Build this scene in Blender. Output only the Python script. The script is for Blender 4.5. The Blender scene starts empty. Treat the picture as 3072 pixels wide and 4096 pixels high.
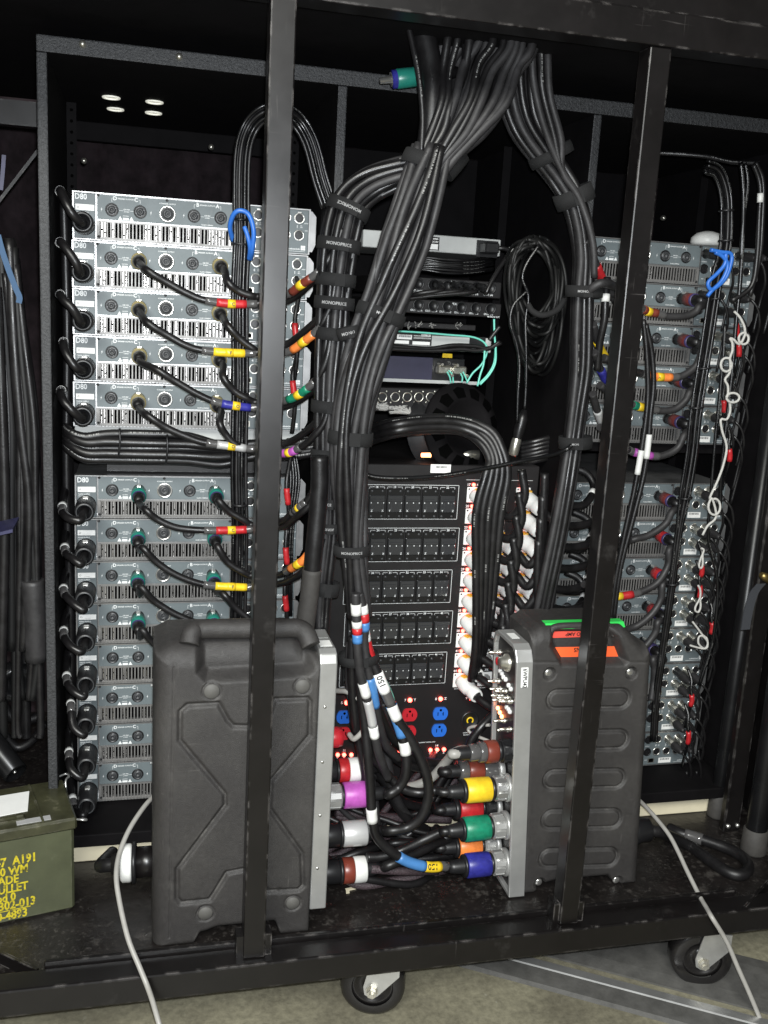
import bpy, bmesh, math, random
from mathutils import Vector, Matrix
random.seed(7)
SC = bpy.context.scene
COL = SC.collection
ZS = 1.515                                   # height of the rack tops above the floor
# ------------------------------------------------------------------ camera
W, H, F = 3072.0, 4096.0, 3893.83
CAM = Vector((0.12322, -1.99342, -0.18315 + ZS))
YAW, PITCH, ROLL = 0.2525976, 0.2065018, 0.0563976
def _basis():
    f = Vector((math.sin(YAW)*math.cos(PITCH), math.cos(YAW)*math.cos(PITCH), -math.sin(PITCH)))
    r = Vector((math.cos(YAW), -math.sin(YAW), 0)); u = r.cross(f)
    c, s = math.cos(ROLL), math.sin(ROLL)
    return c*r + s*u, -s*r + c*u, f
CR, CU, CF = _basis()
cd = bpy.data.cameras.new('camera'); co = bpy.data.objects.new('camera', cd); COL.objects.link(co)
cd.sensor_fit = 'VERTICAL'; cd.sensor_height = 36.0; cd.sensor_width = 27.0
cd.lens = F/H*36.0; cd.clip_start = 0.05; cd.clip_end = 100
m = Matrix((CR, CU, -CF)).transposed().to_4x4(); m.translation = CAM
co.matrix_world = m
SC.camera = co
# ------------------------------------------------------------------ world, lamps, exposure
wd = bpy.data.worlds.new('World'); SC.world = wd; wd.use_nodes = True
bg = wd.node_tree.nodes['Background']
bg.inputs[0].default_value = (0.80, 0.82, 0.78, 1); bg.inputs[1].default_value = 0.035
def lamp(name, kind, loc, energy, color, target=None, **kw):
    ld = bpy.data.lights.new(name, kind); ld.energy = energy; ld.color = color
    for k, v in kw.items(): setattr(ld, k, v)
    lo = bpy.data.objects.new(name, ld); COL.objects.link(lo); lo.location = loc
    if target is not None:
        lo.rotation_euler = (Vector(target) - Vector(loc)).to_track_quat('-Z', 'Y').to_euler()
    return lo
# the phone's flash, beside its lens, and the strip lights of the hall behind the photographer
lamp('phone_flash', 'SPOT', CAM + CR*0.012 + CU*0.03, 86, (0.93, 0.97, 1.0),
     target=CAM + CF + CR*0.03 + CU*0.04, spot_size=math.radians(165), spot_blend=0.8, shadow_soft_size=0.012)
lamp('hall_light', 'AREA', (-1.1, -4.3, 3.7), 185, (0.98, 0.98, 0.92), target=(0.7, -0.3, 0.6), shape='RECTANGLE', size=2.6, size_y=1.4)
SC.view_settings.view_transform = 'Standard'; SC.view_settings.look = 'None'
SC.view_settings.exposure = 0.75; SC.view_settings.gamma = 1.0
SC.render.engine = 'CYCLES'
SC.cycles.use_denoising = True
SC.cycles.max_bounces = 6
# ------------------------------------------------------------------ pixels of the photograph -> places
def ray(px, py): return CR*((px - W/2)/F) + CU*(-(py - H/2)/F) + CF
def atY(px, py, Y): d = ray(px, py); return CAM + d*((Y - CAM.y)/d.y)
def atZ(px, py, z): d = ray(px, py); return CAM + d*((z - CAM.z)/d.z)
def atX(px, py, X): d = ray(px, py); return CAM + d*((X - CAM.x)/d.x)
def crop(x0, y0, s): return lambda x, y: (x0 + x/s, y0 + y/s)
DISP = crop(0, 0, 1659/3072)
FLOOR = 0.0
DECK = -1.34 + ZS
# ------------------------------------------------------------------ materials
MATS = {}
def mat(name, col, rough=0.5, metal=0.0, var=0.0, vscale=40, bump=0.0, bscale=300, emit=None, estr=0, spec=0.5,
        col2=None, mix_scale=8, mix_lo=0.45, mix_hi=0.62, rvar=0.0, trans=0.0, coat=0.0, detail=4):
    if name in MATS: return MATS[name]
    m = bpy.data.materials.new(name); m.use_nodes = True; MATS[name] = m
    nt = m.node_tree; N = nt.nodes; L = nt.links; b = N['Principled BSDF']
    b.inputs['Base Color'].default_value = (*col, 1); b.inputs['Roughness'].default_value = rough
    b.inputs['Metallic'].default_value = metal; b.inputs['Specular IOR Level'].default_value = spec
    if coat: b.inputs['Coat Weight'].default_value = coat
    if trans: b.inputs['Transmission Weight'].default_value = trans
    if emit: b.inputs['Emission Color'].default_value = (*emit, 1); b.inputs['Emission Strength'].default_value = estr
    if var or bump or col2 or rvar:
        tc = N.new('ShaderNodeTexCoord')
        src = None
        def noise(sc, det=detail):
            n = N.new('ShaderNodeTexNoise'); n.inputs['Scale'].default_value = sc; n.inputs['Detail'].default_value = det
            n.inputs['Roughness'].default_value = 0.65; L.new(tc.outputs['Object'], n.inputs['Vector']); return n
        cur = None
        if col2:
            n = noise(mix_scale, 8); r = N.new('ShaderNodeMapRange'); r.inputs[1].default_value = mix_lo; r.inputs[2].default_value = mix_hi
            L.new(n.outputs[0], r.inputs[0])
            x = N.new('ShaderNodeMix'); x.data_type = 'RGBA'; x.inputs[6].default_value = (*col, 1); x.inputs[7].default_value = (*col2, 1)
            L.new(r.outputs[0], x.inputs[0]); cur = x.outputs[2]
        if var:
            n = noise(vscale); r = N.new('ShaderNodeMapRange'); r.inputs[1].default_value = 0.3; r.inputs[2].default_value = 0.7
            r.inputs[3].default_value = 1 - var; r.inputs[4].default_value = 1 + var; L.new(n.outputs[0], r.inputs[0])
            x = N.new('ShaderNodeMix'); x.data_type = 'RGBA'; x.blend_type = 'MULTIPLY'; x.inputs[0].default_value = 1
            if cur: L.new(cur, x.inputs[6])
            else: x.inputs[6].default_value = (*col, 1)
            L.new(r.outputs[0], x.inputs[7]); cur = x.outputs[2]
        if cur: L.new(cur, b.inputs['Base Color'])
        if rvar:
            n = noise(vscale*0.6); r = N.new('ShaderNodeMapRange'); r.inputs[1].default_value = 0.3; r.inputs[2].default_value = 0.7
            r.inputs[3].default_value = rough - rvar; r.inputs[4].default_value = rough + rvar; L.new(n.outputs[0], r.inputs[0]); L.new(r.outputs[0], b.inputs['Roughness'])
        if bump:
            n = noise(bscale, 3); bp = N.new('ShaderNodeBump'); bp.inputs['Strength'].default_value = min(1, bump*4); bp.inputs['Distance'].default_value = bump*0.01
            L.new(n.outputs[0], bp.inputs['Height']); L.new(bp.outputs[0], b.inputs['Normal'])
    return m
def cable_mat(name, col, rough=0.42, print_=0.0):
    """jacket with a broken line of small white print along one side (UV: metres along, turns around)"""
    if name in MATS: return MATS[name]
    m = mat(name, col, rough, var=0.45, vscale=38, bump=0.07, bscale=300, rvar=0.12, detail=8)
    if print_:
        nt = m.node_tree; N = nt.nodes; L = nt.links; b = N['Principled BSDF']
        uv = N.new('ShaderNodeUVMap'); sp = N.new('ShaderNodeSeparateXYZ'); L.new(uv.outputs[0], sp.inputs[0])
        def mth(op, a, v):
            q = N.new('ShaderNodeMath'); q.operation = op
            if isinstance(a, (int, float)): q.inputs[0].default_value = a
            else: L.new(a, q.inputs[0])
            if isinstance(v, (int, float)): q.inputs[1].default_value = v
            else: L.new(v, q.inputs[1])
            return q.outputs[0]
        band = mth('MULTIPLY', mth('GREATER_THAN', sp.outputs[1], 0.48), mth('LESS_THAN', sp.outputs[1], 0.535))
        n1 = N.new('ShaderNodeTexNoise'); n1.noise_dimensions = '1D'; n1.inputs['Scale'].default_value = 350; L.new(sp.outputs[0], n1.inputs['W'])
        n2 = N.new('ShaderNodeTexNoise'); n2.noise_dimensions = '1D'; n2.inputs['Scale'].default_value = 9; L.new(sp.outputs[0], n2.inputs['W'])
        on = mth('MULTIPLY', mth('GREATER_THAN', n1.outputs[0], 0.5), mth('GREATER_THAN', n2.outputs[0], 0.56))
        fac = mth('MULTIPLY', mth('MULTIPLY', band, on), print_)
        x = N.new('ShaderNodeMix'); x.data_type = 'RGBA'; L.new(fac, x.inputs[0])
        old = b.inputs['Base Color'].links[0].from_socket; L.new(old, x.inputs[6]); x.inputs[7].default_value = (0.6, 0.6, 0.58, 1)
        L.new(x.outputs[2], b.inputs['Base Color'])
    return m
M = dict(
 frame=mat('satin_black_steel', (0.0050, 0.0042, 0.0042), 0.33, var=0.3, vscale=14, bump=0.012, bscale=160, rvar=0.03, col2=(0.03, 0.028, 0.027), mix_scale=9, mix_lo=0.62, mix_hi=0.80),
 ply=mat('textured_black_paint', (0.026, 0.027, 0.029), 0.55, var=0.55, vscale=160, bump=0.22, bscale=240),
 inner=mat('flat_black_and_shade', (0.004, 0.0035, 0.004), 0.75, var=0.3, vscale=20, spec=0.12),  # flat black parts, and shade coloured onto the cabinet's inner faces
 lining=mat('stained_dark_wood', (0.016, 0.011, 0.013), 0.8, var=0.5, vscale=22, bump=0.05, spec=0.15),
 amp=mat('blue_grey_panel', (0.122, 0.146, 0.155), 0.55, var=0.06, vscale=30, rvar=0.05),
 ampcol=mat('blue_grey_sheet', (0.100, 0.120, 0.128), 0.5, var=0.08, vscale=30),
 chassis=mat('bare_grey_chassis', (0.32, 0.32, 0.32), 0.38, metal=0.75, var=0.12, vscale=30, rvar=0.08),
 slat=mat('grille_steel', (0.19, 0.185, 0.18), 0.45, metal=0.3, var=0.12, vscale=60, rvar=0.08),
 fin=mat('bright_heat_sink', (0.62, 0.60, 0.58), 0.33, metal=0.95, var=0.3, vscale=90, rvar=0.12),
 dark=mat('dark_cavity', (0.002, 0.002, 0.002), 0.9, spec=0.0),
 sock=mat('black_nylon', (0.010, 0.010, 0.011), 0.4, rvar=0.06, vscale=50),
 sock2=mat('grey_nylon', (0.045, 0.047, 0.05), 0.4),
 ring=mat('nickel_ring', (0.72, 0.71, 0.68), 0.28, metal=0.9, var=0.1),
 nickel=mat('nickel_shell', (0.64, 0.62, 0.55), 0.30, metal=0.9, var=0.25, vscale=90),
 gold=mat('gold_ring', (0.62, 0.52, 0.25), 0.4, metal=0.6),
 brass=mat('worn_brass', (0.22, 0.16, 0.06), 0.4, metal=0.9, var=0.3),
 white=mat('white_print', (0.72, 0.74, 0.74), 0.5),
 wrapprint=mat('grey_wrap_print', (0.26, 0.26, 0.26), 0.6),
 paper=mat('white_sticker', (0.80, 0.80, 0.78), 0.55, var=0.03),
 print=mat('black_print', (0.012, 0.012, 0.012), 0.5),
 wplug=mat('white_plug_plastic', (0.74, 0.74, 0.72), 0.35, var=0.05),
 yplug=mat('amber_plastic', (0.80, 0.47, 0.06), 0.35),
 cable=cable_mat('black_cable', (0.0075, 0.007, 0.0075), 0.40),
 cablep=cable_mat('printed_black_cable', (0.0085, 0.008, 0.0085), 0.42, 0.35),
 cableg=cable_mat('dusty_grey_black_cable', (0.021, 0.020, 0.021), 0.56),
 thin=cable_mat('thin_black_cable', (0.004, 0.004, 0.0045), 0.32, 0.25),
 coil=mat('dull_thin_cable', (0.006, 0.006, 0.006), 0.55, spec=0.35),
 velcro=mat('black_hook_and_loop', (0.006, 0.006, 0.0065), 0.85, bump=0.15, bscale=900),
 rubber=mat('black_rubber', (0.029, 0.0268, 0.026), 0.56, var=0.16, vscale=120, bump=0.16, bscale=620, col2=(0.050, 0.047, 0.044), mix_scale=5, mix_lo=0.46, mix_hi=0.74, rvar=0.08),
 rubber2=mat('worn_rubber_button', (0.085, 0.082, 0.076), 0.65, var=0.1),
 alu=mat('painted_aluminium', (0.40, 0.40, 0.39), 0.38, metal=0.55, var=0.12, vscale=12, rvar=0.08, bump=0.02),
 dpanel=mat('black_powder_coat', (0.011, 0.010, 0.0105), 0.42, bump=0.03, bscale=700, rvar=0.04),
 breaker=mat('breaker_black', (0.010, 0.010, 0.010), 0.3),
 smoked=mat('smoked_cover', (0.035, 0.036, 0.038), 0.12, spec=0.8),
 led=mat('red_led', (0.9, 0.1, 0.06), 0.4, emit=(1.0, 0.07, 0.05), estr=8),
 ledw=mat('orange_led', (0.9, 0.3, 0.1), 0.4, emit=(1.0, 0.30, 0.12), estr=4),
 greenled=mat('green_led', (0.8, 0.9, 0.2), 0.4, emit=(0.9, 0.9, 0.25), estr=4),
 red=mat('red_tape', (0.42, 0.018, 0.022), 0.38, var=0.25, vscale=70, rvar=0.1), redout=mat('red_outlet', (0.50, 0.02, 0.03), 0.35),
 blueout=mat('blue_outlet', (0.022, 0.13, 0.55), 0.35), yellow=mat('yellow_tape', (0.74, 0.50, 0.02), 0.38, var=0.16, vscale=60, rvar=0.1),
 orange=mat('orange_tape', (0.76, 0.21, 0.045), 0.38, var=0.2, vscale=60, rvar=0.1), green=mat('green_tape', (0.010, 0.19, 0.105), 0.34, var=0.28, vscale=70, rvar=0.1, bump=0.06, bscale=150),
 blue=mat('deep_blue_tape', (0.026, 0.027, 0.22), 0.34, var=0.3, vscale=70, rvar=0.1, bump=0.06, bscale=150), purple=mat('purple_tape', (0.38, 0.075, 0.36), 0.4, var=0.18, vscale=60, rvar=0.1, bump=0.05, bscale=120),
 brown=mat('brown_tape', (0.16, 0.032, 0.02), 0.35, var=0.1), silver=mat('silver_tape', (0.50, 0.50, 0.50), 0.35, metal=0.3, var=0.05),
 whitet=mat('white_tape', (0.66, 0.66, 0.64), 0.4, var=0.04), dkgreen=mat('green_shell', (0.014, 0.17, 0.13), 0.35, var=0.1),
 dkpurple=mat('purple_shell', (0.045, 0.035, 0.11), 0.4), dkred=mat('dull_red_shell', (0.15, 0.028, 0.026), 0.4, var=0.1),
 clear=mat('clear_heat_shrink', (0.075, 0.073, 0.073), 0.16, spec=0.8), bluep=mat('light_blue_tape', (0.055, 0.18, 0.42), 0.4, var=0.1),
 teal=mat('teal_cord', (0.16, 0.58, 0.47), 0.4), bluec=mat('blue_cord', (0.025, 0.13, 0.48), 0.38, var=0.1),
 string=mat('white_string', (0.58, 0.57, 0.54), 0.8, var=0.15, vscale=600, bump=0.3, bscale=700), grey=mat('grey_cord', (0.30, 0.29, 0.27), 0.45, var=0.12, vscale=30),
 lgrey=mat('light_grey_sheet', (0.44, 0.45, 0.44), 0.4, var=0.05), indigo=mat('indigo_panel', (0.024, 0.023, 0.052), 0.5, var=0.1),
 olive=mat('olive_drab_paint', (0.068, 0.074, 0.042), 0.42, var=0.18, vscale=14, bump=0.04, bscale=160, col2=(0.105, 0.108, 0.07), mix_scale=18, mix_lo=0.6, mix_hi=0.75, rvar=0.08),
 olived=mat('dirty_olive_lid', (0.040, 0.040, 0.021), 0.4, var=0.35, vscale=22, col2=(0.10, 0.095, 0.06), mix_scale=22, mix_lo=0.62, mix_hi=0.75, rvar=0.1),
 canyel=mat('stencil_yellow', (0.50, 0.41, 0.02), 0.5, var=0.25, vscale=120, col2=(0.09, 0.09, 0.04), mix_scale=75, mix_lo=0.54, mix_hi=0.62), cream=mat('cream_painted_wood', (0.66, 0.60, 0.44), 0.5, var=0.07, vscale=14),
 greentape=mat('bright_green_tape', (0.04, 0.62, 0.10), 0.45), orangetape=mat('fluorescent_orange_tape', (0.95, 0.13, 0.035), 0.45),
 redtape2=mat('coral_tape', (0.75, 0.085, 0.06), 0.45), tyre=mat('black_caster_rubber', (0.012, 0.011, 0.011), 0.25, coat=0.2),
 zinc=mat('zinc_plate', (0.62, 0.62, 0.61), 0.32, metal=0.85, var=0.1, vscale=30), strap=mat('blue_strap', (0.03, 0.075, 0.15), 0.7, bump=0.1, bscale=900),
 gstrap=mat('grey_web_strap', (0.028, 0.030, 0.036), 0.8, bump=0.12, bscale=900), bluebox=mat('violet_blue_plastic', (0.02, 0.02, 0.06), 0.5, var=0.3, vscale=60),
 tube=mat('scuffed_black_tube', (0.006, 0.006, 0.0065), 0.33, spec=0.3, var=0.3, vscale=14, col2=(0.06, 0.058, 0.06), mix_scale=14, mix_lo=0.66, mix_hi=0.8, rvar=0.1),
 foot=mat('dusty_rubber_foot', (0.042, 0.039, 0.036), 0.7, var=0.2, vscale=60),
 hole_glow=mat('glow_for_hole_light', (0.8, 0.8, 0.72), 0.6, emit=(0.95, 0.93, 0.80), estr=0.25),
 braid=mat('braided_sleeve', (0.05, 0.035, 0.04), 0.5, var=0.9, vscale=420, bump=0.2, bscale=420),
 mattg=mat('grey_rubber_ramp', (0.085, 0.083, 0.078), 0.6, var=0.25, vscale=30, bump=0.1, bscale=120),
)
# the hall's concrete floor
def concrete():
    m = mat('stained_concrete', (0.215, 0.200, 0.142), 0.5, var=0.3, vscale=70, bump=0.08, bscale=260, detail=10, col2=(0.135, 0.124, 0.09), mix_scale=2.6, mix_lo=0.46, mix_hi=0.62, rvar=0.12)
    return m
M['concrete'] = concrete()
def deck_paint():
    m = mat('worn_black_deck', (0.0105, 0.0088, 0.0082), 0.36, var=0.4, vscale=20, bump=0.10, bscale=90, rvar=0.12)
    nt = m.node_tree; N = nt.nodes; L = nt.links; b = N['Principled BSDF']; tc = N.new('ShaderNodeTexCoord')
    def noise(sc, det=6):
        n = N.new('ShaderNodeTexNoise'); n.inputs['Scale'].default_value = sc; n.inputs['Detail'].default_value = det; n.inputs['Roughness'].default_value = 0.7; L.new(tc.outputs['Object'], n.inputs['Vector']); return n.outputs[0]
    def rng(x, a, c, lo=0.0, hi=1.0):
        r = N.new('ShaderNodeMapRange'); r.inputs[1].default_value = a; r.inputs[2].default_value = c; r.inputs[3].default_value = lo; r.inputs[4].default_value = hi; L.new(x, r.inputs[0]); return r.outputs[0]
    def mul(x, y):
        q = N.new('ShaderNodeMath'); q.operation = 'MULTIPLY'; L.new(x, q.inputs[0]); L.new(y, q.inputs[1]); return q.outputs[0]
    vo = N.new('ShaderNodeTexVoronoi'); vo.inputs['Scale'].default_value = 46; vo.inputs['Randomness'].default_value = 0.4; L.new(tc.outputs['Object'], vo.inputs['Vector'])
    dots = mul(rng(vo.outputs['Distance'], 0.30, 0.20), mul(rng(noise(3.2, 4), 0.52, 0.60), rng(noise(26, 4), 0.42, 0.56)))        # worn tops of an anti-slip tread
    fleck = mul(rng(noise(110, 3), 0.57, 0.66), rng(noise(7, 6), 0.40, 0.58))
    patch = rng(noise(15, 9), 0.585, 0.66)
    cur = b.inputs['Base Color'].links[0].from_socket
    for f, c, k in ((patch, (0.050, 0.045, 0.041), 1), (fleck, (0.055, 0.050, 0.045), 1), (dots, (0.036, 0.032, 0.029), 1)):
        x = N.new('ShaderNodeMix'); x.data_type = 'RGBA'; L.new(f, x.inputs[0]); L.new(cur, x.inputs[6]); x.inputs[7].default_value = (*c, 1); cur = x.outputs[2]
    L.new(cur, b.inputs['Base Color'])
    bp = N.new('ShaderNodeBump'); bp.inputs['Strength'].default_value = 0.25; bp.inputs['Distance'].default_value = 0.0008
    L.new(rng(vo.outputs['Distance'], 0.34, 0.22), bp.inputs['Height']); old = b.inputs['Normal'].links[0].from_socket; L.new(old, bp.inputs['Normal']); L.new(bp.outputs[0], b.inputs['Normal'])
    return m
M['deck'] = deck_paint()
def add_wear(m, col, edge=0.0, scratch=0.0, rad=0.004, dirx=(9, 160, 160)):
    """chips along edges (bevel normal against face normal) and fine scratches"""
    nt = m.node_tree; N = nt.nodes; L = nt.links; b = N['Principled BSDF']; tc = N.new('ShaderNodeTexCoord')
    def mth(op, a, v=None):
        q = N.new('ShaderNodeMath'); q.operation = op; L.new(a, q.inputs[0])
        if v is not None:
            if isinstance(v, (int, float)): q.inputs[1].default_value = v
            else: L.new(v, q.inputs[1])
        return q.outputs[0]
    def rng(x, a, c):
        r = N.new('ShaderNodeMapRange'); r.inputs[1].default_value = a; r.inputs[2].default_value = c; L.new(x, r.inputs[0]); return r.outputs[0]
    def noise(sc, vec=None):
        n = N.new('ShaderNodeTexNoise'); n.inputs['Scale'].default_value = sc; n.inputs['Detail'].default_value = 5; L.new(vec or tc.outputs['Object'], n.inputs['Vector']); return n.outputs[0]
    fac = None
    if edge:
        bv = N.new('ShaderNodeBevel'); bv.samples = 4; bv.inputs['Radius'].default_value = rad; ge = N.new('ShaderNodeNewGeometry')
        dt = N.new('ShaderNodeVectorMath'); dt.operation = 'DOT_PRODUCT'; L.new(bv.outputs[0], dt.inputs[0]); L.new(ge.outputs['Normal'], dt.inputs[1])
        e = rng(dt.outputs['Value'], 0.985, 0.90); fac = mth('MULTIPLY', mth('MULTIPLY', e, rng(noise(38), 0.50, 0.62)), edge)
    if scratch:
        for sc in (dirx, (dirx[1], dirx[2], dirx[0])):
            mp = N.new('ShaderNodeMapping'); mp.inputs['Scale'].default_value = sc; mp.inputs['Rotation'].default_value = (0.2, 0.3, 0.1); L.new(tc.outputs['Object'], mp.inputs['Vector'])
            s = mth('MULTIPLY', mth('MULTIPLY', rng(noise(1.0, mp.outputs[0]), 0.66, 0.74), rng(noise(6), 0.50, 0.66)), scratch)
            fac = s if fac is None else mth('MAXIMUM', fac, s)
    cur = b.inputs['Base Color'].links[0].from_socket
    x = N.new('ShaderNodeMix'); x.data_type = 'RGBA'; L.new(fac, x.inputs[0]); L.new(cur, x.inputs[6]); x.inputs[7].default_value = (*col, 1); L.new(x.outputs[2], b.inputs['Base Color'])
add_wear(M['frame'], (0.13, 0.12, 0.115), edge=0.9, scratch=0.35, rad=0.005)
add_wear(M['rubber'], (0.12, 0.113, 0.105), edge=0.8, scratch=0.9, rad=0.007, dirx=(14, 210, 210))
add_wear(M['olive'], (0.16, 0.15, 0.12), edge=0.8, scratch=0.3, rad=0.004)
add_wear(M['olived'], (0.16, 0.15, 0.12), edge=0.8, scratch=0.4, rad=0.004)
add_wear(M['tube'], (0.10, 0.098, 0.098), scratch=0.6, dirx=(120, 120, 5))
add_wear(M['amp'], (0.24, 0.25, 0.25), scratch=0.35)
add_wear(M['concrete'], (0.36, 0.35, 0.29), scratch=0.5, dirx=(2, 60, 60))
# ------------------------------------------------------------------ mesh builder
FONTC = {}
def text_geo(s):
    if s not in FONTC:
        cu = bpy.data.curves.new('t', 'FONT'); cu.body = s; cu.size = 1.0; cu.resolution_u = 2; cu.offset = 0.022
        ob = bpy.data.objects.new('t', cu); COL.objects.link(ob)
        me = bpy.data.meshes.new_from_object(ob)
        vs = [v.co.copy() for v in me.vertices]; fs = [tuple(p.vertices) for p in me.polygons]
        bpy.data.objects.remove(ob); bpy.data.curves.remove(cu); bpy.data.meshes.remove(me)
        x0 = min([v.x for v in vs], default=0); x1 = max([v.x for v in vs], default=1)
        FONTC[s] = (vs, fs, x0, x1)
    return FONTC[s]
def catmull(pts, sub=7):
    P = [Vector(p) for p in pts]
    if len(P) == 2: return [P[0].lerp(P[1], i/4) for i in range(5)]
    out = []
    for i in range(len(P) - 1):
        p1, p2 = P[i], P[i+1]
        p0 = P[i-1] if i > 0 else p1*2 - p2
        p3 = P[i+2] if i + 2 < len(P) else p2*2 - p1
        for k in range(sub):
            t = k/sub
            out.append(0.5*((2*p1) + (p2 - p0)*t + (2*p0 - 5*p1 + 4*p2 - p3)*t*t + (3*p1 - p0 - 3*p2 + p3)*t**3))
    out.append(P[-1].copy())
    return out
def frames(path):
    n = len(path); T = []
    for i in range(n):
        d = path[min(i+1, n-1)] - path[max(i-1, 0)]
        T.append(d.normalized() if d.length > 1e-9 else Vector((0, 0, 1)))
    ref = Vector((0, -1, 0.15))
    if abs(T[0].dot(ref.normalized())) > 0.93: ref = Vector((0.2, 0, 1))
    N = (ref - T[0]*ref.dot(T[0])).normalized(); out = []
    for t in T:
        N = N - t*N.dot(t)
        N = N.normalized() if N.length > 1e-6 else t.orthogonal().normalized()
        out.append((t, N, t.cross(N)))
    return out
FINE = {'printed_lettering', 'heat_sink', 'vent_grille', 'foot_row', 'panel_screw', 'bar_print', 'label_print', 'stencil_lettering', 'white_wires', 'row_outline', 'pole_letters', 'screw', 'rack_hole_row', 'frame_screw', 'label_lettering', 'marker_writing', 'folded_edge', 'slots', 'bolt'}
class MB:
    def __init__(s): s.v = []; s.f = []; s.sm = []; s.mi = []; s.uv = {}; s.cur = 0
    def face(s, idx, smooth=False): s.f.append(tuple(idx)); s.sm.append(smooth); s.mi.append(s.cur)
    def add(s, pts): n = len(s.v); s.v += [Vector(p) for p in pts]; return n
    def m(s, i): s.cur = i; return s
    def box(s, x0, x1, y0, y1, z0, z1):
        n = s.add([(x, y, z) for z in (z0, z1) for y in (y0, y1) for x in (x0, x1)])
        for q in ((0, 2, 3, 1), (4, 5, 7, 6), (0, 1, 5, 4), (2, 6, 7, 3), (0, 4, 6, 2), (1, 3, 7, 5)): s.face([n + i for i in q])
        return s
    def cbox(s, x0, x1, y0, y1, z0, z1, c=0.002):
        """box with chamfered edges"""
        c = min(c, (x1-x0)*.45, (y1-y0)*.45, (z1-z0)*.45)
        X = (x0, x1); Y = (y0, y1); Z = (z0, z1); idx = {}
        for i in (0, 1):
            for j in (0, 1):
                for k in (0, 1):
                    dx = c if i == 0 else -c; dy = c if j == 0 else -c; dz = c if k == 0 else -c
                    n = s.add([(X[i], Y[j]+dy, Z[k]+dz), (X[i]+dx, Y[j], Z[k]+dz), (X[i]+dx, Y[j]+dy, Z[k])])
                    idx[i, j, k] = (n, n+1, n+2)
        g = lambda i, j, k, a: idx[i, j, k][a]
        for i in (0, 1):
            q = [g(i, 0, 0, 0), g(i, 0, 1, 0), g(i, 1, 1, 0), g(i, 1, 0, 0)]; s.face(q if i == 0 else q[::-1])
            q = [g(0, i, 0, 1), g(1, i, 0, 1), g(1, i, 1, 1), g(0, i, 1, 1)]; s.face(q if i == 0 else q[::-1])
            q = [g(0, 0, i, 2), g(0, 1, i, 2), g(1, 1, i, 2), g(1, 0, i, 2)]; s.face(q if i == 0 else q[::-1])
        for i in (0, 1):
            for j in (0, 1):
                for axis in (0, 1, 2):
                    if axis == 0: a, b, A, B = (0, i, j), (1, i, j), 1, 2
                    elif axis == 1: a, b, A, B = (i, 0, j), (i, 1, j), 0, 2
                    else: a, b, A, B = (i, j, 0), (i, j, 1), 0, 1
                    s.face([g(*a, A), g(*b, A), g(*b, B), g(*a, B)])
        for k in idx.values(): s.face(k)
        s.fix = True
        return s
    def obox(s, a, b, wvec, hvec):
        """oriented box: from a to b with full side vectors"""
        a, b, w, h = Vector(a), Vector(b), Vector(wvec)*.5, Vector(hvec)*.5
        n = s.add([a-w-h, a+w-h, a+w+h, a-w+h, b-w-h, b+w-h, b+w+h, b-w+h])
        for q in ((0, 1, 2, 3), (7, 6, 5, 4), (0, 4, 5, 1), (1, 5, 6, 2), (2, 6, 7, 3), (3, 7, 4, 0)): s.face([n+i for i in q])
        s.fix = True
        return s
    def lathe(s, p, d, prof, n=16, smooth=True):
        """prof: (distance along d, radius) pairs; closed at radius 0 ends if given"""
        p, d = Vector(p), Vector(d).normalized()
        u = d.orthogonal().normalized(); w = d.cross(u)
        rings = []
        for (t, r) in prof:
            if r <= 1e-7: rings.append([s.add([p + d*t])])
            else:
                k = s.add([p + d*t + (u*math.cos(2*math.pi*i/n) + w*math.sin(2*math.pi*i/n))*r for i in range(n)])
                rings.append([k + i for i in range(n)])
        for a, b in zip(rings, rings[1:]):
            for i in range(n):
                j = (i+1) % n
                if len(a) == 1 and len(b) == 1: continue
                if len(a) == 1: s.face((a[0], b[j], b[i]), smooth)
                elif len(b) == 1: s.face((a[i], a[j], b[0]), smooth)
                else: s.face((a[i], a[j], b[j], b[i]), smooth)
        return s
    def cyl(s, a, b, r, r2=None, n=14):
        a, b = Vector(a), Vector(b); r2 = r if r2 is None else r2
        return s.lathe(a, b - a, [(0, 0), (0, r), ((b-a).length, r2), ((b-a).length, 0)], n, smooth=False)
    def disc(s, c, nrm, r, n=16): return s.lathe(c, nrm, [(0, 0), (0, r)], n, False)
    def tube(s, path, r, n=9, caps=True, off=0.0):
        fr = frames(path); rings = []; L = 0.0; Ls = []
        for i, (p, (t, N, B)) in enumerate(zip(path, fr)):
            if i: L += (p - path[i-1]).length
            Ls.append(L + off); rr = r(i/(len(path)-1)) if callable(r) else r
            k = s.add([p + (N*math.cos(2*math.pi*j/n) + B*math.sin(2*math.pi*j/n))*rr for j in range(n)]); rings.append(k)
        for i in range(len(rings)-1):
            for j in range(n):
                k = (j+1) % n; fi = len(s.f)
                s.face((rings[i]+j, rings[i]+k, rings[i+1]+k, rings[i+1]+j), True)
                v0, v1 = (j/n+.5) % 1, ((j/n+.5) % 1) + 1/n
                s.uv[fi] = ((Ls[i], v0), (Ls[i], v1), (Ls[i+1], v1), (Ls[i+1], v0))
        if caps:
            s.face([rings[0]+j for j in range(n)][::-1]); s.face([rings[-1]+j for j in range(n)])
        return s
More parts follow.
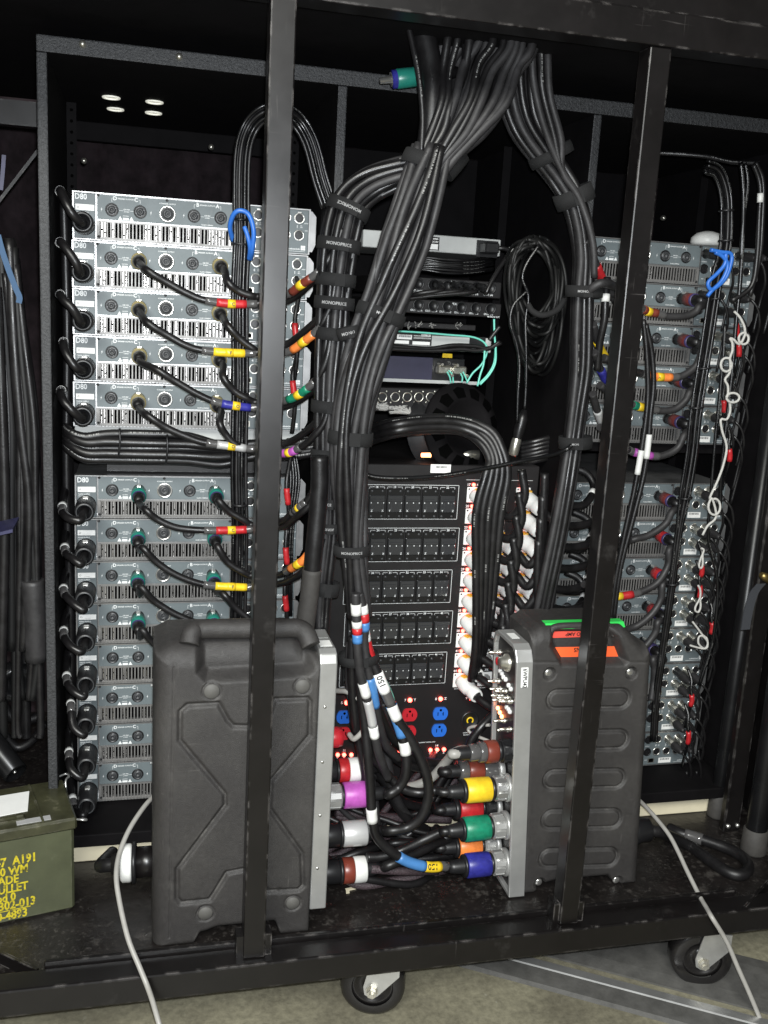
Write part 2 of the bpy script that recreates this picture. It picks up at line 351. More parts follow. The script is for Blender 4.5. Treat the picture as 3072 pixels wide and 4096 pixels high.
    def torus(s, c, nrm, R, r, n=20, k=7):
        nrm = Vector(nrm).normalized(); u = nrm.orthogonal().normalized(); w = nrm.cross(u); c = Vector(c)
        b0 = len(s.v)
        for i in range(n):
            a = 2*math.pi*i/n; d = u*math.cos(a) + w*math.sin(a)
            s.add([c + d*(R + r*math.cos(2*math.pi*j/k)) + nrm*(r*math.sin(2*math.pi*j/k)) for j in range(k)])
        for i in range(n):
            for j in range(k):
                i2, j2 = (i+1) % n, (j+1) % k
                s.face((b0+i*k+j, b0+i2*k+j, b0+i2*k+j2, b0+i*k+j2), True)
        return s
    def prism(s, poly, f0, f1, smooth=False):
        """poly: list of 2-D points, f0/f1 map a 2-D point to 3-D on the two ends"""
        n = len(poly); a = s.add([f0(*p) for p in poly]); b = s.add([f1(*p) for p in poly])
        s.face([a+i for i in range(n)]); s.face([b+i for i in range(n)][::-1])
        for i in range(n): j = (i+1) % n; s.face((a+i, b+i, b+j, a+j), smooth)
        s.fix = True
        return s
    def text(s, t, size, o, xd=(1, 0, 0), zd=(0, 0, 1), align='L', stretch=1.0):
        vs, fs, x0, x1 = text_geo(t); o, xd, zd = Vector(o), Vector(xd), Vector(zd)
        sh = {'L': -x0, 'C': -(x0+x1)/2, 'R': -x1}[align]
        n = s.add([o + xd*((v.x+sh)*size*stretch) + zd*(v.y*size) for v in vs])
        for f in fs: s.face([n+i for i in f])
        return s
    def quad(s, a, b, c, d): n = s.add([a, b, c, d]); s.face((n, n+1, n+2, n+3)); return s
    def mesh(s, name, mats, origin=(0, 0, 0)):
        me = bpy.data.meshes.new(name); o = Vector(origin)
        me.from_pydata([v - o for v in s.v], [], s.f)
        me.polygons.foreach_set('use_smooth', s.sm)
        if not isinstance(mats, (list, tuple)): mats = [mats]
        for q in mats: me.materials.append(q)
        if len(mats) > 1: me.polygons.foreach_set('material_index', s.mi)
        if s.uv:
            ul = me.uv_layers.new(name='UVMap')
            for fi, c in s.uv.items():
                st = me.polygons[fi].loop_start
                for k in range(4): ul.data[st+k].uv = c[k]
        if getattr(s, 'fix', False):
            bm = bmesh.new(); bm.from_mesh(me); bmesh.ops.recalc_face_normals(bm, faces=bm.faces[:]); bm.to_mesh(me); bm.free()
        me.update()
        return me
    def build(s, name, mats, parent=None):
        o = Vector((0, 0, 0)); q = parent
        while q is not None: o += q.location; q = q.parent
        ob = bpy.data.objects.new(name, s.mesh(name, mats, o)); COL.objects.link(ob)
        if name in FINE: ob['kind'] = 'stuff'
        if parent is not None: ob.parent = parent
        return ob
def thing(name, label, cat, loc=(0, 0, 0), group=None):
    o = bpy.data.objects.new(name, None); COL.objects.link(o); o.location = loc; o.empty_display_size = 0.05
    o['label'] = label; o['category'] = cat
    if group: o['group'] = group
    return o
def tag(o, label, cat, group=None):
    o['label'] = label; o['category'] = cat
    if group: o['group'] = group
    return o
def copy_tree(o, parent=None):
    c = o.copy(); COL.objects.link(c); c.parent = parent
    for ch in list(o.children): copy_tree(ch, c)
    return c
def bevel(o, w=0.002, seg=2):
    b = o.modifiers.new('bevel', 'BEVEL'); b.width = w; b.segments = seg; b.limit_method = 'ANGLE'; b.angle_limit = math.radians(40)
    return o
def path(pts, T=None):
    """(x, y, depth) in a crop of the photograph -> smooth world path"""
    T = T or (lambda x, y: (x, y))
    return catmull([atY(*T(p[0], p[1]), p[2]) if len(p) == 3 else Vector(p[:3]) for p in pts])
def cut(P, t0, t1):
    """the stretch t0..t1 (fractions of length) of a sampled path"""
    L = [0.0]
    for a, b in zip(P, P[1:]): L.append(L[-1] + (b-a).length)
    def pt(l):
        for i in range(1, len(L)):
            if L[i] >= l: k = (l - L[i-1])/max(1e-9, L[i]-L[i-1]); return P[i-1].lerp(P[i], k)
        return P[-1].copy()
    a, b = t0*L[-1], t1*L[-1]; n = max(3, int((b-a)/0.008)+2)
    return [pt(a + (b-a)*i/(n-1)) for i in range(n)]
# ================================================================== THE SETTING
b = MB(); b.box(-14, 16, -12, 18, -0.05, 0.0)
fl = b.build('floor', M['concrete']); fl['kind'] = 'structure'
# dark drape hung behind the racks
b = MB(); N_ = 160
k0 = b.add([(-1.6 + 4.8*i/N_, 0.78 + 0.018*math.sin(i*1.1) + 0.01*math.sin(i*2.7+1), z) for z in (0.02, 2.35) for i in range(N_+1)])
for i in range(N_): b.face((k0+i, k0+i+1, k0+N_+2+i, k0+N_+1+i), True)
dr = b.build('backdrop', M['lining']); dr['kind'] = 'structure'
# ================================================================== ROLLING CART
LASTC = crop(1000, 3400, 1659/2072)
cart = thing('rolling_cart', 'black steel rolling cart with square tube posts, deck and swivel casters', 'cart', (0.6, -0.05, 0))
YF = -0.48                                                          # front faces of the posts
def strutbox(name, *a, m='frame', bw=0.0025): return bevel(MB().box(*a).build(name, M[m], cart), bw)
strutbox('deck', -0.62, 1.86, -0.445, 0.7, DECK-0.02, DECK, m='deck')
strutbox('front_rail', -0.62, 1.86, -0.495, -0.446, -1.3675+ZS, -1.3165+ZS, bw=0.004)
for x0, x1 in ((-0.03, 0.30), (0.348, 0.90), (0.95, 1.31)):
    bevel(MB().box(x0, x1, -0.4455, -0.4365, DECK, DECK+0.034).build('lip_angle', M['frame'], cart), 0.002)
for x0 in (0.3045, 0.9055):
    strutbox('post', x0, x0+0.038, YF, YF+0.038, -1.3163+ZS, 0.245+ZS)
    for xx in (x0-0.012, x0+0.038): MB().box(xx, xx+0.012, YF+0.006, YF+0.034, -1.3163+ZS, -1.275+ZS).build('post_bracket', M['frame'], cart)
strutbox('top_beam', -0.62, 1.86, -0.485, -0.435, 0.245+ZS, 0.296+ZS)
strutbox('top_plate', -0.62, 1.86, -0.478, -0.47, 0.296+ZS, 0.52+ZS)
strutbox('added_light_block', -0.62, 1.86, -0.435, 0.7, 0.27+ZS, 0.285+ZS, m='inner')  # added roof sheet that keeps ambient light off the racks
strutbox('end_post', -0.60, -0.562, YF, YF+0.038, DECK+0.002, 0.245+ZS)
strutbox('end_post', 1.80, 1.838, YF, YF+0.038, DECK+0.002, 0.245+ZS)
for (px, py) in ((3008, 3655), (350, 3855), (700, 3812), (1090, 3845), (1412, 3750), (1900, 3697), (2410, 3645), (2838, 3606)):
    p = atZ(px, py, DECK); p.y = max(p.y, -0.425)
    MB().lathe((p.x, p.y, DECK-0.001), (0, 0, 1), [(0, 0.0065), (0.003, 0.006), (0.0048, 0.003), (0.005, 0)], 10).build('deck_bolt', M['nickel'], cart)
for (a, c) in ((atZ(2972, 3652, DECK+0.012), atZ(3100, 3510, DECK+0.012)), (atZ(150, 3900, DECK+0.012), atZ(-60, 3800, DECK+0.012))):
    d = (c-a).normalized(); MB().obox(a, c, d.cross(Vector((0, 0, 1)))*0.006, (0, 0, 0.024)).build('corner_brace', M['frame'], cart)
for (px, py) in ((1493, 3918), (2798, 3812)):
    R_ = 0.0625; c = atZ(px, py, R_); ax = Vector((-0.30, -0.95, 0)).normalized(); sd = ax.cross(Vector((0, 0, 1)))
    cs = MB(); cs.box(c.x-0.05, c.x+0.05, c.y+0.0, c.y+0.09, 0.128, 0.134)
    caster = cs.build('caster', M['zinc'], cart)
    w = MB(); w.lathe(c - ax*0.024, ax, [(0, 0.040), (0, 0.054), (0.004, 0.0605), (0.012, R_), (0.036, R_), (0.044, 0.0605), (0.048, 0.054), (0.048, 0.040)], 40)
    w.build('tyre', M['tyre'], caster)
    w = MB(); w.lathe(c - ax*0.024, ax, [(0.004, 0), (0.004, 0.041), (0.043, 0.041), (0.042, 0.034), (0.036, 0.030), (0.036, 0.016), (0.044, 0.014), (0.044, 0)], 30); w.build('wheel_hub', M['tyre'], caster)
    for s_ in (-1, 1):
        o0 = c + ax*(0.029*s_); w = MB()
        poly = [(-0.014, -0.010), (-0.004, -0.016), (0.010, -0.012), (0.050, 0.034), (0.050, 0.068), (-0.004, 0.068), (-0.017, 0.006)]
        w.prism(poly, lambda u, v: o0 + sd*(-u) + Vector((0, 0, v)), lambda u, v: o0 + ax*0.003*s_ + sd*(-u) + Vector((0, 0, v))); w.build('fork_plate', M['zinc'], caster)
    w = MB(); w.lathe(c + ax*0.032, ax, [(0, 0), (0, 0.0125), (0.003, 0.0125), (0.003, 0.0095), (0.012, 0.0095), (0.012, 0.005), (0.016, 0.005), (0.016, 0)], 6, False); w.build('axle_nut', M['nickel'], caster)
# ================================================================== RACK CABINET
cab = thing('rack_cabinet', 'black textured plywood rack cabinet with three open bays of equipment', 'cabinet', (0.73, -0.13, 0.23))
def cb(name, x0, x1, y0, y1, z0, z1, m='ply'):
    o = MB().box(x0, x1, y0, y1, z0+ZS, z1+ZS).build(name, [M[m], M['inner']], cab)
    if m == 'ply':                                     # faces the flash only grazes get a darker colour standing for shade
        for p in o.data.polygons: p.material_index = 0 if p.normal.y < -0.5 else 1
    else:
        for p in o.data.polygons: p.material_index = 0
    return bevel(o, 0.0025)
YC = -0.13
for x0, x1 in ((-0.0475, -0.0295), (0.473, 0.491), (0.981, 0.999), (1.508, 1.526)): cb('upright_panel', x0, x1, YC, 0.56, -1.255, 0.2085)
cb('top_panel', -0.0475, 1.526, YC, 0.56, 0.2085, 0.236)
cb('back_panel', 0.4915, 1.5075, 0.56, 0.572, -1.255, 0.2085, 'inner')
cb('back_panel', -0.029, 0.4725, 0.56, 0.572, -1.255, -0.02, 'inner')
cb('header_board', -0.029, 0.4725, 0.545, 0.559, 0.165, 0.208, 'inner')
cb('base_board', -0.06, 1.535, -0.128, 0.57, -1.283, -1.256, 'inner')
for x0, x1 in ((-0.05, 1.50),): cb('skid_strip', x0, x1, -0.087, -0.05, -1.3395, -1.2835, 'cream')
# inner drop board and rack strips
for bx0, bx1 in ((-0.0285, 0.4715), (0.4925, 0.979), (1.0005, 1.506)):
    for xx in (bx0+0.001, bx1-0.021):
        r_ = MB(); r_.box(xx, xx+0.02, 0.30, 0.303, -1.25+ZS, 0.205+ZS); rr = r_.build('rack_strip', M['inner'], cab)
    if bx0 < 0.4:
        hb = MB()
        for xx in (bx0+0.011, bx1-0.011):
            for q in range(16): hb.disc((xx, 0.2995, 0.19+ZS-q*0.0222), (0, -1, 0), 0.0035, 8)
        hb.build('rack_hole_row', M['dark'], cab)
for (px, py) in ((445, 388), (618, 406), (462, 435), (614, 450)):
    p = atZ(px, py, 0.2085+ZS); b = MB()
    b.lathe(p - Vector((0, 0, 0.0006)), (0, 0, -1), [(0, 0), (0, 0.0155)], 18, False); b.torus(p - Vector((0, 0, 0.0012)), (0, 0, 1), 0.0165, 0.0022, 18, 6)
    b.build('glowing_hole_disc', M['hole_glow'], cab)  # glowing disc stands for light coming through the top panel
for (px, py, Y) in ((330, 175, -0.135), (717, 226, -0.135), (845, 588, 0.29), (336, 643, 0.29), (2424, 562, 0.28), (2838, 606, 0.28), (3012, 622, 0.28), (2655, 872, 0.28), (2222, 870, 0.1)):
    p = atY(px, py, Y); MB().lathe(p, (0, -1, 0), [(-0.006, 0.0065), (0, 0.0065), (0.004, 0.005), (0.006, 0)], 10).build('panel_bolt', M['nickel'], cab)
# ================================================================== FLOOR RAMP
a0, a1 = atZ(2099, 3831, 0.01), atZ(3048, 4081, 0.01)
d = (a1-a0).normalized(); n_ = d.cross(Vector((0, 0, 1))).normalized()
ramp = thing('cable_ramp', 'grey rubber cable ramp with bright steel edge lying on the concrete', 'cable ramp', a0 - Vector((0, 0, 0.01)))
c_ = MB(); s0, s1 = a0 - d*0.9, a1 + d*0.9
w_ = -n_*0.17
c_.prism([(0, 0), (0.0, 0.004), (0.2, 0.008), (0.8, 0.008), (1, 0.004), (1, 0)], lambda u, v: Vector((s0.x, s0.y, v+0.0005)) + w_*(0.035/0.17+u), lambda u, v: Vector((s1.x, s1.y, v+0.0005)) + w_*(0.035/0.17+u)); c_.build('rubber_slab', M['mattg'], ramp)
c_ = MB(); c_.prism([(0, 0), (0.1, 0.006), (0.8, 0.009), (1, 0)], lambda u, v: Vector((s0.x, s0.y, v+0.0006)) + n_*(0.012-0.024*u), lambda u, v: Vector((s1.x, s1.y, v+0.0006)) + n_*(0.012-0.024*u)); c_.build('steel_edge', M['zinc'], ramp)
c_ = MB(); c_.prism([(0, 0), (0.15, 0.005), (1, 0.006), (1, 0)], lambda u, v: Vector((s0.x, s0.y, v+0.0004)) + n_*(0.07-0.055*u), lambda u, v: Vector((s1.x, s1.y, v+0.0004)) + n_*(0.07-0.055*u)); c_.build('bevelled_edge', M['mattg'], ramp)
# ================================================================== POWER AMPLIFIERS (26: five over eight in two bays)
U = 0.0889; AW = 0.452; GL, GR = 0.09633, 0.09023; XR = 1.0155; ZR = -0.008
XLRX = (0.349, 0.376, 0.403, 0.430); XLRZ = (-0.019, -0.0515)
def make_amp():
    root = thing('power_amplifier', 'x', 'amplifier')
    t = 0.0872
    z = lambda v: t + v + 0.0005                                  # z measured down from the panel's top
    MB().box(0.0015, AW-0.0015, 0.022, 0.45, 0, t).build('chassis', M['chassis'], root)
    b = MB(); b.box(0, 0.003, -0.001, 0.023, 0, t); b.box(AW-0.003, AW, -0.001, 0.023, 0, t)
    b.box(0.003, AW-0.003, -0.0012, 0.0225, t-0.0022, t); b.box(0.003, AW-0.003, -0.0012, 0.0225, 0, 0.0018); b.build('folded_edge', M['chassis'], root)
    MB().cbox(0.0035, 0.0415, -0.0008, 0.0029, 0.0022, t-0.0026, 0.0006).build('mains_panel', M['ampcol'], root)
    b = MB(); b.box(0.0432, 0.3125, 0.0003, 0.0029, 0.0365, t-0.0026); b.build('output_plate', M['chassis'], root)
    p = MB(); p.cbox(0.0448, 0.3105, -0.0006, 0.0001, z(-0.0485), z(-0.0035), 0.0004); p.build('output_panel', M['amp'], root)
    MB().cbox(0.3150, AW-0.0035, -0.0008, 0.0029, 0.0022, t-0.0026, 0.0006).build('input_panel', M['amp'], root)
    # ventilation grille: slats before bright heat sink fins in a dark cavity
    b = MB(); n = 38; x0, x1 = 0.0495, 0.3055
    b.box(0.0432, x0, 0.0003, 0.0028, 0.0022, 0.0364); b.box(x1, 0.3125, 0.0003, 0.0028, 0.0022, 0.0364)
    for i in range(n+1):
        xx = x0 + (x1-x0)*i/n; b.box(xx-0.0013, xx+0.0013, 0.0003, 0.0024, 0.0022, 0.0364)
    b.box(x0, x1, 0.0006, 0.0022, 0.0022, 0.0068); b.box(x0, x1, 0.0006, 0.0022, 0.034, 0.0364); b.build('vent_grille', M['slat'], root)
    b = MB()
    for i in range(n): xx = x0 + (x1-x0)*(i+0.5)/n; b.box(xx-0.0017, xx+0.0017, -0.0028, 0.0003, 0.0006, 0.0038)
    b.build('foot_row', M['slat'], root)
    MB().box(x0-0.002, x1+0.002, 0.0205, 0.0218, 0.002, 0.0372).build('vent_cavity', M['dark'], root)
    b = MB(); rnd = random.Random(3)
    for i in range(n):
        if rnd.random() < 0.62:
            xx = x0 + (x1-x0)*(i+0.5)/n + rnd.uniform(-0.0006, 0.0006); w = rnd.uniform(0.0004, 0.0009); s_ = rnd.uniform(0.010, 0.026)
            yy = rnd.uniform(0.004, 0.012); b.box(xx-w, xx+w, yy, 0.0204, 0.0022, s_); b.box(xx-w, xx+w, yy, 0.0204, s_+0.003, 0.0360)
    b.build('heat_sink', M['fin'], root)
    # speaker sockets
    for x in (0.0715, 0.1235, 0.2245, 0.2755):
        s = MB().lathe((x, 0, z(-0.030)), (0, -1, 0), [(-0.0002, 0), (-0.0002, 0.0123), (0.0022, 0.0123), (0.0030, 0.0108), (0.0016, 0.0100), (0.0016, 0.0092)], 22).build('speaker_socket', M['sock'], root)
        q = MB().lathe((x, 0, z(-0.030)), (0, -1, 0), [(0.0011, 0.0092), (0.0011, 0.0062), (0.0034, 0.0058), (0.0034, 0.0030), (0.0016, 0.0026), (0.0016, 0)], 18)
        for a in range(4):
            c, sn = math.cos(a*math.pi/2+0.4), math.sin(a*math.pi/2+0.4); q.box(x+0.0078*c-0.001, x+0.0078*c+0.001, -0.0032, -0.0011, z(-0.030)+0.0078*sn-0.001, z(-0.030)+0.0078*sn+0.001)
        q.build('socket_core', M['sock2'], s)
    x = 0.1745
    s = MB().lathe((x, 0, z(-0.030)), (0, -1, 0), [(0, 0.0118), (0.0012, 0.0118), (0.0025, 0.0135), (0.0020, 0.0156), (0, 0.0158)], 26).build('output_socket_ring', M['ring'], root)
    q = MB().lathe((x, 0, z(-0.030)), (0, -1, 0), [(0.0009, 0.0119), (0.0012, 0.0085), (0.0035, 0.0080), (0.0035, 0.0045), (0.0018, 0.004), (0.0018, 0.0018), (0.003, 0.0015), (0.003, 0)], 18); q.build('socket_core', M['sock2'], s)
    # xlr sockets
    for c, xx in enumerate((0.3235,) + XLRX):
        for r, zz in enumerate(XLRZ):
            rr = 0.0098
            s = MB().lathe((xx, -0.0008, z(zz)), (0, -1, 0), [(0, 0.0108), (0.0014, 0.0104), (0.0014, rr-0.0016), (0.0002, rr-0.0018)], 20).build('xlr_socket', M['ring' if c else 'sock'], root)
            q = MB().lathe((xx, -0.0008, z(zz)), (0, -1, 0), [(0.0004, rr-0.0012), (0.0006, 0)], 16)
            q.m(1)
            for a in (0.5, 2.64, 4.71): q.disc((xx+0.0038*math.cos(a), -0.0017, z(zz)+0.0038*math.sin(a)), (0, -1, 0), 0.0008, 6)
            q.build('pin_insert', [M['sock'], M['sock2']], s)
            if r == 0: MB().cbox(xx-0.004, xx+0.004, -0.0022, -0.0009, z(zz)+0.0095, z(zz)+0.0125, 0.0005).build('latch', M['ring'], s)
    b = MB(); b.box(0.328, 0.345, -0.0012, -0.0009, z(-0.0805), z(-0.069)); s = b.build('data_port', M['nickel'], root)
    b = MB(); b.box(0.3305, 0.3425, -0.0016, -0.00121, z(-0.079), z(-0.071)); b.box(0.3325, 0.3405, -0.0016, -0.00121, z(-0.0709), z(-0.0695)); b.build('port_opening', M['dark'], s)
    # mains socket
    b = MB().lathe((0.0215, -0.0008, z(-0.0605)), (0, -1, 0), [(0, 0.0196), (0.005, 0.0190), (0.005, 0.0165), (0.001, 0.016), (0.001, 0)], 26); b.build('mains_inlet', M['sock'], root)
    b = MB()
    for (x, v) in ((0.0465, -0.0052), (0.0475, -0.0805), (0.1735, -0.0050), (0.3085, -0.0052), (0.3085, -0.0805)):
        b.lathe((x, 0.0003 if v < -0.07 else -0.0005, z(v)), (0, -1, 0), [(0, 0.0029), (0.0008, 0.0027), (0.0008, 0.0013), (0.0002, 0.001), (0.0002, 0)], 10)
    b.build('panel_screw', M['sock'], root)
    # bracket ear
    poly = [(0, -0.004), (0.004, -0.004), (0.0125, -0.014), (0.0125, -0.068), (0.006, -0.082), (0, -0.082)]
    b = MB().prism(poly, lambda u, v: Vector((AW+u, 0.004, z(v))), lambda u, v: Vector((AW+u, 0.0065, z(v)))); b.build('rack_ear', M['chassis'], root)
    # printed lettering
    b = MB(); y = -0.0011
    b.text('D80', 0.0145, (0.0048, y, z(-0.0148)), stretch=0.88)
    for i, (s_, h) in enumerate((('MAINS SUPPLY', 0.0036), ('100/120 V / 200-240 V', 0.0026), ('~ 50/60 Hz  1600 W', 0.0026))): b.text(s_, h, (0.0062, y, z(-0.0400-0.0034*i)))
    y = -0.0009
    for x, c in ((0.0775, 'D'), (0.1160, 'C'), (0.2315, 'B'), (0.2690, 'A')): b.text(c, 0.0098, (x, y, z(-0.0120)), align='C')
    for x in (0.0968, 0.2500): b.text('SPEAKER OUTPUTS', 0.0034, (x, y, z(-0.0100)), align='C')
    for x, s_ in ((0.0985, 'C/D MIX'), (0.2500, 'A/B MIX')): b.text(s_, 0.0032, (x, y, z(-0.0290)), align='C'); b.text('2-WAY', 0.0030, (x, y, z(-0.0330)), align='C'); b.box(x-0.0135, x-0.006, y, y+.0002, z(-0.0305), z(-0.0300)); b.box(x+0.006, x+0.0135, y, y+.0002, z(-0.0305), z(-0.0300))
    b.text('4 CHANNEL OUTPUT', 0.0032, (0.1745, y, z(-0.0125)), align='C'); b.text('CLASS 2 WIRING', 0.0030, (0.2500, y, z(-0.0462)), align='C'); b.text('CAUTION', 0.0024, (0.0968, y, z(-0.0405)), align='C')
    for x in (0.0715, 0.2245): b.box(x-0.0003, x+0.0003, y, y+.0002, z(-0.0155), z(-0.0090)); b.box(x, x+0.0025, y, y+.0002, z(-0.0090), z(-0.0084))
    for x in (0.1235, 0.2755): b.box(x-0.0003, x+0.0003, y, y+.0002, z(-0.0155), z(-0.0090)); b.box(x-0.0025, x, y, y+.0002, z(-0.0090), z(-0.0084))
    for x in (0.0868, 0.1075): n0 = b.add([(x-0.0042, y, z(-0.0475)), (x+0.0042, y, z(-0.0475)), (x, y, z(-0.0402))]); b.face((n0, n0+1, n0+2))
    b.box(0.0918, 0.1025, y, y+.0002, z(-0.0475), z(-0.0430))
    for x in (0.0525, 0.1435, 0.2050, 0.2945):
        n0 = b.add([(x+0.0012, y, z(-0.0262)), (x-0.0014, y, z(-0.0312)), (x+0.0002, y, z(-0.0308)), (x-0.0008, y, z(-0.0350)), (x+0.0016, y, z(-0.0295)), (x+0.0001, y, z(-0.0297))]); b.face((n0, n0+1, n0+2, n0+3, n0+4, n0+5))
    for i, xx in enumerate(XLRX): b.text('4321'[i], 0.0075, (xx-0.004, -0.0012, z(-0.0375)), align='C'); b.text('AES', 0.0024, (xx+0.002, -0.0012, z(-0.0340))); b.text('/EBU', 0.0024, (xx+0.002, -0.0012, z(-0.0370)))
    b.text('INPUT', 0.0028, (0.4478, -0.0012, z(-0.0290)), align='R'); b.text('LINK', 0.0028, (0.4478, -0.0012, z(-0.0430)), align='R'); b.text('ETHERNET', 0.0026, (0.316, -0.0012, z(-0.0370))); b.text('CAN', 0.0028, (0.3185, -0.0012, z(-0.0740)))
    b.text('audiotechnik', 0.0046, (0.4330, -0.0012, z(-0.0795)), align='R')
    for dx, dz in ((0, 0), (0.0047, 0), (0, 0.0047), (0.0047, 0.0047)): b.box(0.4345+dx, 0.4387+dx, -0.0013, -0.0011, z(-0.0800)+dz, z(-0.0758)+dz)
    b.box(0.398, 0.4432, -0.0013, -0.0011, z(-0.0828), z(-0.0822))
    b.build('printed_lettering', M['white'], root)
    b = MB(); b.box(0.0055, 0.0395, -0.0016, -0.0009, z(-0.0345), z(-0.0238)); s = b.build('rating_label', M['paper'], root)
    b = MB(); b.torus((0.0102, -0.00165, z(-0.0292)), (0, 1, 0), 0.0016, 0.0003, 10, 4)
    for i in range(1): b.box(0.0170, 0.0170+0.012+0.002*((i*7) % 3), -0.0019, -0.0017, z(-0.0318+i*0.0024), z(-0.0318+i*0.0024)+0.00025)
    b.build('label_print', M['print'], s)
    b = MB(); b.box(0.357, 0.391, -0.0014, -0.0009, z(-0.0825), z(-0.0690)); s = b.build('barcode_sticker', M['paper'], root)
    b = MB(); rnd = random.Random(5); x = 0.361
    while x < 0.387: w = rnd.uniform(0.0003, 0.0010); b.box(x, x+w, -0.0017, -0.0015, z(-0.0752), z(-0.0705)); x += w + rnd.uniform(0.0005, 0.0012)
    b.build('bar_print', M['print'], s)
    return root
amp0 = make_amp()
ORD = ('top', 'second', 'third', 'fourth', 'fifth', 'sixth', 'seventh', 'bottom')
AMPS = {}
for bay, bx, bz, gap, where in (('L', 0.0, 0.0, GL, 'in the bay behind the olive ammunition can'), ('R', XR, ZR, GR, 'in the bay hung with white knotted string')):
    for st, cnt, z0 in (('u', 5, bz), ('l', 8, bz - 5*U - gap)):
        for i in range(cnt):
            a = amp0 if not AMPS else copy_tree(amp0)
            jr = random.Random(i*7 + len(AMPS)); a.location = (bx + jr.uniform(-0.0014, 0.0014), 0, ZS + z0 - (i+1)*U + 0.001)
            o = 'bottom' if i == cnt-1 else ORD[i]
            a['label'] = f"grey rack amplifier, {o} of the {'upper five' if st == 'u' else 'lower eight'} {where}"
            a['group'] = 'rack amplifiers in the two outer bays'
            AMPS[bay, st, i] = a
# blank shelf plates under the upper stacks
for x, z0, w in ((0.0, -5*U, 'under the upper amplifiers behind the ammunition can'), (XR, ZR - 5*U, 'under the upper amplifiers beside the white string')):
    tag(MB().cbox(x, x+AW, 0.02, 0.40, z0-0.0235+ZS, z0-0.0015+ZS, 0.001).build('rack_shelf', M['lgrey' if x == 0 else 'inner']), 'flat sheet metal rack shelf ' + w, 'shelf')
for x, z0, w in ((0.0, -5*U-GL, 'the lower amplifiers behind the ammunition can'),):
    b = MB(); b.cbox(x+0.06, x+AW-0.02, 0.03, 0.40, z0+0.002+ZS, z0+0.034+ZS, 0.001); tag(b.build('blanking_box', M['dpanel']), 'low black box lying on top of ' + w, 'rack box')
for i, s_ in ((5, 'SUB'), (7, 'FILL')):
    a = AMPS['L', 'l', i]; o = Vector(a.location)
    k = MB().box(o.x+0.1490, o.x+0.1670, -0.0012, -0.0007, o.z+0.0790, o.z+0.0850).build('tape_marker', M['print'], a); b = MB(); b.text(s_, 0.0060, (o.x+0.1500, -0.0014, o.z+0.0800)); b.build('marker_letters', M['white'], k)
def socket_world(bay, st, i, x, zdown, y=-0.003):
    l = AMPS[bay, st, i].location
    return Vector((l.x + x, y, l.z + 0.0877 + zdown))
# ================================================================== CABLE HELPERS
def low(P): return min(P, key=lambda p: p.z).copy()
def band_text(b, P, t, s, size, r, flip=False):
    Q = cut(P, max(0, t-0.02), min(1, t+0.02)); c = Q[len(Q)//2]; d = (Q[-1]-Q[0]).normalized()
    v = (CAM - c).normalized(); up = v.cross(d).normalized()
    if flip: d, up = -d, -up
    b.text(s, size, c + v*(r+0.0012) - up*size*0.36, d, up, 'C')
def cord(name, label, cat, P, r, m='cable', group=None, bands=(), n=9, sub=None):
    """a cable; with bands it becomes a thing with parts"""
    if not bands and sub is None:
        return tag(MB().tube(P, r, n).build(name, M[m]), label, cat, group)
    root = thing(name, label, cat, low(P), group)
    MB().tube(P, r, n).build('jacket', M[m], root)
    for (t0, t1, bm, ex, *tx) in bands:
        o = MB().tube(cut(P, t0, t1), r*ex, n+3).build('tape_band' if bm not in ('clear', 'whitet') else ('heat_shrink' if bm == 'clear' else 'label_sleeve'), M[bm], root)
        if tx:
            b = MB(); band_text(b, P, (t0+t1)/2, tx[0], r*1.5, r*ex); b.build('band_letter', M['print'], o)
    return root
def plug_along(root, p, d, segs, n=18):
    """segs: (name, material, [(t, r)...]) lathes along d from p"""
    for nm, mm, prof in segs: MB().lathe(p, d, prof, n).build(nm, M[mm], root)
Z3 = crop(0, 700, 1.0801); Z4 = crop(0, 1800, 1.2762); ZA = crop(200, 700, 2.765); ZB = crop(200, 1250, 2.765); ZE = crop(200, 1850, 2.765)
ZFx = crop(200, 2500, 2.764); ZG = crop(850, 1850, 3.16); ZC = crop(900, 750, 3.687); ZD = crop(900, 1250, 3.687)
R1 = crop(2350, 900, 2.298); R2 = crop(2250, 1400, 2.018); R3 = crop(2250, 1900, 2.018); R4 = crop(2450, 2500, 2.667)
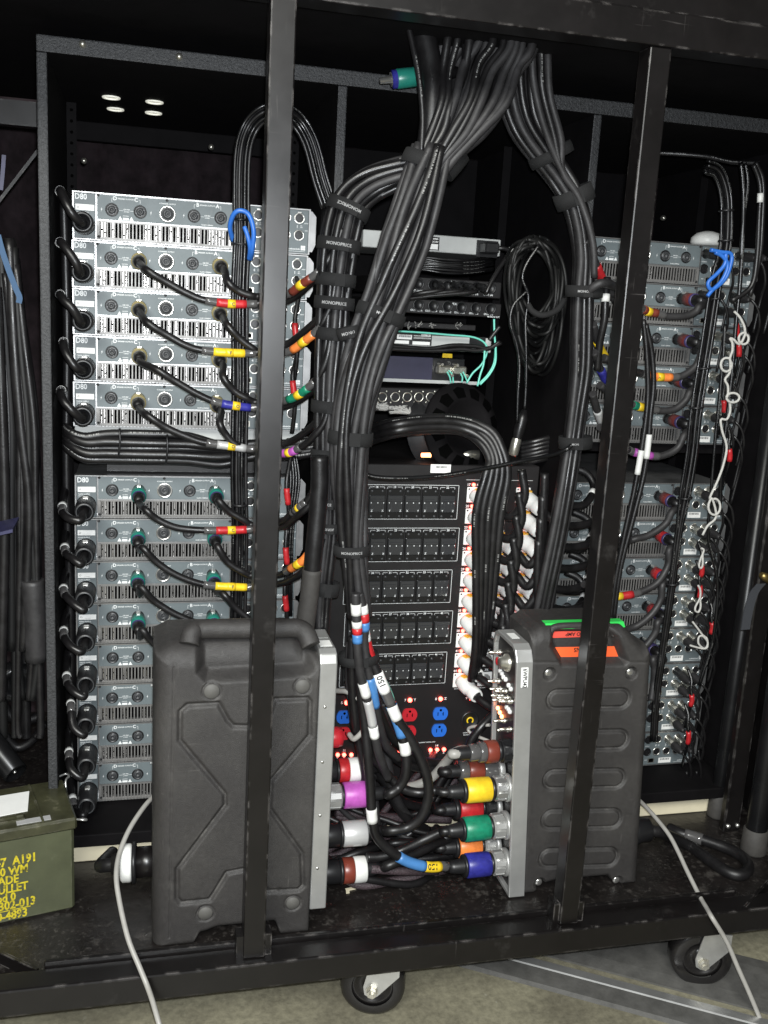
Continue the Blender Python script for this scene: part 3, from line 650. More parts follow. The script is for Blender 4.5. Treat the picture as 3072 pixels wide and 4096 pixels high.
# ------------------------------------------------------------------ mains plugs of the bay behind the can
stname = {'u': 'upper', 'l': 'lower'}
def mains(bay, st, i, pts, T, band, where):
    c = socket_world(bay, st, i, 0.0215, -0.0605, -0.004)
    n = 5 if st == 'u' else 8
    o = 'bottom' if i == n-1 else ORD[i]
    root = thing('mains_plug', f'black mains plug and lead in the {o} {stname[st]} amplifier {where}', 'plug', c, 'mains plugs of the amplifiers')
    plug_along(root, c, (0, -1, 0), [('plug_body', 'sock', [(0, 0), (0, 0.0185), (0.012, 0.0196), (0.040, 0.0198), (0.064, 0.0192), (0.070, 0.0165), (0.068, 0.0135), (0.050, 0.0125), (0.050, 0)]),
                                     ('inner_collar', 'sock2', [(0.050, 0.0126), (0.0690, 0.0140), (0.0705, 0.0155), (0.0685, 0.0160)])], 24)
    MB().cbox(c.x-0.0055, c.x+0.0055, c.y-0.030, c.y-0.018, c.z+0.0180, c.z+0.0218, 0.001).build('latch', M['ring'], root)
    e = c + Vector((0, -0.052, 0))
    P = catmull([e, e + Vector((-0.002, -0.024, -0.002))] + [atY(*T(x, y), Y) for (x, y, Y) in pts[:-1]] + [Vector(pts[-1])])
    MB().tube(P, 0.0082, 12).build('lead', M['cable'], root)
    L = sum((b_-a_).length for a_, b_ in zip(P, P[1:]))
    t = band
    MB().tube(cut(P, t, t+0.011/L), 0.0089, 12).build('label_sleeve', M['whitet'], root)
    MB().tube(cut(P, t-0.022/L, t+0.013/L), 0.0086, 12).build('heat_shrink', M['clear'], root)
    return root
wL = 'beside the ammunition can'
inner = lambda z: (-0.020, 0.05, z)
UP = {0: [(240, 420, -0.095), (160, 270, -0.085), (110, 170, -0.05)], 1: [(280, 960, -0.095), (170, 800, -0.085), (110, 740, -0.05)],
      2: [(250, 1480, -0.095), (150, 1380, -0.085), (110, 1320, -0.05)]}
for i, q in UP.items(): mains('L', 'u', i, q + [inner(ZS - i*U - 0.02)], ZA, 0.60, wL)
for i, q in {3: [(270, 590, -0.095), (170, 430, -0.085), (150, 330, -0.05)], 4: [(240, 1080, -0.095), (140, 960, -0.085), (120, 870, -0.05)]}.items(): mains('L', 'u', i, q + [inner(ZS - i*U - 0.02)], ZB, 0.60, wL)
for i, q in {0: [(330, 640, -0.10), (200, 610, -0.09), (135, 510, -0.05)], 1: [(340, 1120, -0.10), (250, 1060, -0.09), (165, 970, -0.05)], 2: [(370, 1630, -0.10), (250, 1550, -0.09), (150, 1410, -0.05)], 3: [(340, 2090, -0.10), (220, 2020, -0.09), (150, 1880, -0.05)]}.items(): mains('L', 'l', i, q + [inner(ZS - 0.55 - i*U - 0.02)], ZE, 0.55, wL)
for i, q in {4: [(370, 790, -0.10), (250, 720, -0.09), (185, 590, -0.05)], 5: [(370, 1215, -0.10), (260, 1120, -0.09), (230, 880, -0.05)], 6: [(350, 1690, -0.10), (230, 1590, -0.09), (210, 1420, -0.05)], 7: [(370, 2100, -0.10), (330, 2080, -0.09), (260, 1990, -0.05)]}.items(): mains('L', 'l', i, q + [inner(ZS - 0.55 - i*U - 0.02)], ZFx, 0.55, wL)
# the leads gather in a dark trunk along the side panel
for j in range(5):
    x = -0.017 + 0.002*(j % 2); y = 0.03 + 0.021*j
    P = catmull([(x, y, ZS-0.0), (x+0.004, y, ZS-0.25), (x, y-0.004, ZS-0.55), (x+0.005, y, ZS-0.9), (x, y, ZS-1.2)])
    cord('mains_trunk_cable', 'black mains cable running down the side panel beside the amplifiers', 'cable', P, 0.0085, 'cable', 'mains trunk cables on the side panel')
# ------------------------------------------------------------------ horizontal mains bundle between the stacks
for j, (ya, yb, yc, yl) in enumerate(((1345, 1345, 1470, 1330), (1430, 1455, 1490, 1370), (1500, 1505, 1520, 1420), (1560, 1580, 1600, 1470), (1625, 1640, 1680, 1530))):
    Y = -0.055 - 0.012*(j % 2)
    a = [(175, yl-60, -0.02), (230, yl, -0.05), (390, (yl+ya)/2+40, Y), (640, ya, Y), (1000, (ya+yb)/2, Y), (1500, yb+20*(j == 0), Y), (1900, yc, Y)]
    P = [atY(*ZB(x, y), Yv) for (x, y, Yv) in a] + [atY(x, y+13*j, -0.06) for (x, y) in ((1010, 1775), (1180, 1772), (1330, 1745), (1460, 1720))]
    P += [atY(x, y + 12*j, -0.14-0.01*(j % 2)) for (x, y) in ((1570, 1690), (1720, 1672), (1850, 1680))]
    P += [atY(1960-9*j, 1720+14*j, -0.17), atY(2010-13*j, 1800+10*j, -0.19), atY(2030-22*j, 1900, -0.2)]
    P += [atY(2005-25*j, 2050, -0.2), atY(1985-20*j, 2250, -0.19), atY(1960-14*j, 2480+20*j, -0.17), atY(1925-10*j, 2640+20*j, -0.14)]
    cord('mains_bundle_cable', 'black mains cable between the stacks, %s of five arching to the distributor' % ('topmost', 'second', 'middle', 'fourth', 'lowest')[j], 'cable', catmull(P), 0.0088, 'cablep' if j in (0, 2, 4) else 'cable', 'mains bundle between the stacks', n=11)
for (x, y0, y1, T, Y, nm) in ((775, 1300, 1560, ZB, -0.085, 'short'), (1300, 1370, 1650, ZB, -0.085, 'long')):
    P = catmull([atY(*T(x, y0-12), Y+0.02), atY(*T(x-5, y0), Y), atY(*T(x, (y0+y1)/2), Y-0.006), atY(*T(x-15, y1), Y), atY(*T(x-15, y1+10), Y+0.02)])
    tag(MB().tube(P, 0.0022, 6).build('zip_tie', M['sock']), f'black zip tie around the mains bundle between the stacks, the {nm} one', 'zip tie')
# ------------------------------------------------------------------ speaker leads of the left bay
LOOM = lambda x, y, Y=-0.24: (x, y, Y)
def speaker(st, i, ch, mid, T, bands, style, label, tail, Tt=None, r=0.0068):
    x = {'C': 0.1235, 'A': 0.2755}[ch]; c = socket_world('L', st, i, x, -0.030, -0.003)
    root = thing('speaker_lead', label, 'cable', c, 'speaker leads plugged into the amplifiers')
    sh = ('sock', 'gold', 'gold') if style == 'gold' else ('sock', 'dkgreen', 'dkpurple')
    plug_along(root, c, (0, -1, -0.10), [('plug_body', sh[0], [(0, 0), (0, 0.0118), (0.014, 0.0122), (0.026, 0.0136)]),
        ('plug_ring', sh[1], [(0.013, 0.0120), (0.014, 0.0148), (0.042, 0.0150), (0.044, 0.0130)]),
        ('plug_cap', sh[2] if style != 'gold' else 'ring', [(0.043, 0.0128), (0.047, 0.0124), (0.049, 0.0108)]),
        ('strain_relief', 'cable', [(0.042, 0.0122), (0.055, 0.0108), (0.075, 0.0078), (0.075, 0)])], 20)
    MB().cbox(c.x-0.0045, c.x+0.0045, c.y-0.022, c.y-0.006, c.z+0.009, c.z+0.0150, 0.001).build('latch', M['ring'], root)
    e = c + Vector((0, -0.062, -0.0062))
    pts = [e, e + Vector((0.004, -0.030, -0.006))] + [atY(*T(q[0], q[1]), q[2] if len(q) > 2 else -0.135) for q in mid]
    pts += [atY(*(Tt or T)(q[0], q[1]), q[2]) for q in tail]
    P = catmull(pts); MB().tube(P, r, 11).build('jacket', M['cable'], root)
    L = sum((b_-a_).length for a_, b_ in zip(P, P[1:]))
    for (px, py, ln, bm, tx, Tb) in bands:          # band centre given in the photograph
        q = Vector(Tb(px, py)); best, acc, bt = 1e9, 0.0, 0.5
        for k in range(1, len(P)):
            acc += (P[k]-P[k-1]).length; d = P[k] - CAM; w = d.dot(CF); sx, sy = W/2 + F*d.dot(CR)/w, H/2 - F*d.dot(CU)/w
            e2 = (sx-q[0])**2 + (sy-q[1])**2
            if e2 < best: best, bt = e2, acc/L
        h = ln/2/L
        s0 = MB().tube(cut(P, max(0, bt-h*1.75), min(1, bt+h*1.75)), r*1.10, 14).build('heat_shrink', M['clear'], root)
        o = MB().tube(cut(P, max(0, bt-h), min(1, bt+h)), r*1.17, 14).build('tape_band', M[bm], root)
        y = MB().tube(cut(P, max(0, bt-h*0.26), min(1, bt+h*0.26)), r*1.22, 14).build('label_wrap', M['yellow'], root)
        b = MB(); band_text(b, P, bt, tx, 0.0085, r*1.22); b.build('band_letter', M['print'], y)
    return root
sl = 'speaker lead from the {} upper amplifier behind the post, {} band'
speaker('u', 1, 'C', [(640, 415), (720, 463), (800, 507), (880, 540), (1000, 557), (1120, 556)], Z3, [(1000, 556, 0.055, 'red', 'C', Z3)], 'gold', 'black speaker lead with red band from the second upper amplifier', [(1240, 545, -0.16), (1330, 480, -0.2), (1400, 400, -0.24), (1470, 250, -0.25)])
speaker('u', 1, 'A', [(985, 462), (1030, 500), (1080, 520), (1130, 526)], Z3, [(1300, 475, 0.055, 'brown', 'Y', Z3)], 'gold', 'black speaker lead with brown band from the second upper amplifier', [(1240, 515, -0.19), (1300, 475, -0.22), (1380, 415, -0.25), (1440, 330, -0.26), (1480, 230, -0.26)])
speaker('u', 2, 'C', [(640, 640), (720, 690), (800, 735), (870, 757), (990, 768), (1110, 768)], Z3, [(990, 768, 0.058, 'yellow', 'F', Z3)], 'gold', 'black speaker lead with yellow band from the third upper amplifier', [(1230, 735, -0.16), (1310, 680, -0.2), (1400, 590, -0.24), (1440, 480, -0.25)])
speaker('u', 2, 'A', [(985, 652), (1040, 710), (1090, 748), (1130, 768)], Z3, [(1310, 722, 0.060, 'orange', 'Y', Z3)], 'gold', 'black speaker lead with orange band from the third upper amplifier', [(1240, 765, -0.19), (1310, 722, -0.22), (1380, 660, -0.25), (1430, 560, -0.26), (1450, 460, -0.26)])
speaker('u', 3, 'C', [(680, 842), (760, 892), (850, 945), (930, 980), (1020, 998), (1110, 1006)], Z3, [(1015, 998, 0.055, 'blue', 'O', Z3)], 'gold', 'black speaker lead with dark blue band from the fourth upper amplifier', [(1230, 1000, -0.16), (1320, 955, -0.2), (1390, 880, -0.24), (1430, 750, -0.25)])
speaker('u', 3, 'A', [(965, 872), (1010, 930), (1060, 962), (1120, 985)], Z3, [(1290, 948, 0.055, 'green', 'O', Z3)], 'gold', 'black speaker lead with green band from the fourth upper amplifier', [(1230, 975, -0.19), (1300, 943, -0.22), (1370, 880, -0.25), (1410, 800, -0.26), (1430, 700, -0.26)])
speaker('u', 4, 'C', [(640, 1040), (720, 1092), (800, 1128), (880, 1155), (1000, 1172), (1110, 1184)], Z3, [(1000, 1170, 0.055, 'silver', 'O', Z3)], 'gold', 'black speaker lead with silver band from the bottom upper amplifier', [(1230, 1160, -0.16), (1310, 1118, -0.2), (1390, 1035, -0.24), (1420, 900, -0.25)])
speaker('u', 4, 'A', [(950, 1070), (975, 1120), (1020, 1165), (1100, 1195)], Z3, [(1250, 1197, 0.040, 'purple', 'F', Z3)], 'gold', 'black speaker lead with purple band from the bottom upper amplifier', [(1225, 1203, -0.19), (1290, 1182, -0.22), (1350, 1135, -0.25), (1405, 1060, -0.26), (1420, 950, -0.26)])
speaker('l', 0, 'C', [(745, 305), (800, 352), (880, 390), (960, 405), (1100, 411), (1290, 405)], Z4, [(1175, 410, 0.060, 'red', 'C', Z4)], 'green', 'black speaker lead with red band from the top lower amplifier', [(870, 815, -0.18), (1000, 742, -0.22), (1110, 645, -0.25), (1230, 540, -0.26), (1330, 380, -0.26)], ZG)
speaker('l', 0, 'A', [(1115, 258), (1170, 312), (1240, 355), (1300, 385)], Z4, [(1130, 632, 0.03, 'clear', ' ', ZG)], 'green', 'black speaker lead with clear sleeve from the top lower amplifier', [(870, 745, -0.19), (1000, 645, -0.22), (1150, 525, -0.25), (1250, 410, -0.26), (1330, 250, -0.26)], ZG)
speaker('l', 1, 'C', [(730, 500), (800, 572), (880, 627), (970, 667), (1060, 690), (1180, 698), (1300, 700)], Z4, [(1180, 697, 0.062, 'yellow', 'F', Z4)], 'green', 'black speaker lead with yellow band from the second lower amplifier', [(850, 1530, -0.18), (1000, 1475, -0.22), (1130, 1390, -0.25), (1300, 1200, -0.26), (1400, 950, -0.26)], ZG)
speaker('l', 1, 'A', [(1110, 490), (1160, 570), (1230, 618), (1300, 645)], Z4, [(1080, 1285, 0.062, 'orange', 'E', ZG)], 'green', 'black speaker lead with orange band from the second lower amplifier', [(850, 1420, -0.19), (960, 1360, -0.22), (1080, 1285, -0.25), (1180, 1200, -0.26), (1330, 980, -0.26)], ZG)
speaker('l', 2, 'C', [(720, 700), (790, 772), (880, 830), (960, 866), (1010, 882)], Z4, [], 'green', 'black speaker lead from the third lower amplifier, its C socket', [(1150, 905, -0.14), (1330, 930, -0.15)])
speaker('l', 2, 'A', [(1140, 735), (1200, 802), (1270, 862)], Z4, [], 'green', 'black speaker lead from the third lower amplifier, its A socket', [(1320, 900, -0.14), (1400, 950, -0.15)])
speaker('l', 3, 'C', [(725, 918), (770, 972), (820, 1020)], Z4, [], 'green', 'black speaker lead from the fourth lower amplifier, its C socket', [(900, 1080, -0.14), (1000, 1120, -0.14)])
speaker('l', 3, 'A', [(1120, 930), (1180, 990)], Z4, [], 'green', 'black speaker lead from the fourth lower amplifier, its A socket', [(1280, 1060, -0.14), (1400, 1100, -0.14)])
# ------------------------------------------------------------------ bundles
def bundle(ctr, r, cnt, name, label, group, mats=('cable',), spread=1.0, twist=0.6, n=8, jitter=0.0, thin=False, flat=1.0):
    """ctr: world centre path points with half-width; cables packed round it"""
    C0 = catmull([c for c, _ in ctr], 6); ws = []
    k = len(ctr) - 1
    for i in range(len(C0)):
        t = i/(len(C0)-1)*k; a = min(int(t), k-1); ws.append(ctr[a][1]*(1-(t-a)) + ctr[a+1][1]*(t-a))
    fr = frames(C0); slots = []; rng = 0
    while len(slots) < cnt:
        if rng == 0: slots.append((0, 0))
        else:
            for q in range(6*rng):
                slots.append((rng, 2*math.pi*q/(6*rng) + 0.3*rng))
        rng += 1
    slots = slots[:cnt]; mx = max(s_[0] for s_ in slots) or 1
    out = []; rnd = random.Random(len(group)+cnt)
    for j, (rg, an) in enumerate(slots):
        ph = rnd.uniform(-0.25, 0.25); am = rnd.uniform(0.85, 1.1); w1 = rnd.uniform(1.5, 4); w2 = rnd.uniform(0, 6)
        P = []
        for i, c in enumerate(C0):
            t, N, B = fr[i]; u = i/(len(C0)-1); a = an + ph + twist*u + jitter*math.sin(w1*6*u + w2)
            h = max(0.0, ws[i]-r)*rg/mx*am
            P.append(c + N*math.cos(a)*h*flat + B*math.sin(a)*h)
        out.append(cord(name, label, 'cable', P, r*rnd.uniform(0.93, 1.05), mats[j % len(mats)], group, n=n))
    return C0
def wrap(c, axis, rad, h, label, text=None, T=None, flat=0.86, group='hook and loop cable wraps', flip=False, ts=0.0085):
    axis = Vector(axis).normalized(); v = (CAM - c); v = (v - axis*v.dot(axis)).normalized(); s_ = axis.cross(v)
    root = thing('cable_wrap', label, 'cable wrap', c, group); b = MB(); n = 22
    rows = [(-h/2, 0.97), (-h/2, 1.0), (0, 1.02), (h/2, 1.0), (h/2, 0.97)]; base = []
    for (t, k) in rows: base.append(b.add([c + axis*t + (s_*math.cos(2*math.pi*i/n) + v*flat*math.sin(2*math.pi*i/n))*rad*k for i in range(n)]))
    for a, d in zip(base, base[1:]):
        for i in range(n): j = (i+1) % n; b.face((a+i, a+j, d+j, d+i), True)
    b.build('strap_band', M['velcro'], root)
    e = MB(); e.obox(c + v*(rad*flat*1.035) - s_*rad*0.02, c + v*(rad*flat*0.93) + s_*rad*0.46, axis*h*0.94, v*0.0022); e.build('strap_end', M['velcro'], root)
    if text:
        b = MB(); xd, zd = (s_, axis) if not flip else (-s_, -axis)
        vs, fs, x0, x1 = text_geo(text); wdt = (x1-x0)*ts
        k = b.add([Vector((0, 0, 0))]*len(vs))
        for i, q in enumerate(vs):
            u = (q.x - (x0+x1)/2)*ts; an = u/rad
            b.v[k+i] = c + (s_*math.sin(an)*(1 if not flip else -1) + v*flat*math.cos(an))*rad*1.05 + v*0.0006 + (zd*((q.y-0.35)*ts))
        for f in fs: b.face([k+i for i in f])
        b.build('printed_lettering', M['wrapprint'], root)
    return root
dp = lambda x, y, Y: atY(*DISP(x, y), Y)
# main trunk: from the top opening to the connectors between the two cases
trunk = [(dp(935, 325, -0.30), 0.036), (dp(908, 420, -0.31), 0.040), (dp(878, 520, -0.31), 0.043), (dp(838, 640, -0.31), 0.040), (dp(800, 740, -0.31), 0.040), (dp(772, 840, -0.31), 0.038), (dp(756, 940, -0.31), 0.036), (dp(754, 1040, -0.31), 0.034), (dp(760, 1140, -0.31), 0.029), (dp(768, 1230, -0.31), 0.024), (dp(778, 1330, -0.31), 0.024)]
bundle(trunk, 0.0078, 19, 'trunk_cable', 'thick black cable in the main trunk hanging before the middle bay', 'main trunk cables', ('cableg', 'cableg', 'cableg', 'cable', 'cablep', 'cableg', 'cableg'), twist=1.1, n=10, jitter=0.22)
for j in range(34):
    k = (j*0.618034 + 0.05) % 1.0; ly = j % 5
    Y0 = -0.20 - 0.028*ly; Y1 = -0.245 - 0.020*ly; wv = 7*math.sin(j*2.3); rj = random.Random(j); w2, w3 = rj.uniform(-9, 9), rj.uniform(-12, 12)
    x0 = 958 + k*200
    P = [dp(x0+18-4*ly, -75, Y0+0.04), dp(x0+12-4*ly, 5+k*25, Y0+0.02), dp(x0+wv, 75+k*30, Y0), dp(946 + k*176 + w2, 150+w3, Y0), dp(934 + k*160 - wv, 220+w2, Y1), dp(918 + k*124 + w3*0.6, 285, Y1), dp(901 + k*84, 342, -0.262-0.014*ly), dp(893 + k*50, 395, -0.265-0.012*ly)]
    P += [dp(872 + k*30, 480, -0.275), dp(846 + k*20, 570, -0.275)] if j % 3 == 0 else [dp(872 + k*20, 450, -0.275), dp(852, 520, -0.27)]
    cord('fan_cable', 'black cable fanning down from the top opening into the main trunk', 'cable', catmull(P), (0.0062, 0.0074, 0.0080)[j % 3], ('cableg', 'cableg', 'cable', 'cableg', 'cablep', 'cableg', 'cable')[j % 7], 'cables fanning from the top opening')
cord('hose_cable', 'very thick smooth black cable beside the fanning cables at the top', 'cable', catmull([dp(880, -60, -0.25), dp(895, 5, -0.25), dp(912, 60, -0.26), dp(928, 130, -0.27), dp(934, 210, -0.28), dp(928, 290, -0.28), dp(915, 370, -0.28)]), 0.020, 'cable', n=14)
cord('printed_cable', 'thin printed black cable left of the thick hose at the top', 'cable', catmull([dp(850, -60, -0.27), dp(872, 20, -0.29), dp(890, 90, -0.30), dp(905, 170, -0.31), dp(913, 250, -0.31), dp(910, 330, -0.31)]), 0.0052, 'cablep')
# second loom: an arch leaving the trunk's tie and dropping beside the left bay
arch = [(dp(905, 365, -0.27), 0.026), (dp(855, 378, -0.26), 0.028), (dp(800, 402, -0.25), 0.032), (dp(758, 440, -0.25), 0.034), (dp(738, 500, -0.25), 0.036), (dp(728, 560, -0.25), 0.035), (dp(722, 640, -0.25), 0.031), (dp(718, 720, -0.25), 0.030), (dp(712, 800, -0.25), 0.028), (dp(708, 880, -0.25), 0.026), (dp(706, 970, -0.25), 0.024), (dp(704, 1080, -0.25), 0.024), (dp(704, 1160, -0.25), 0.022), (dp(694, 1270, -0.25), 0.021), (dp(690, 1400, -0.24), 0.018)]
bundle(arch, 0.0072, 15, 'loom_cable', 'black speaker cable in the loom that arches from the trunk beside the amplifier bay', 'loom cables beside the amplifier bay', ('cableg', 'cable', 'cable'), twist=0.9, n=8, jitter=0.15)
# sleeve hanging beside the loom
P = catmull([dp(690, 985, -0.285), dp(690, 1050, -0.285), dp(684, 1130, -0.285), dp(677, 1200, -0.285), dp(668, 1290, -0.28), dp(655, 1380, -0.27)])
t = thing('sleeved_cable', 'thick black cable whose lower half is wrapped in grey tape', 'cable', P[-1])
MB().tube(P, 0.0165, 14).build('jacket', M['cable'], t); MB().tube(cut(P, 0.60, 1.0), 0.0176, 14).build('tape_sleeve', M['foot'], t)
# third loom: towards the bay with the white string
loomr = [(dp(1150, -70, -0.20), 0.052), (dp(1140, 30, -0.20), 0.050), (dp(1128, 150, -0.20), 0.050), (dp(1140, 250, -0.20), 0.042), (dp(1178, 320, -0.20), 0.036), (dp(1215, 375, -0.20), 0.033), (dp(1243, 425, -0.21), 0.031), (dp(1262, 490, -0.21), 0.031), (dp(1270, 560, -0.21), 0.030), (dp(1266, 630, -0.21), 0.029), (dp(1264, 720, -0.21), 0.030), (dp(1262, 800, -0.21), 0.029), (dp(1252, 880, -0.21), 0.027), (dp(1243, 950, -0.21), 0.027), (dp(1228, 1050, -0.22), 0.027), (dp(1208, 1160, -0.22), 0.027), (dp(1185, 1270, -0.22), 0.026), (dp(1170, 1350, -0.21), 0.025)]
bundle(loomr, 0.0078, 14, 'bay_loom_cable', 'black cable in the loom hanging before the bay with white string', 'loom cables before the white string bay', ('cableg', 'cable', 'cableg', 'cablep', 'cable'), twist=0.7, n=9, jitter=0.12)
for (x0, y0) in ((1150, 60), (1168, 70), (1184, 80)):
    cord('bay_loom_cable', 'black cable in the loom hanging before the bay with white string', 'cable', catmull([dp(x0+6, y0-160, -0.24), dp(x0, y0-40, -0.25), dp(x0, y0+60, -0.26), dp(x0+5, y0+130, -0.26), dp(x0+28, y0+220, -0.25), dp(1215, 370, -0.24), dp(1252, 430, -0.24), dp(1280, 520, -0.24), dp(1284, 600, -0.235)]), 0.0068, 'cablep' if x0 == 1168 else 'cableg', 'loom cables before the white string bay')
# hook and loop wraps
def wrp(x, y, ax, Y, rad, h, txt, lab, flip=False, ts=0.0085): wrap(dp(x, y, Y), Vector((ax[0], 0, ax[1])), rad*(0.90 if 'trunk' not in lab else 1.0), h, lab, txt, flip=flip, ts=ts*0.78)
wrp(752, 452, (0.35, 0.94), -0.252, 0.043, 0.022, 'MONOPRICE', 'black cable wrap with white lettering, highest on the loom arch', True, 0.0098)
wrp(732, 530, (0.1, 1), -0.252, 0.043, 0.022, 'MONOPRICE', 'black cable wrap with white lettering, second down the loom arch', ts=0.0098)
wrp(725, 605, (0.05, 1), -0.25, 0.040, 0.022, None, 'plain black cable wrap on the loom below two lettered wraps')
wrp(722, 655, (0.05, 1), -0.252, 0.040, 0.022, 'MONOPRICE', 'black cable wrap with white lettering, third down the loom arch', ts=0.0098)
wrp(722, 722, (0.05, 1), -0.25, 0.037, 0.022, None, 'plain black cable wrap on the loom beside the orange band lead')
wrp(752, 718, (-0.3, 0.95), -0.30, 0.020, 0.020, 'MONO', 'small lettered cable wrap between loom and trunk', ts=0.0095)
wrp(708, 878, (0.05, 1), -0.25, 0.034, 0.022, None, 'plain black cable wrap on the loom beside the green band lead')
wrp(704, 985, (0.03, 1), -0.25, 0.031, 0.026, None, 'plain black cable wrap on the loom below the purple band lead')
wrp(706, 1085, (0.03, 1), -0.252, 0.030, 0.019, 'PRICE', 'cable wrap with partly hidden lettering low on the loom')
wrp(708, 1138, (0.03, 1), -0.252, 0.030, 0.019, 'MONOP', 'lettered cable wrap just above the grey taped cable')
wrp(704, 1270, (0.1, 1), -0.25, 0.029, 0.026, None, 'lowest plain black cable wrap on the loom above the left rubber case')
wrp(912, 352, (0.35, 0.94), -0.30, 0.040, 0.024, None, 'wide black cable wrap gathering the fanning cables')
wrp(965, 342, (0.62, 0.78), -0.285, 0.036, 0.045, None, 'second wide cable wrap where the fanning cables meet')
wrp(822, 680, (0.30, 0.95), -0.31, 0.044, 0.022, 'MON', 'black cable wrap high on the main trunk')
wrp(760, 1187, (-0.05, 1), -0.312, 0.033, 0.020, 'MONOPRICE', 'lettered cable wrap low on the main trunk')
wrp(775, 1420, (-0.1, 1), -0.31, 0.038, 0.018, None, 'lowest cable wrap on the trunk before the breakers')
wrp(757, 945, (0.05, 1), -0.31, 0.040, 0.024, None, 'plain cable wrap on the trunk beside the cable arch')
wrp(1262, 630, (-0.02, 1), -0.215, 0.040, 0.022, 'MONOP', 'lettered cable wrap on the loom beside the coiled cables', ts=0.008)
wrp(1243, 955, (-0.08, 1), -0.215, 0.037, 0.024, 'MON', 'lettered cable wrap low on the loom before the white string bay', ts=0.007)
wrp(1240, 425, (-0.45, 0.89), -0.21, 0.042, 0.030, None, 'wide cable wrap at the bend of the loom before the white string bay')
wrp(1190, 335, (-0.5, 0.86), -0.205, 0.047, 0.02, None, 'highest cable wrap on the loom before the white string bay')
# thin signal bundle of the left bay, over the top and down past the grilles
sig = [(x, y) for (x, y) in ((712, 445), (692, 385), (672, 310), (645, 262), (610, 240), (570, 245), (540, 275), (524, 330), (521, 420), (522, 520), (518, 620), (518, 720), (519, 830), (517, 930), (516, 1030), (518, 1130), (517, 1230), (514, 1345))]
bundle([(dp(x, y, -0.105 if 250 < y else -0.12), 0.0165) for (x, y) in sig], 0.0038, 7, 'signal_cable', 'thin black signal cable in the flat bundle crossing the bright grilles', 'signal cables crossing the bright grilles', ('thin', 'cable'), twist=0.3, n=7, flat=0.5)
for j, y in enumerate((475, 528, 630, 735, 850, 965, 1090)):
    c = dp(521 - 0.003*y, y, -0.105); tag(MB().torus(c, (0, 0, 1), 0.0145, 0.0026, 18, 6).build('zip_tie', M['sock']), 'small black zip tie around the thin signal bundle', 'zip tie', 'zip ties on the signal bundle')
# blue patch loop
P = catmull([dp(503, 520, -0.10), dp(497, 490, -0.12), dp(505, 463, -0.135), dp(520, 455, -0.14), dp(538, 465, -0.14), dp(548, 500, -0.14), dp(545, 540, -0.13), dp(541, 560, -0.11)])
cord('blue_patch_cord', 'bright blue patch cord looped over the thin signal bundle', 'cable', P, 0.0045, 'bluec')
P = catmull([dp(528, 490, -0.13), dp(535, 510, -0.135), dp(540, 535, -0.13), dp(538, 560, -0.11)])
cord('blue_patch_cord', 'short blue patch cord inside the blue loop', 'cable', P, 0.0042, 'bluec')
# red-banded leads behind the post
for j, (x, y, yb) in enumerate(((640, 660, 700), (635, 790, 815), (622, 1010, 1050), (620, 1130, 1180), (618, 1240, 1275))):
    P = catmull([dp(x, y-60, -0.02), dp(x+8, y-35, -0.06), dp(x+2, y, -0.08), dp(x-3, yb, -0.09), dp(x+2, yb+60, -0.09), dp(x-4, yb+120, -0.08)])
    cord('red_marked_lead', 'thin black lead with red sleeve in the input sockets beside the loom', 'cable', P, 0.0045, 'cable', 'red sleeved input leads', bands=((0.52, 0.66, 'red', 1.35),))
for j in range(4):
    P = catmull([dp(625+5*j, 985, -0.07), dp(628+6*j, 1040, -0.08), dp(622+5*j, 1110, -0.085), dp(616+5*j, 1180, -0.085), dp(620+3*j, 1330, -0.08)])
    cord('input_lead', 'thin black input lead running down beside the loom', 'cable', P, 0.0032, 'thin', 'thin input leads beside the loom', n=7)
# ================================================================== RIGHT BAY
def rspeaker(st, i, mid, T, ring, label, band=None):
    c = socket_world('R', st, i, 0.2755, -0.030, -0.003)
    root = thing('speaker_lead', label, 'cable', c, 'speaker leads plugged into the amplifiers')
    plug_along(root, c, (0.06, -1, -0.05), [('plug_body', 'sock', [(0, 0), (0, 0.0108), (0.016, 0.0110), (0.028, 0.0128)]), ('plug_ring', ring, [(0.020, 0.0115), (0.021, 0.0140), (0.046, 0.0140), (0.048, 0.0125)]),
        ('plug_cap', 'dkpurple', [(0.047, 0.0141), (0.052, 0.0141), (0.053, 0.0120)]), ('strain_relief', 'cable', [(0.048, 0.0128), (0.062, 0.0112), (0.082, 0.0080), (0.082, 0)])], 20)
    MB().cbox(c.x-0.0045, c.x+0.0045, c.y-0.022, c.y-0.006, c.z+0.009, c.z+0.0150, 0.001).build('latch', M['ring'], root)
    e = c + Vector((0.0042, -0.070, -0.0035))
    P = catmull([e, e + Vector((0.003, -0.022, -0.008))] + [atY(*T(q[0], q[1]), q[2] if len(q) > 2 else -0.12) for q in mid])
    MB().tube(P, 0.0078, 11).build('jacket', M['cableg'], root)
    if band:
        t0, t1, bm, tx = band
        MB().tube(cut(P, t0-0.05, t1+0.05), 0.0084, 13).build('heat_shrink', M['clear'], root); o = MB().tube(cut(P, t0, t1), 0.0090, 13).build('tape_band', M[bm], root)
        tm = (t0+t1)/2; y = MB().tube(cut(P, tm-0.02, tm+0.02), 0.0093, 13).build('label_wrap', M['yellow'], root)
        b = MB(); band_text(b, P, tm, tx, 0.0085, 0.0093); b.build('band_letter', M['print'], y)
wR = 'amplifier in the bay with white string'
rspeaker('u', 1, [(1030, 745), (990, 800), (900, 835), (740, 840), (640, 812), (540, 790), (400, 700, -0.16), (260, 640, -0.19), (130, 570, -0.2)], R1, 'dkred', 'black speaker lead with dull red ring, second upper ' + wR, (0.46, 0.58, 'brown', 'Y'))
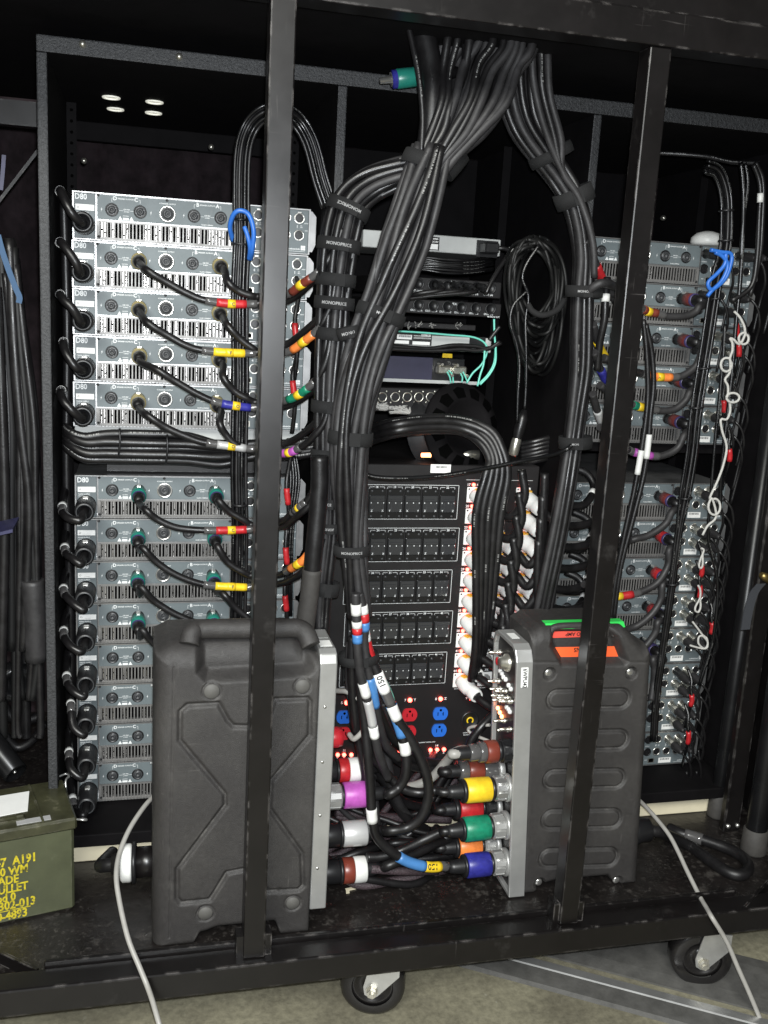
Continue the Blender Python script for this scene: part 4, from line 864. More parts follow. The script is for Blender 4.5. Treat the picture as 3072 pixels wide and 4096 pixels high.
rspeaker('u', 2, [(1115, 40), (1075, 130), (985, 200), (900, 220), (740, 215), (640, 190), (480, 140, -0.16), (330, 60, -0.19)], R2, 'dkred', 'black speaker lead with orange band, third upper ' + wR, (0.40, 0.55, 'orange', 'Y'))
rspeaker('u', 3, [(1030, 335), (990, 410), (900, 480), (790, 490), (690, 470), (590, 450), (440, 390, -0.16), (300, 280, -0.19)], R2, 'dkred', 'black speaker lead with green band, fourth upper ' + wR, (0.48, 0.62, 'green', 'O'))
rspeaker('u', 4, [(985, 680), (930, 790), (820, 850), (720, 855), (600, 830), (540, 810), (420, 740, -0.16), (300, 620, -0.19)], R2, 'dkred', 'black speaker lead with purple band, bottom upper ' + wR, (0.45, 0.57, 'purple', 'F'))
rspeaker('l', 0, [(890, 290), (830, 395), (700, 485), (600, 512), (520, 530), (380, 520, -0.16), (240, 470, -0.18)], R3, 'dkred', 'black speaker lead with dull red ring, top lower ' + wR)
rspeaker('l', 1, [(862, 600), (855, 720), (770, 865), (640, 940), (540, 968), (430, 978), (300, 950, -0.16), (170, 880, -0.18)], R3, 'red', 'black speaker lead with red band, second lower ' + wR, (0.55, 0.72, 'red', 'L'))
rspeaker('l', 2, [(812, 880), (795, 1000), (730, 1110), (630, 1200), (540, 1240), (420, 1270, -0.14)], R3, 'red', 'black speaker lead with bright red ring, third lower ' + wR)
rspeaker('l', 3, [(775, 1180), (755, 1260), (700, 1345), (640, 1400), (560, 1440, -0.13)], R3, 'red', 'black speaker lead with bright red ring, fourth lower ' + wR)
rspeaker('l', 4, [(735, 1480), (742, 1560), (735, 1680), (715, 1820, -0.13)], R3, 'dkpurple', 'black speaker lead with violet ring, fifth lower ' + wR)
# leads leaving the loom towards the C sockets
for j, (pts, bm, tx, lab) in enumerate((([(1262, 520), (1283, 560), (1300, 600), (1312, 625), (1335, 660)], 'red', 'A', 'red'), ([(1282, 700), (1290, 735), (1303, 765), (1325, 790)], 'yellow', 'S', 'yellow'), ([(1283, 760), (1296, 795), (1315, 830), (1340, 850)], 'blue', 'B', 'dark blue'), ([(1280, 850), (1290, 885), (1302, 915), (1325, 940)], 'silver', 'O', 'silver'))):
    P = catmull([dp(x, y, -0.22 + 0.10*k/len(pts)) for k, (x, y) in enumerate(pts)])
    cord('banded_lead', f'black lead with {lab} band curving from the loom behind the post', 'cable', P, 0.0076, 'cableg', 'banded leads leaving the loom', bands=((0.35, 0.72, bm, 1.15, tx),))
cord('banded_lead', 'two turn black lead crossing behind the post under the red band', 'cable', catmull([dp(1262, 640, -0.23), dp(1285, 618, -0.25), (dp(1310, 612, -0.25)), dp(1345, 628, -0.2)]), 0.0085, 'cableg')
cord('labelled_lead', 'black lead with white sleeve hanging beside the red band lead', 'cable', catmull([dp(1312, 600, -0.22), dp(1308, 645, -0.23), dp(1306, 690, -0.23), dp(1296, 740, -0.22), dp(1290, 800, -0.21)]), 0.0075, 'cable', bands=((0.18, 0.26, 'whitet', 1.12),))
# mains leads of the right bay seen past the loom
for j, (x, y) in enumerate(((1265, 1085), (1262, 1180), (1255, 1270), (1246, 1310))):
    P = catmull([dp(x-70, y-5, -0.12), dp(x-35, y+6, -0.13), dp(x-2, y+4, -0.12), dp(x+18, y-30, -0.09), dp(x+5, y-60, -0.07), dp(x-25, y-75, -0.05)])
    cord('bay_mains_lead', 'black mains lead with white sleeve curling behind the loom by the post', 'cable', P, 0.0085, 'cable', 'mains leads of the white string bay', bands=((0.56, 0.62, 'whitet', 1.08),))
# ------------------------------------------------------------------ xlr leads of the right bay
def xlr(st, i, col, row, drop, shell='nickel', end=None, tail=None):
    c = socket_world('R', st, i, XLRX[col] if col >= 0 else 0.3235, XLRZ[row], -0.003)
    n = 5 if st == 'u' else 8; o = 'bottom' if i == n-1 else ORD[i]
    nm = 'ethernet' if col < 0 else '4321'[col]
    root = thing('signal_plug', f"{'nickel' if shell == 'nickel' else 'black'} plug, {'input' if row == 0 else 'link'} {nm}, {o} {stname[st]} amplifier in the white string bay", 'plug', c, 'signal plugs of the white string bay')
    d = Vector((0.02, -1, -0.10)).normalized()
    plug_along(root, c, d, [('plug_shell', shell, [(0, 0), (0, 0.0096), (0.022, 0.0096), (0.026, 0.0104), (0.029, 0.0104)]), ('plug_boot', 'cableg', [(0.028, 0.0098), (0.032, 0.0104), (0.048, 0.0094), (0.060, 0.0056), (0.066, 0.0038), (0.066, 0)])], 16)
    e = c + d*0.060
    pts = [e, e + d*0.012] + (tail or [e + Vector((0.014, -0.018, -0.020)), e + Vector((0.026, -0.014, -0.052)), e + Vector((0.032+0.004*random.random(), 0.004, -0.085)), e + Vector((0.030, 0.012, -drop))])
    MB().tube(catmull(pts), 0.0030, 7).build('lead', M['cable'], root)
for (i, cs) in ((0, [(-1, 0, 'sock'), (2, 0, 'sock'), (3, 0, 'sock')]), (1, [(-1, 0, 'sock'), (2, 0, 'sock'), (1, 1, 'sock')]), (2, [(1, 0, 'nickel'), (2, 0, 'nickel'), (2, 1, 'nickel')]), (3, [(1, 0, 'nickel'), (2, 1, 'nickel')]), (4, [(1, 0, 'nickel'), (2, 0, 'nickel'), (2, 1, 'nickel')])):
    for (c_, r_, s_) in cs: xlr('u', i, c_, r_, 0.16, s_)
for (i, cs) in ((0, [(1, 0), (2, 0), (2, 1)]), (1, [(1, 0), (2, 0), (1, 1), (2, 1)]), (2, [(1, 0), (2, 0), (1, 1), (2, 1)]), (3, [(1, 0), (2, 0), (1, 1), (2, 1)]), (4, [(1, 0), (2, 0)]), (5, [(2, 0), (1, 1), (2, 1)]), (6, [(1, 0), (2, 0), (1, 1), (2, 1)]), (7, [(1, 0), (2, 0)])):
    for (c_, r_) in cs: xlr('l', i, c_, r_, 0.15 if i < 6 else 0.06)
xlr('l', 5, 1, 0, 0.1, 'sock')
# red sleeves among the input leads
for (x, y, y2) in ((1587, 690, 745), (1560, 855, 905), (1592, 730, 790), (1572, 960, 1010), (1512, 1215, 1250), (1508, 1255, 1300), (1534, 1335, 1375), (1490, 1490, 1530), (1483, 1565, 1615)):
    P = catmull([dp(x-4, y-45, -0.07), dp(x+4, y-20, -0.085), dp(x+2, y, -0.09), dp(x+5, (y+y2)/2, -0.09), dp(x, y2, -0.085), dp(x-10, y2+40, -0.06)])
    cord('red_sleeved_lead', 'thin black lead with a red sleeve at the edge of the white string bay', 'cable', P, 0.0035, 'thin', 'red sleeved leads of the white string bay', bands=((0.38, 0.56, 'red', 1.7),), n=7)
# long signal bundle of the right bay
sgr = [(1525, 358), (1552, 372), (1568, 420), (1570, 480), (1566, 540), (1550, 600), (1540, 660), (1528, 740), (1515, 820), (1503, 900), (1495, 980), (1482, 1060), (1468, 1140), (1456, 1230), (1444, 1320), (1430, 1420), (1418, 1510), (1412, 1600)]
bundle([(dp(x, y, -0.13), 0.0165 if y < 1100 else 0.010) for (x, y) in sgr], 0.0037, 7, 'signal_cable', 'thin black signal cable in the bundle falling across the white string bay', 'signal cables of the white string bay', ('thin', 'cable'), twist=0.4, n=7, flat=0.5)
for (x, y) in ((1569, 455), (1568, 520), (1545, 645), (1520, 795), (1504, 880), (1480, 1075), (1452, 1260)):
    tag(MB().torus(dp(x, y, -0.13), (-0.1, 0, 1), 0.0140, 0.0024, 18, 6).build('zip_tie', M['sock']), 'small black zip tie on the bundle across the white string bay', 'zip tie', 'zip ties of the white string bay')
for (pts, r_, m_) in (([(1600, 350), (1606, 420), (1604, 520), (1598, 620), (1590, 700), (1580, 820), (1560, 1000), (1555, 1100)], 0.0045, 'thin'), ([(1610, 352), (1615, 400), (1605, 480), (1600, 560)], 0.0038, 'thin'), ([(1628, 355), (1642, 400), (1640, 470), (1635, 560), (1622, 620), (1580, 650)], 0.0055, 'cable'), ([(1632, 350), (1648, 392), (1647, 480), (1640, 560), (1620, 640)], 0.0050, 'cable'), ([(1566, 700), (1560, 800), (1545, 950), (1535, 1080), (1530, 1160), (1550, 1260), (1540, 1380), (1510, 1480)], 0.0035, 'thin')):
    cord('drop_cable', 'thin black cable dropping down the edge of the white string bay', 'cable', catmull([dp(x, y, -0.145) for (x, y) in pts]), r_, m_, 'drop cables at the edge of the white string bay', bands=((0.20, 0.26, 'whitet', 1.15),) if r_ == 0.0055 else ())
cord('top_crossing_cable', 'thin printed cable crossing under the roof of the white string bay', 'cable', catmull([dp(1390, 330, 0.02), dp(1450, 332, 0.0), dp(1525, 338, -0.04), dp(1580, 350, -0.08), dp(1640, 352, -0.12)]), 0.005, 'cablep')
for (pts, nm) in (([(1395, 700), (1408, 760), (1412, 830), (1405, 900), (1400, 960), (1390, 1030), (1365, 1130), (1340, 1230), (1325, 1340)], 'behind'), ([(1390, 690), (1397, 760), (1400, 840), (1396, 900), (1386, 970), (1370, 1060), (1350, 1150), (1330, 1250), (1318, 1340)], 'beside')):
    cord('sleeve_labelled_cable', f'black cable with a white label hanging {nm} the bay post', 'cable', catmull([dp(x, y, -0.19) for (x, y) in pts]), 0.0056, 'cable', bands=((0.36, 0.44, 'whitet', 1.12) if nm == 'behind' else (0.42, 0.50, 'whitet', 1.12),))
# blue patch cords
for k, pts in enumerate(([(1535, 540), (1560, 545), (1578, 548), (1580, 565), (1568, 600), (1548, 620), (1535, 625), (1530, 610), (1550, 590), (1566, 570), (1568, 548)], [(1545, 545), (1562, 555), (1572, 575), (1560, 605), (1538, 628), (1528, 640)])):
    cord('blue_patch_cord', ('long' if k == 0 else 'short') + ' blue patch cord tangled in front of the top amplifier with the white dome', 'cable', catmull([dp(x, y, -0.16) for (x, y) in pts]), 0.0042, 'bluec')
# white dome on the top amplifier
p = atY(*R1(1098, 178), 0.03); p.z = ZR + ZS + 0.0008
b = MB(); b.lathe(p, (0, 0, 1), [(0, 0), (0, 0.032), (0.006, 0.037), (0.016, 0.036), (0.026, 0.026), (0.031, 0.010), (0.032, 0)], 24); tag(b.build('antenna_dome', M['whitet']), 'small white plastic dome standing on top of an amplifier', 'antenna')
# knotted white strings
def loop(cx, cy, rx, ry, a0, turns, T, Y, n=10): return [atY(*T(cx + rx*math.cos(a0 + turns*2*math.pi*i/n), cy + ry*math.sin(a0 + turns*2*math.pi*i/n)), Y - 0.004*i/n) for i in range(n+1)]
Yk = -0.165
P = [atY(*R1(x, y), Yk) for (x, y) in ((1350, 795), (1400, 850), (1440, 930))] + loop(1435, 1045, 45, 52, -1.2, 1.0, R1, Yk) + [atY(*R1(x, y), Yk) for (x, y) in ((1400, 1095), (1340, 1050), (1310, 1045), (1330, 1080), (1332, 1150), (1312, 1215))]
P += loop(1275, 1285, 50, 62, -0.8, 1.0, R1, Yk) + [atY(*R2(x, y), Yk) for (x, y) in ((1350, 180), (1312, 238), (1335, 290), (1335, 355))] + loop(1375, 385, 52, 38, 3.0, 1.0, R2, Yk)
P += [atY(*R2(x, y), Yk) for (x, y) in ((1350, 430), (1352, 500), (1325, 560), (1278, 562), (1290, 660), (1325, 780), (1300, 920), (1250, 1060), (1190, 1190))] + loop(1225, 1265, 48, 66, -1.9, 1.0, R2, Yk) + [atY(*R2(x, y), Yk) for (x, y) in ((1240, 1345), (1170, 1420), (1130, 1495))]
cord('tie_string', 'long white string with four knots hanging before the upper amplifiers', 'string', catmull(P, 4), 0.0026, 'string', n=8)
for k, pts in enumerate(([(1120, 590), (1140, 610), (1110, 690), (1102, 735), (1118, 752), (1132, 720), (1130, 640)], [(1095, 890), (1112, 930), (1110, 990), (1075, 1060), (1072, 1095), (1098, 1105), (1115, 1060), (1108, 990)], [(1050, 1185), (1085, 1230), (1130, 1290), (1165, 1320), (1170, 1385), (1140, 1400), (1098, 1360), (1100, 1310), (1130, 1300), (1172, 1350), (1150, 1400), (1080, 1390), (1030, 1375)])):
    cord('tie_string', ('short white string loop, upper of three tied to the lower signal plugs', 'short white string loop, middle of three tied to the lower signal plugs', 'white string knot, lowest of three tied to the lower signal plugs')[k], 'string', catmull([atY(*R3(x, y), -0.15) for (x, y) in pts], 5), 0.0023, 'string', n=7)
# ================================================================== POWER DISTRIBUTOR (middle bay)
ZQ = crop(1200, 1750, 1.508); ZP = crop(1250, 2600, 1.8433)
YD = -0.08
dist = thing('power_distributor', 'tall black power distributor panel with breaker rows, red lamps and white sockets', 'power distributor', (0.72, YD, -1.2555+ZS))
dx0, dx1 = 0.495, 0.955
q_ = lambda x, y: atY(*ZQ(x, y), YD)
ztop = q_(800, 165).z
MB().cbox(dx0, dx1, YD, 0.30, -1.2555+ZS, ztop, 0.0015).build('cabinet_body', M['dpanel'], dist)
def onp(T, x, y, d=0.0): p = atY(*T(x, y), YD); p.y = YD - d; return p
let = MB()
rows = [(285, 493, (375, 415, 520, 625, 732, 838, 942), [17, 18, 19, 20, 21, 22], 953), (545, 748, (380, 415, 522, 627, 733, 840, 942), [23, 24, 25, 26, 27, 28], 955), (800, 1000, (285, 388, 490, 595, 700, 803, 900), [29, 30, 31, 32, 33, 34], 912), (1050, 1248, (295, 397, 495, 598, 703, 805, 905), [35, 36, 37, 38, 39, 40], 915), (1300, 1490, (255, 360, 462, 565, 667, 768, 867), [41, 42, 43, 44, 45, 46], 880)]
for ri, (y0, y1, xs, nums, xe) in enumerate(rows):
    zt = onp(ZQ, 650, y0).z; zb = onp(ZQ, 650, y1).z; xr_ = onp(ZQ, xe, (y0+y1)/2).x; bw = (onp(ZQ, xs[6], (y0+y1)/2).x - onp(ZQ, xs[2], (y0+y1)/2).x)/4
    xl = xr_ - 0.006 - 6*bw
    o = MB()
    for (a, b_, c, d_) in ((xl-0.004, xr_, zt-0.0008, zt), (xl-0.004, xr_, zb, zb+0.0008), (xr_-0.0008, xr_, zb, zt), (xl-0.004, xl-0.0032, zb, zt)): o.box(a, b_, YD-0.0006, YD-0.0001, c, d_)
    for k in range(6):
        xa = xl + k*bw; xc = xa + bw/2
        o.text(str(nums[k]), 0.0062, (xc, YD-0.0005, zt-0.0072), align='C')
        o.box(xa+0.003, xc-0.0055, YD-0.0006, YD-0.0001, zt-0.0052, zt-0.0046); o.box(xc+0.0055, xa+bw-0.003, YD-0.0006, YD-0.0001, zt-0.0052, zt-0.0046)
        for xx in (xa+0.003, xa+bw-0.0036): o.box(xx, xx+0.0006, YD-0.0006, YD-0.0001, zt-0.0100, zt-0.0046)
        br = MB(); br.cbox(xa+0.0015, xa+bw-0.0015, YD-0.0055, YD-0.0001, zb+0.003, zt-0.0085, 0.001); bo = br.build('breaker', M['breaker'], dist)
        mid = (zt+zb)/2
        c = MB(); c.cbox(xa+0.003, xa+bw-0.003, YD-0.0095, YD-0.0056, mid-0.020, mid+0.015, 0.0012); c.box(xa+0.007, xa+bw-0.007, YD-0.0125, YD-0.0096, mid+0.004, mid+0.008); c.build('cover', M['smoked'], bo)
        w = MB()
        for xx in (xa+0.005, xc, xa+bw-0.0065): w.box(xx, xx+0.0017, YD-0.0100, YD-0.0096, mid-0.0012, mid+0.0012)
        for s_, xx in zip(('XY', 'ZX', 'YZ')[k % 3], (xa+0.0075, xa+bw-0.0075)): w.text(s_, 0.0058, (xx, YD-0.0101, mid-0.0185), align='C')
        w.build('pole_letters', M['white'], bo)
        sc = MB()
        for xx in (xa+0.008, xa+bw-0.008):
            for zz in (zt-0.0128, zb+0.0075): sc.lathe((xx, YD-0.0055, zz), (0, -1, 0), [(0, 0.0026), (0.001, 0.0024), (0.001, 0)], 8)
            tg = [Vector((xx-0.003, YD-0.0099, mid+0.001)), Vector((xx-0.0033, YD-0.0099, mid-0.011)), Vector((xx, YD-0.0099, mid-0.0145)), Vector((xx+0.0033, YD-0.0099, mid-0.011)), Vector((xx+0.003, YD-0.0099, mid+0.001))]
            sc.tube(catmull(tg, 3), 0.0004, 4)
        sc.build('screw', M['sock2'], bo)
    o.build('row_outline', M['white'], dist)
# white connector plates, lamps and plugs
col1 = [(1048, 345), (1036, 473), (1026, 600), (1016, 722), (1006, 848), (997, 972), (988, 1094), (978, 1217), (969, 1338), (958, 1462)]
n1 = [17, 20, 23, 26, 29, 32, 35, 38, 41, 44]
col2 = [(1178, 349), (1167, 477), (1190, 600), (1178, 722), (1168, 848), (1156, 972), (1142, 1096), (1133, 1217), (1125, 1338), (1113, 1462)]
col3 = [(1338, 345), (1330, 473), (1322, 600), (1312, 722), (1303, 848), (1293, 972), (1252, 1090)]
X1 = onp(ZQ, 1050, 345).x; X1b = X1
zz0, zz1 = onp(ZQ, *col1[0]).z, onp(ZQ, *col1[-1]).z
zrow = [zz0 + (zz1-zz0)*i/9 for i in range(10)]
X2 = onp(ZQ, 1133, 1217).x; X3 = onp(ZQ, 1322, 600).x
ledc = 0
def lampdot(x, z, r=0.0040, nm='status_lamp'):
    MB().lathe((x, YD, z), (0, -1, 0), [(0, r*0.9), (0.003, r), (0.005, r*0.6), (0.0056, 0)], 12).build(nm, M['led'], dist)
def plate(x, z, nm='socket_plate'):
    b = MB(); b.cbox(x-0.0165, x+0.0165, YD-0.0022, YD-0.0001, z-0.0165, z+0.0165, 0.0012)
    o = b.build(nm, M['wplug'], dist)
    b = MB()
    for sx, sz in ((-1, 1), (1, -1)): b.disc((x+sx*0.0125, YD-0.0024, z+sz*0.0125), (0, -1, 0), 0.0019, 8)
    b.build('screw', M['sock'], o); return o
for i, z in enumerate(zrow):
    plate(X1, z); lampdot(X1-0.003, z+0.0215)
    let.text(str(n1[i]), 0.0075, (X1-0.0095, YD-0.0004, z+0.0190), align='R'); let.text('XY', 0.0065, (X1+0.004, YD-0.0004, z+0.0190))
    p2 = plate(X2, z); let.text('ZX', 0.0065, (X2-0.002, YD-0.0004, z+0.0190))
    if i > 5:
        t = MB().lathe((X2, YD-0.0022, z), (0, -1, 0), [(0, 0.0118), (0.001, 0.0125), (0.003, 0.0110), (0.003, 0.0050), (0.001, 0.004), (0.001, 0)], 18); t.build('socket_rim', M['alu'], p2)
        MB().box(X2-0.0015, X2+0.0015, YD-0.0054, YD-0.0052, z-0.008, z+0.004).build('slot', M['dark'], p2)
    if i < 7: plate(X3, z); lampdot(X3-0.004, z+0.0215); let.text('YZ', 0.0065, (X3+0.003, YD-0.0004, z+0.0190))
let.box(X1-0.02, X1+0.035, YD-0.0005, YD-0.0001, zrow[0]+0.0315, zrow[0]+0.0321); let.box(X3-0.03, X3+0.02, YD-0.0005, YD-0.0001, zrow[0]+0.0315, zrow[0]+0.0321)
let.text('DO NOT CONNECT OR DISCONNECT UNDER LOAD', 0.0030, (X1-0.012, YD-0.0004, zrow[9]-0.0215))
p = onp(ZP, 720, 690); let.text('PROPERTY OF OWNER  DO NOT DISCONNECT EQUIPMENT UNDER LOAD', 0.0034, (p.x, YD-0.0004, p.z), align='C')
p = onp(ZP, 1158, 612); let.text('OUTPUT VOLTAGE', 0.0036, (p.x, YD-0.0004, p.z), align='C'); let.text('DO NOT EXCEED', 0.0036, (p.x, YD-0.0004, p.z-0.005), align='C')
for (x, y, a, c) in ((717, 367, '7', 'Y'), (943, 358, '8', 'Z'), (1167, 352, '9', 'X'), (250, 386, '5', '')):
    p = onp(ZP, x, y); lampdot(p.x, p.z, 0.0050); let.text(a, 0.008, (p.x-0.010, YD-0.0004, p.z-0.003), align='C')
    if c: let.text(c, 0.008, (p.x+0.0115, YD-0.0004, p.z-0.003), align='C')
for (x, y, c) in ((868, 735, 'X'), (917, 732, 'Y'), (968, 730, 'Z'), (642, 748, 'X'), (185, 770, 'X'), (232, 770, 'Y'), (285, 770, 'Z'), (1090, 720, 'X'), (458, 760, 'Z')):
    p = onp(ZP, x, y); lampdot(p.x, p.z, 0.0044); let.text(c, 0.0062, (p.x, YD-0.0004, p.z-0.0105), align='C')
for (x, y, c) in ((917, 705, '14'), (233, 742, '11'), (1145, 695, '15')): p = onp(ZP, x, y); let.text(c, 0.0075, (p.x, YD-0.0004, p.z-0.002), align='C')
let.build('printed_lettering', M['white'], dist)
for (x, y, mm) in ((713, 475, 'redout'), (705, 600, 'redout'), (940, 465, 'blueout'), (930, 588, 'blueout'), (232, 490, 'blueout'), (222, 612, 'redout')):
    p = onp(ZP, x, y); R_ = 0.0175; pl = []
    for k in range(28):
        a = 2*math.pi*k/28; pl.append((R_*math.cos(a)*0.98, max(-0.0145, min(0.0145, R_*math.sin(a)))))
    b = MB().prism(pl, lambda u, v: Vector((p.x+u, YD-0.0045, p.z+v)), lambda u, v: Vector((p.x+u, YD-0.0001, p.z+v))); o = b.build('power_outlet', M[mm], dist)
    b = MB()
    for u in (-0.006, 0.006): b.box(p.x+u-0.0009, p.x+u+0.0009, YD-0.0050, YD-0.0046, p.z-0.004, p.z+0.004)
    b.box(p.x+0.0042, p.x+0.0062, YD-0.0050, YD-0.0046, p.z-0.0009, p.z+0.0009)
    b.lathe((p.x, YD-0.0046, p.z+0.0088), (0, -1, 0), [(0, 0.0028), (0.0004, 0.0028), (0.0004, 0)], 10); b.build('slots', M['dark'], o)
p = onp(ZP, 1158, 515)
o = MB().lathe((p.x, YD, p.z), (0, -1, 0), [(0, 0.0215), (0.004, 0.0210), (0.005, 0.0180), (0.003, 0.0160), (0.003, 0)], 28).build('round_outlet', M['sock'], dist)
b = MB(); pts = [Vector((p.x+0.0068*math.cos(a), YD-0.0036, p.z+0.0068*math.sin(a))) for a in [(-0.8 + 4.8*k/16) for k in range(17)]]; b.tube(pts, 0.0018, 6); b.build('yellow_keyway', M['yellow'], o)
b = MB(); a = onp(ZQ, 848, 188); b.cbox(a.x-0.022, a.x+0.022, YD-0.0012, YD-0.0002, a.z-0.009, a.z+0.009, 0.0003); o = b.build('barcode_sticker', M['paper'], dist)
b = MB(); x = a.x-0.011
while x < a.x+0.013: w = random.uniform(0.0005, 0.0014); b.box(x, x+w, YD-0.0017, YD-0.0013, a.z+0.001, a.z+0.006); x += w + random.uniform(0.0006, 0.0014)
b.build('bar_print', M['print'], o)
# white twist-lock plugs with their leads
def wplug(x, z, pts, label, ang=(0.34, -1, -0.26), r=0.0088):
    c = Vector((x, YD-0.002, z)); root = thing('twist_plug', label, 'plug', c, 'white plugs of the power distributor'); d = Vector(ang).normalized()
    plug_along(root, c, d, [('plug_shell', 'wplug', [(0, 0), (0, 0.0140), (0.008, 0.0150), (0.018, 0.0172), (0.036, 0.0168), (0.042, 0.0140), (0.047, 0.0158), (0.060, 0.0154), (0.066, 0.0130), (0.062, 0.0104), (0.056, 0)]), ('cable_gland', 'sock', [(0.058, 0.0098), (0.064, 0.0100), (0.066, 0.0088), (0.066, 0)])], 18)
    up = Vector((0, 0, 1)); up = (up - d*up.dot(d)).normalized(); b = MB(); b.obox(c + d*0.004 + up*0.0150, c + d*0.017 + up*0.0168, d.cross(up)*0.0105, up*0.005); b.build('latch', M['yplug'], root)
    e = c + d*0.060
    P = catmull([e, e + d*0.018] + pts); MB().tube(P, r, 11).build('lead', M['cable'], root)
    return P
for i, z in enumerate(zrow):
    e = Vector((X1, YD, z)); xo = 0.052 - 0.0018*i
    up = [e + Vector((0.046, -0.105, -0.024)), e + Vector((xo+0.010, -0.125, 0.02)), e + Vector((xo, -0.122, 0.075))]
    if i == 9: up += [e + Vector((xo+0.006, -0.118, 0.2))]
    wplug(X1, z, up, f'white twist lock plug in numbered socket {n1[i]} of the distributor column')
for i in range(2, 6):
    e = Vector((X2, YD, zrow[i])); wplug(X2, zrow[i], [e + Vector((0.040, -0.10, -0.035)), e + Vector((0.058, -0.11, 0.01)), e + Vector((0.052, -0.115, 0.09)), e + Vector((0.048, -0.115, 0.16))], 'white twist lock plug in row {} of the middle socket column'.format('abcdefgh'.index('abcdefgh'[i])+1))
for i in range(7):
    e = Vector((X3, YD, zrow[i])); wplug(X3, zrow[i], [e + Vector((0.045, -0.095, -0.040)), e + Vector((0.085, -0.085, -0.048)), e + Vector((0.14, -0.06, -0.045)), e + Vector((0.19, -0.01, -0.03))], f'white twist lock plug in row {i+1} of the outer socket column', ang=(0.34, -1, -0.36))
# ================================================================== MIDDLE BAY, UPPER EQUIPMENT
ZM = crop(1300, 800, 1.659)
def unit(name, label, cat, tl, br, Y, depth, mm, T=ZM, wide=None, gap=0.0):
    a = atY(*T(*tl), Y); c = atY(*T(*br), Y)
    x0, x1, zt, zb = a.x, c.x, a.z, c.z
    root = thing(name, label, cat, ((x0+x1)/2, Y, zb)); MB().cbox(x0, x1, Y, Y+depth, zb, zt, 0.0015).build('housing', M[mm], root)
    return root, x0, x1, zb, zt
# light grey network switch, top
root, x0, x1, zb, zt = unit('network_switch', 'light grey network switch, highest unit of the middle bay', 'switch', (255, 195), (1160, 375), 0.02, 0.25, 'lgrey')
zt0 = zt
Yq = 0.02
def labelblock(root, xa, xb, za, zb_, Y, lines):
    o = MB().box(xa, xb, Y-0.0008, Y-0.0002, za, zb_).build('rating_label', M['print'], root); b = MB(); h = (zb_-za)
    for (u, v, w, k) in lines: b.box(xa+(xb-xa)*u, xa+(xb-xa)*(u+w), Y-0.0012, Y-0.0009, za+h*v, za+h*(v+k))
    b.build('label_print', M['paper'], o); return o
a, c = atY(*ZM(655, 240), Yq), atY(*ZM(755, 335), Yq)
labelblock(root, a.x-0.02, c.x, c.z, a.z, Yq, ((0.55, 0.82, 0.4, 0.07), (0.05, 0.66, 0.9, 0.03), (0.05, 0.58, 0.9, 0.03), (0.05, 0.06, 0.9, 0.4)))
a = atY(*ZM(1075, 325), Yq)
b = MB(); b.box(a.x-0.024, a.x+0.024, Yq-0.001, Yq-0.0002, a.z-0.017, a.z+0.017); b.build('mains_inlet', M['sock'], root)
t = thing('inlet_plug', 'black moulded plug with white sleeve in the highest network switch', 'plug', a)
b = MB(); b.cbox(a.x-0.019, a.x+0.012, Yq-0.045, Yq-0.002, a.z-0.011, a.z+0.011, 0.003); b.build('plug_body', M['sock'], t)
P = catmull([a + Vector((0.008, -0.030, 0)), a + Vector((0.025, -0.034, 0.001)), a + Vector((0.055, -0.03, -0.006)), a + Vector((0.075, -0.01, -0.012)), a + Vector((0.11, 0.06, -0.02))])
MB().tube(P, 0.005, 9).build('lead', M['cable'], t); MB().tube(cut(P, 0.18, 0.48), 0.0062, 10).build('label_sleeve', M['whitet'], t)
# two stage boxes with digital outputs
for k, (y0, y1, ys, yt, lab) in enumerate(((492, 628, 565, 522, 'upper'), (640, 775, 705, 660, 'lower'))):
    root, x0, x1, zb, zt = unit('stage_box', f'black rack stage box with digital output sockets, {lab} of two', 'stage box', (330, y0), (1165, y1+20*(k == 0)+8), 0.0, 0.3, 'dpanel')
    b = MB(); labs = ('OUT 15/16', 'OUT 13/14', 'OUT 11/12', 'OUT 9/10', 'OUT 7/8', 'OUT 5/6')
    for j, x in enumerate((620, 718, 812, 905, 1000, 1098)):
        p = atY(*ZM(x, ys + j*5), 0.0); zc = (zb+zt)/2 + 0.003
        s = MB().lathe((p.x, 0, zc), (0, -1, 0), [(0, 0.0125), (0.002, 0.0120), (0.002, 0.0095), (0.0004, 0.009), (0.0004, 0)], 20).build('xlr_socket', M['sock'], root)
        MB().torus((p.x, -0.0012, zc), (0, 1, 0), 0.0112, 0.0007, 20, 5).build('socket_rim', M['sock2'], s)
        b.text(labs[j], 0.0056, (p.x-0.004, -0.0004, zb+0.0045), align='C')
    b.text('DIGITAL OUT', 0.0062, (atY(*ZM(870, yt), 0.0).x, -0.0004, zt-0.008), align='C')
    if k == 1: b.text('48 kHz/16 OUT', 0.0042, (atY(*ZM(1080, 720), 0.0).x, -0.0004, zb-0.0))
    b.build('printed_lettering', M['white'], root)
    a, c = atY(*ZM(515, y0+2), 0), atY(*ZM(582, y0+108 if k == 0 else y0+20), 0)
    o = MB().box(a.x-0.03, c.x, -0.0012, -0.0002, max(c.z, zb+0.002), a.z-0.002).build('rating_label', M['paper'], root)
    if k == 0: w = MB(); [w.box(a.x-0.028, c.x-0.004, -0.0016, -0.0013, zb+0.016+0.009*q, zb+0.0168+0.009*q) for q in range(3)]; w.build('label_print', M['print'], o)
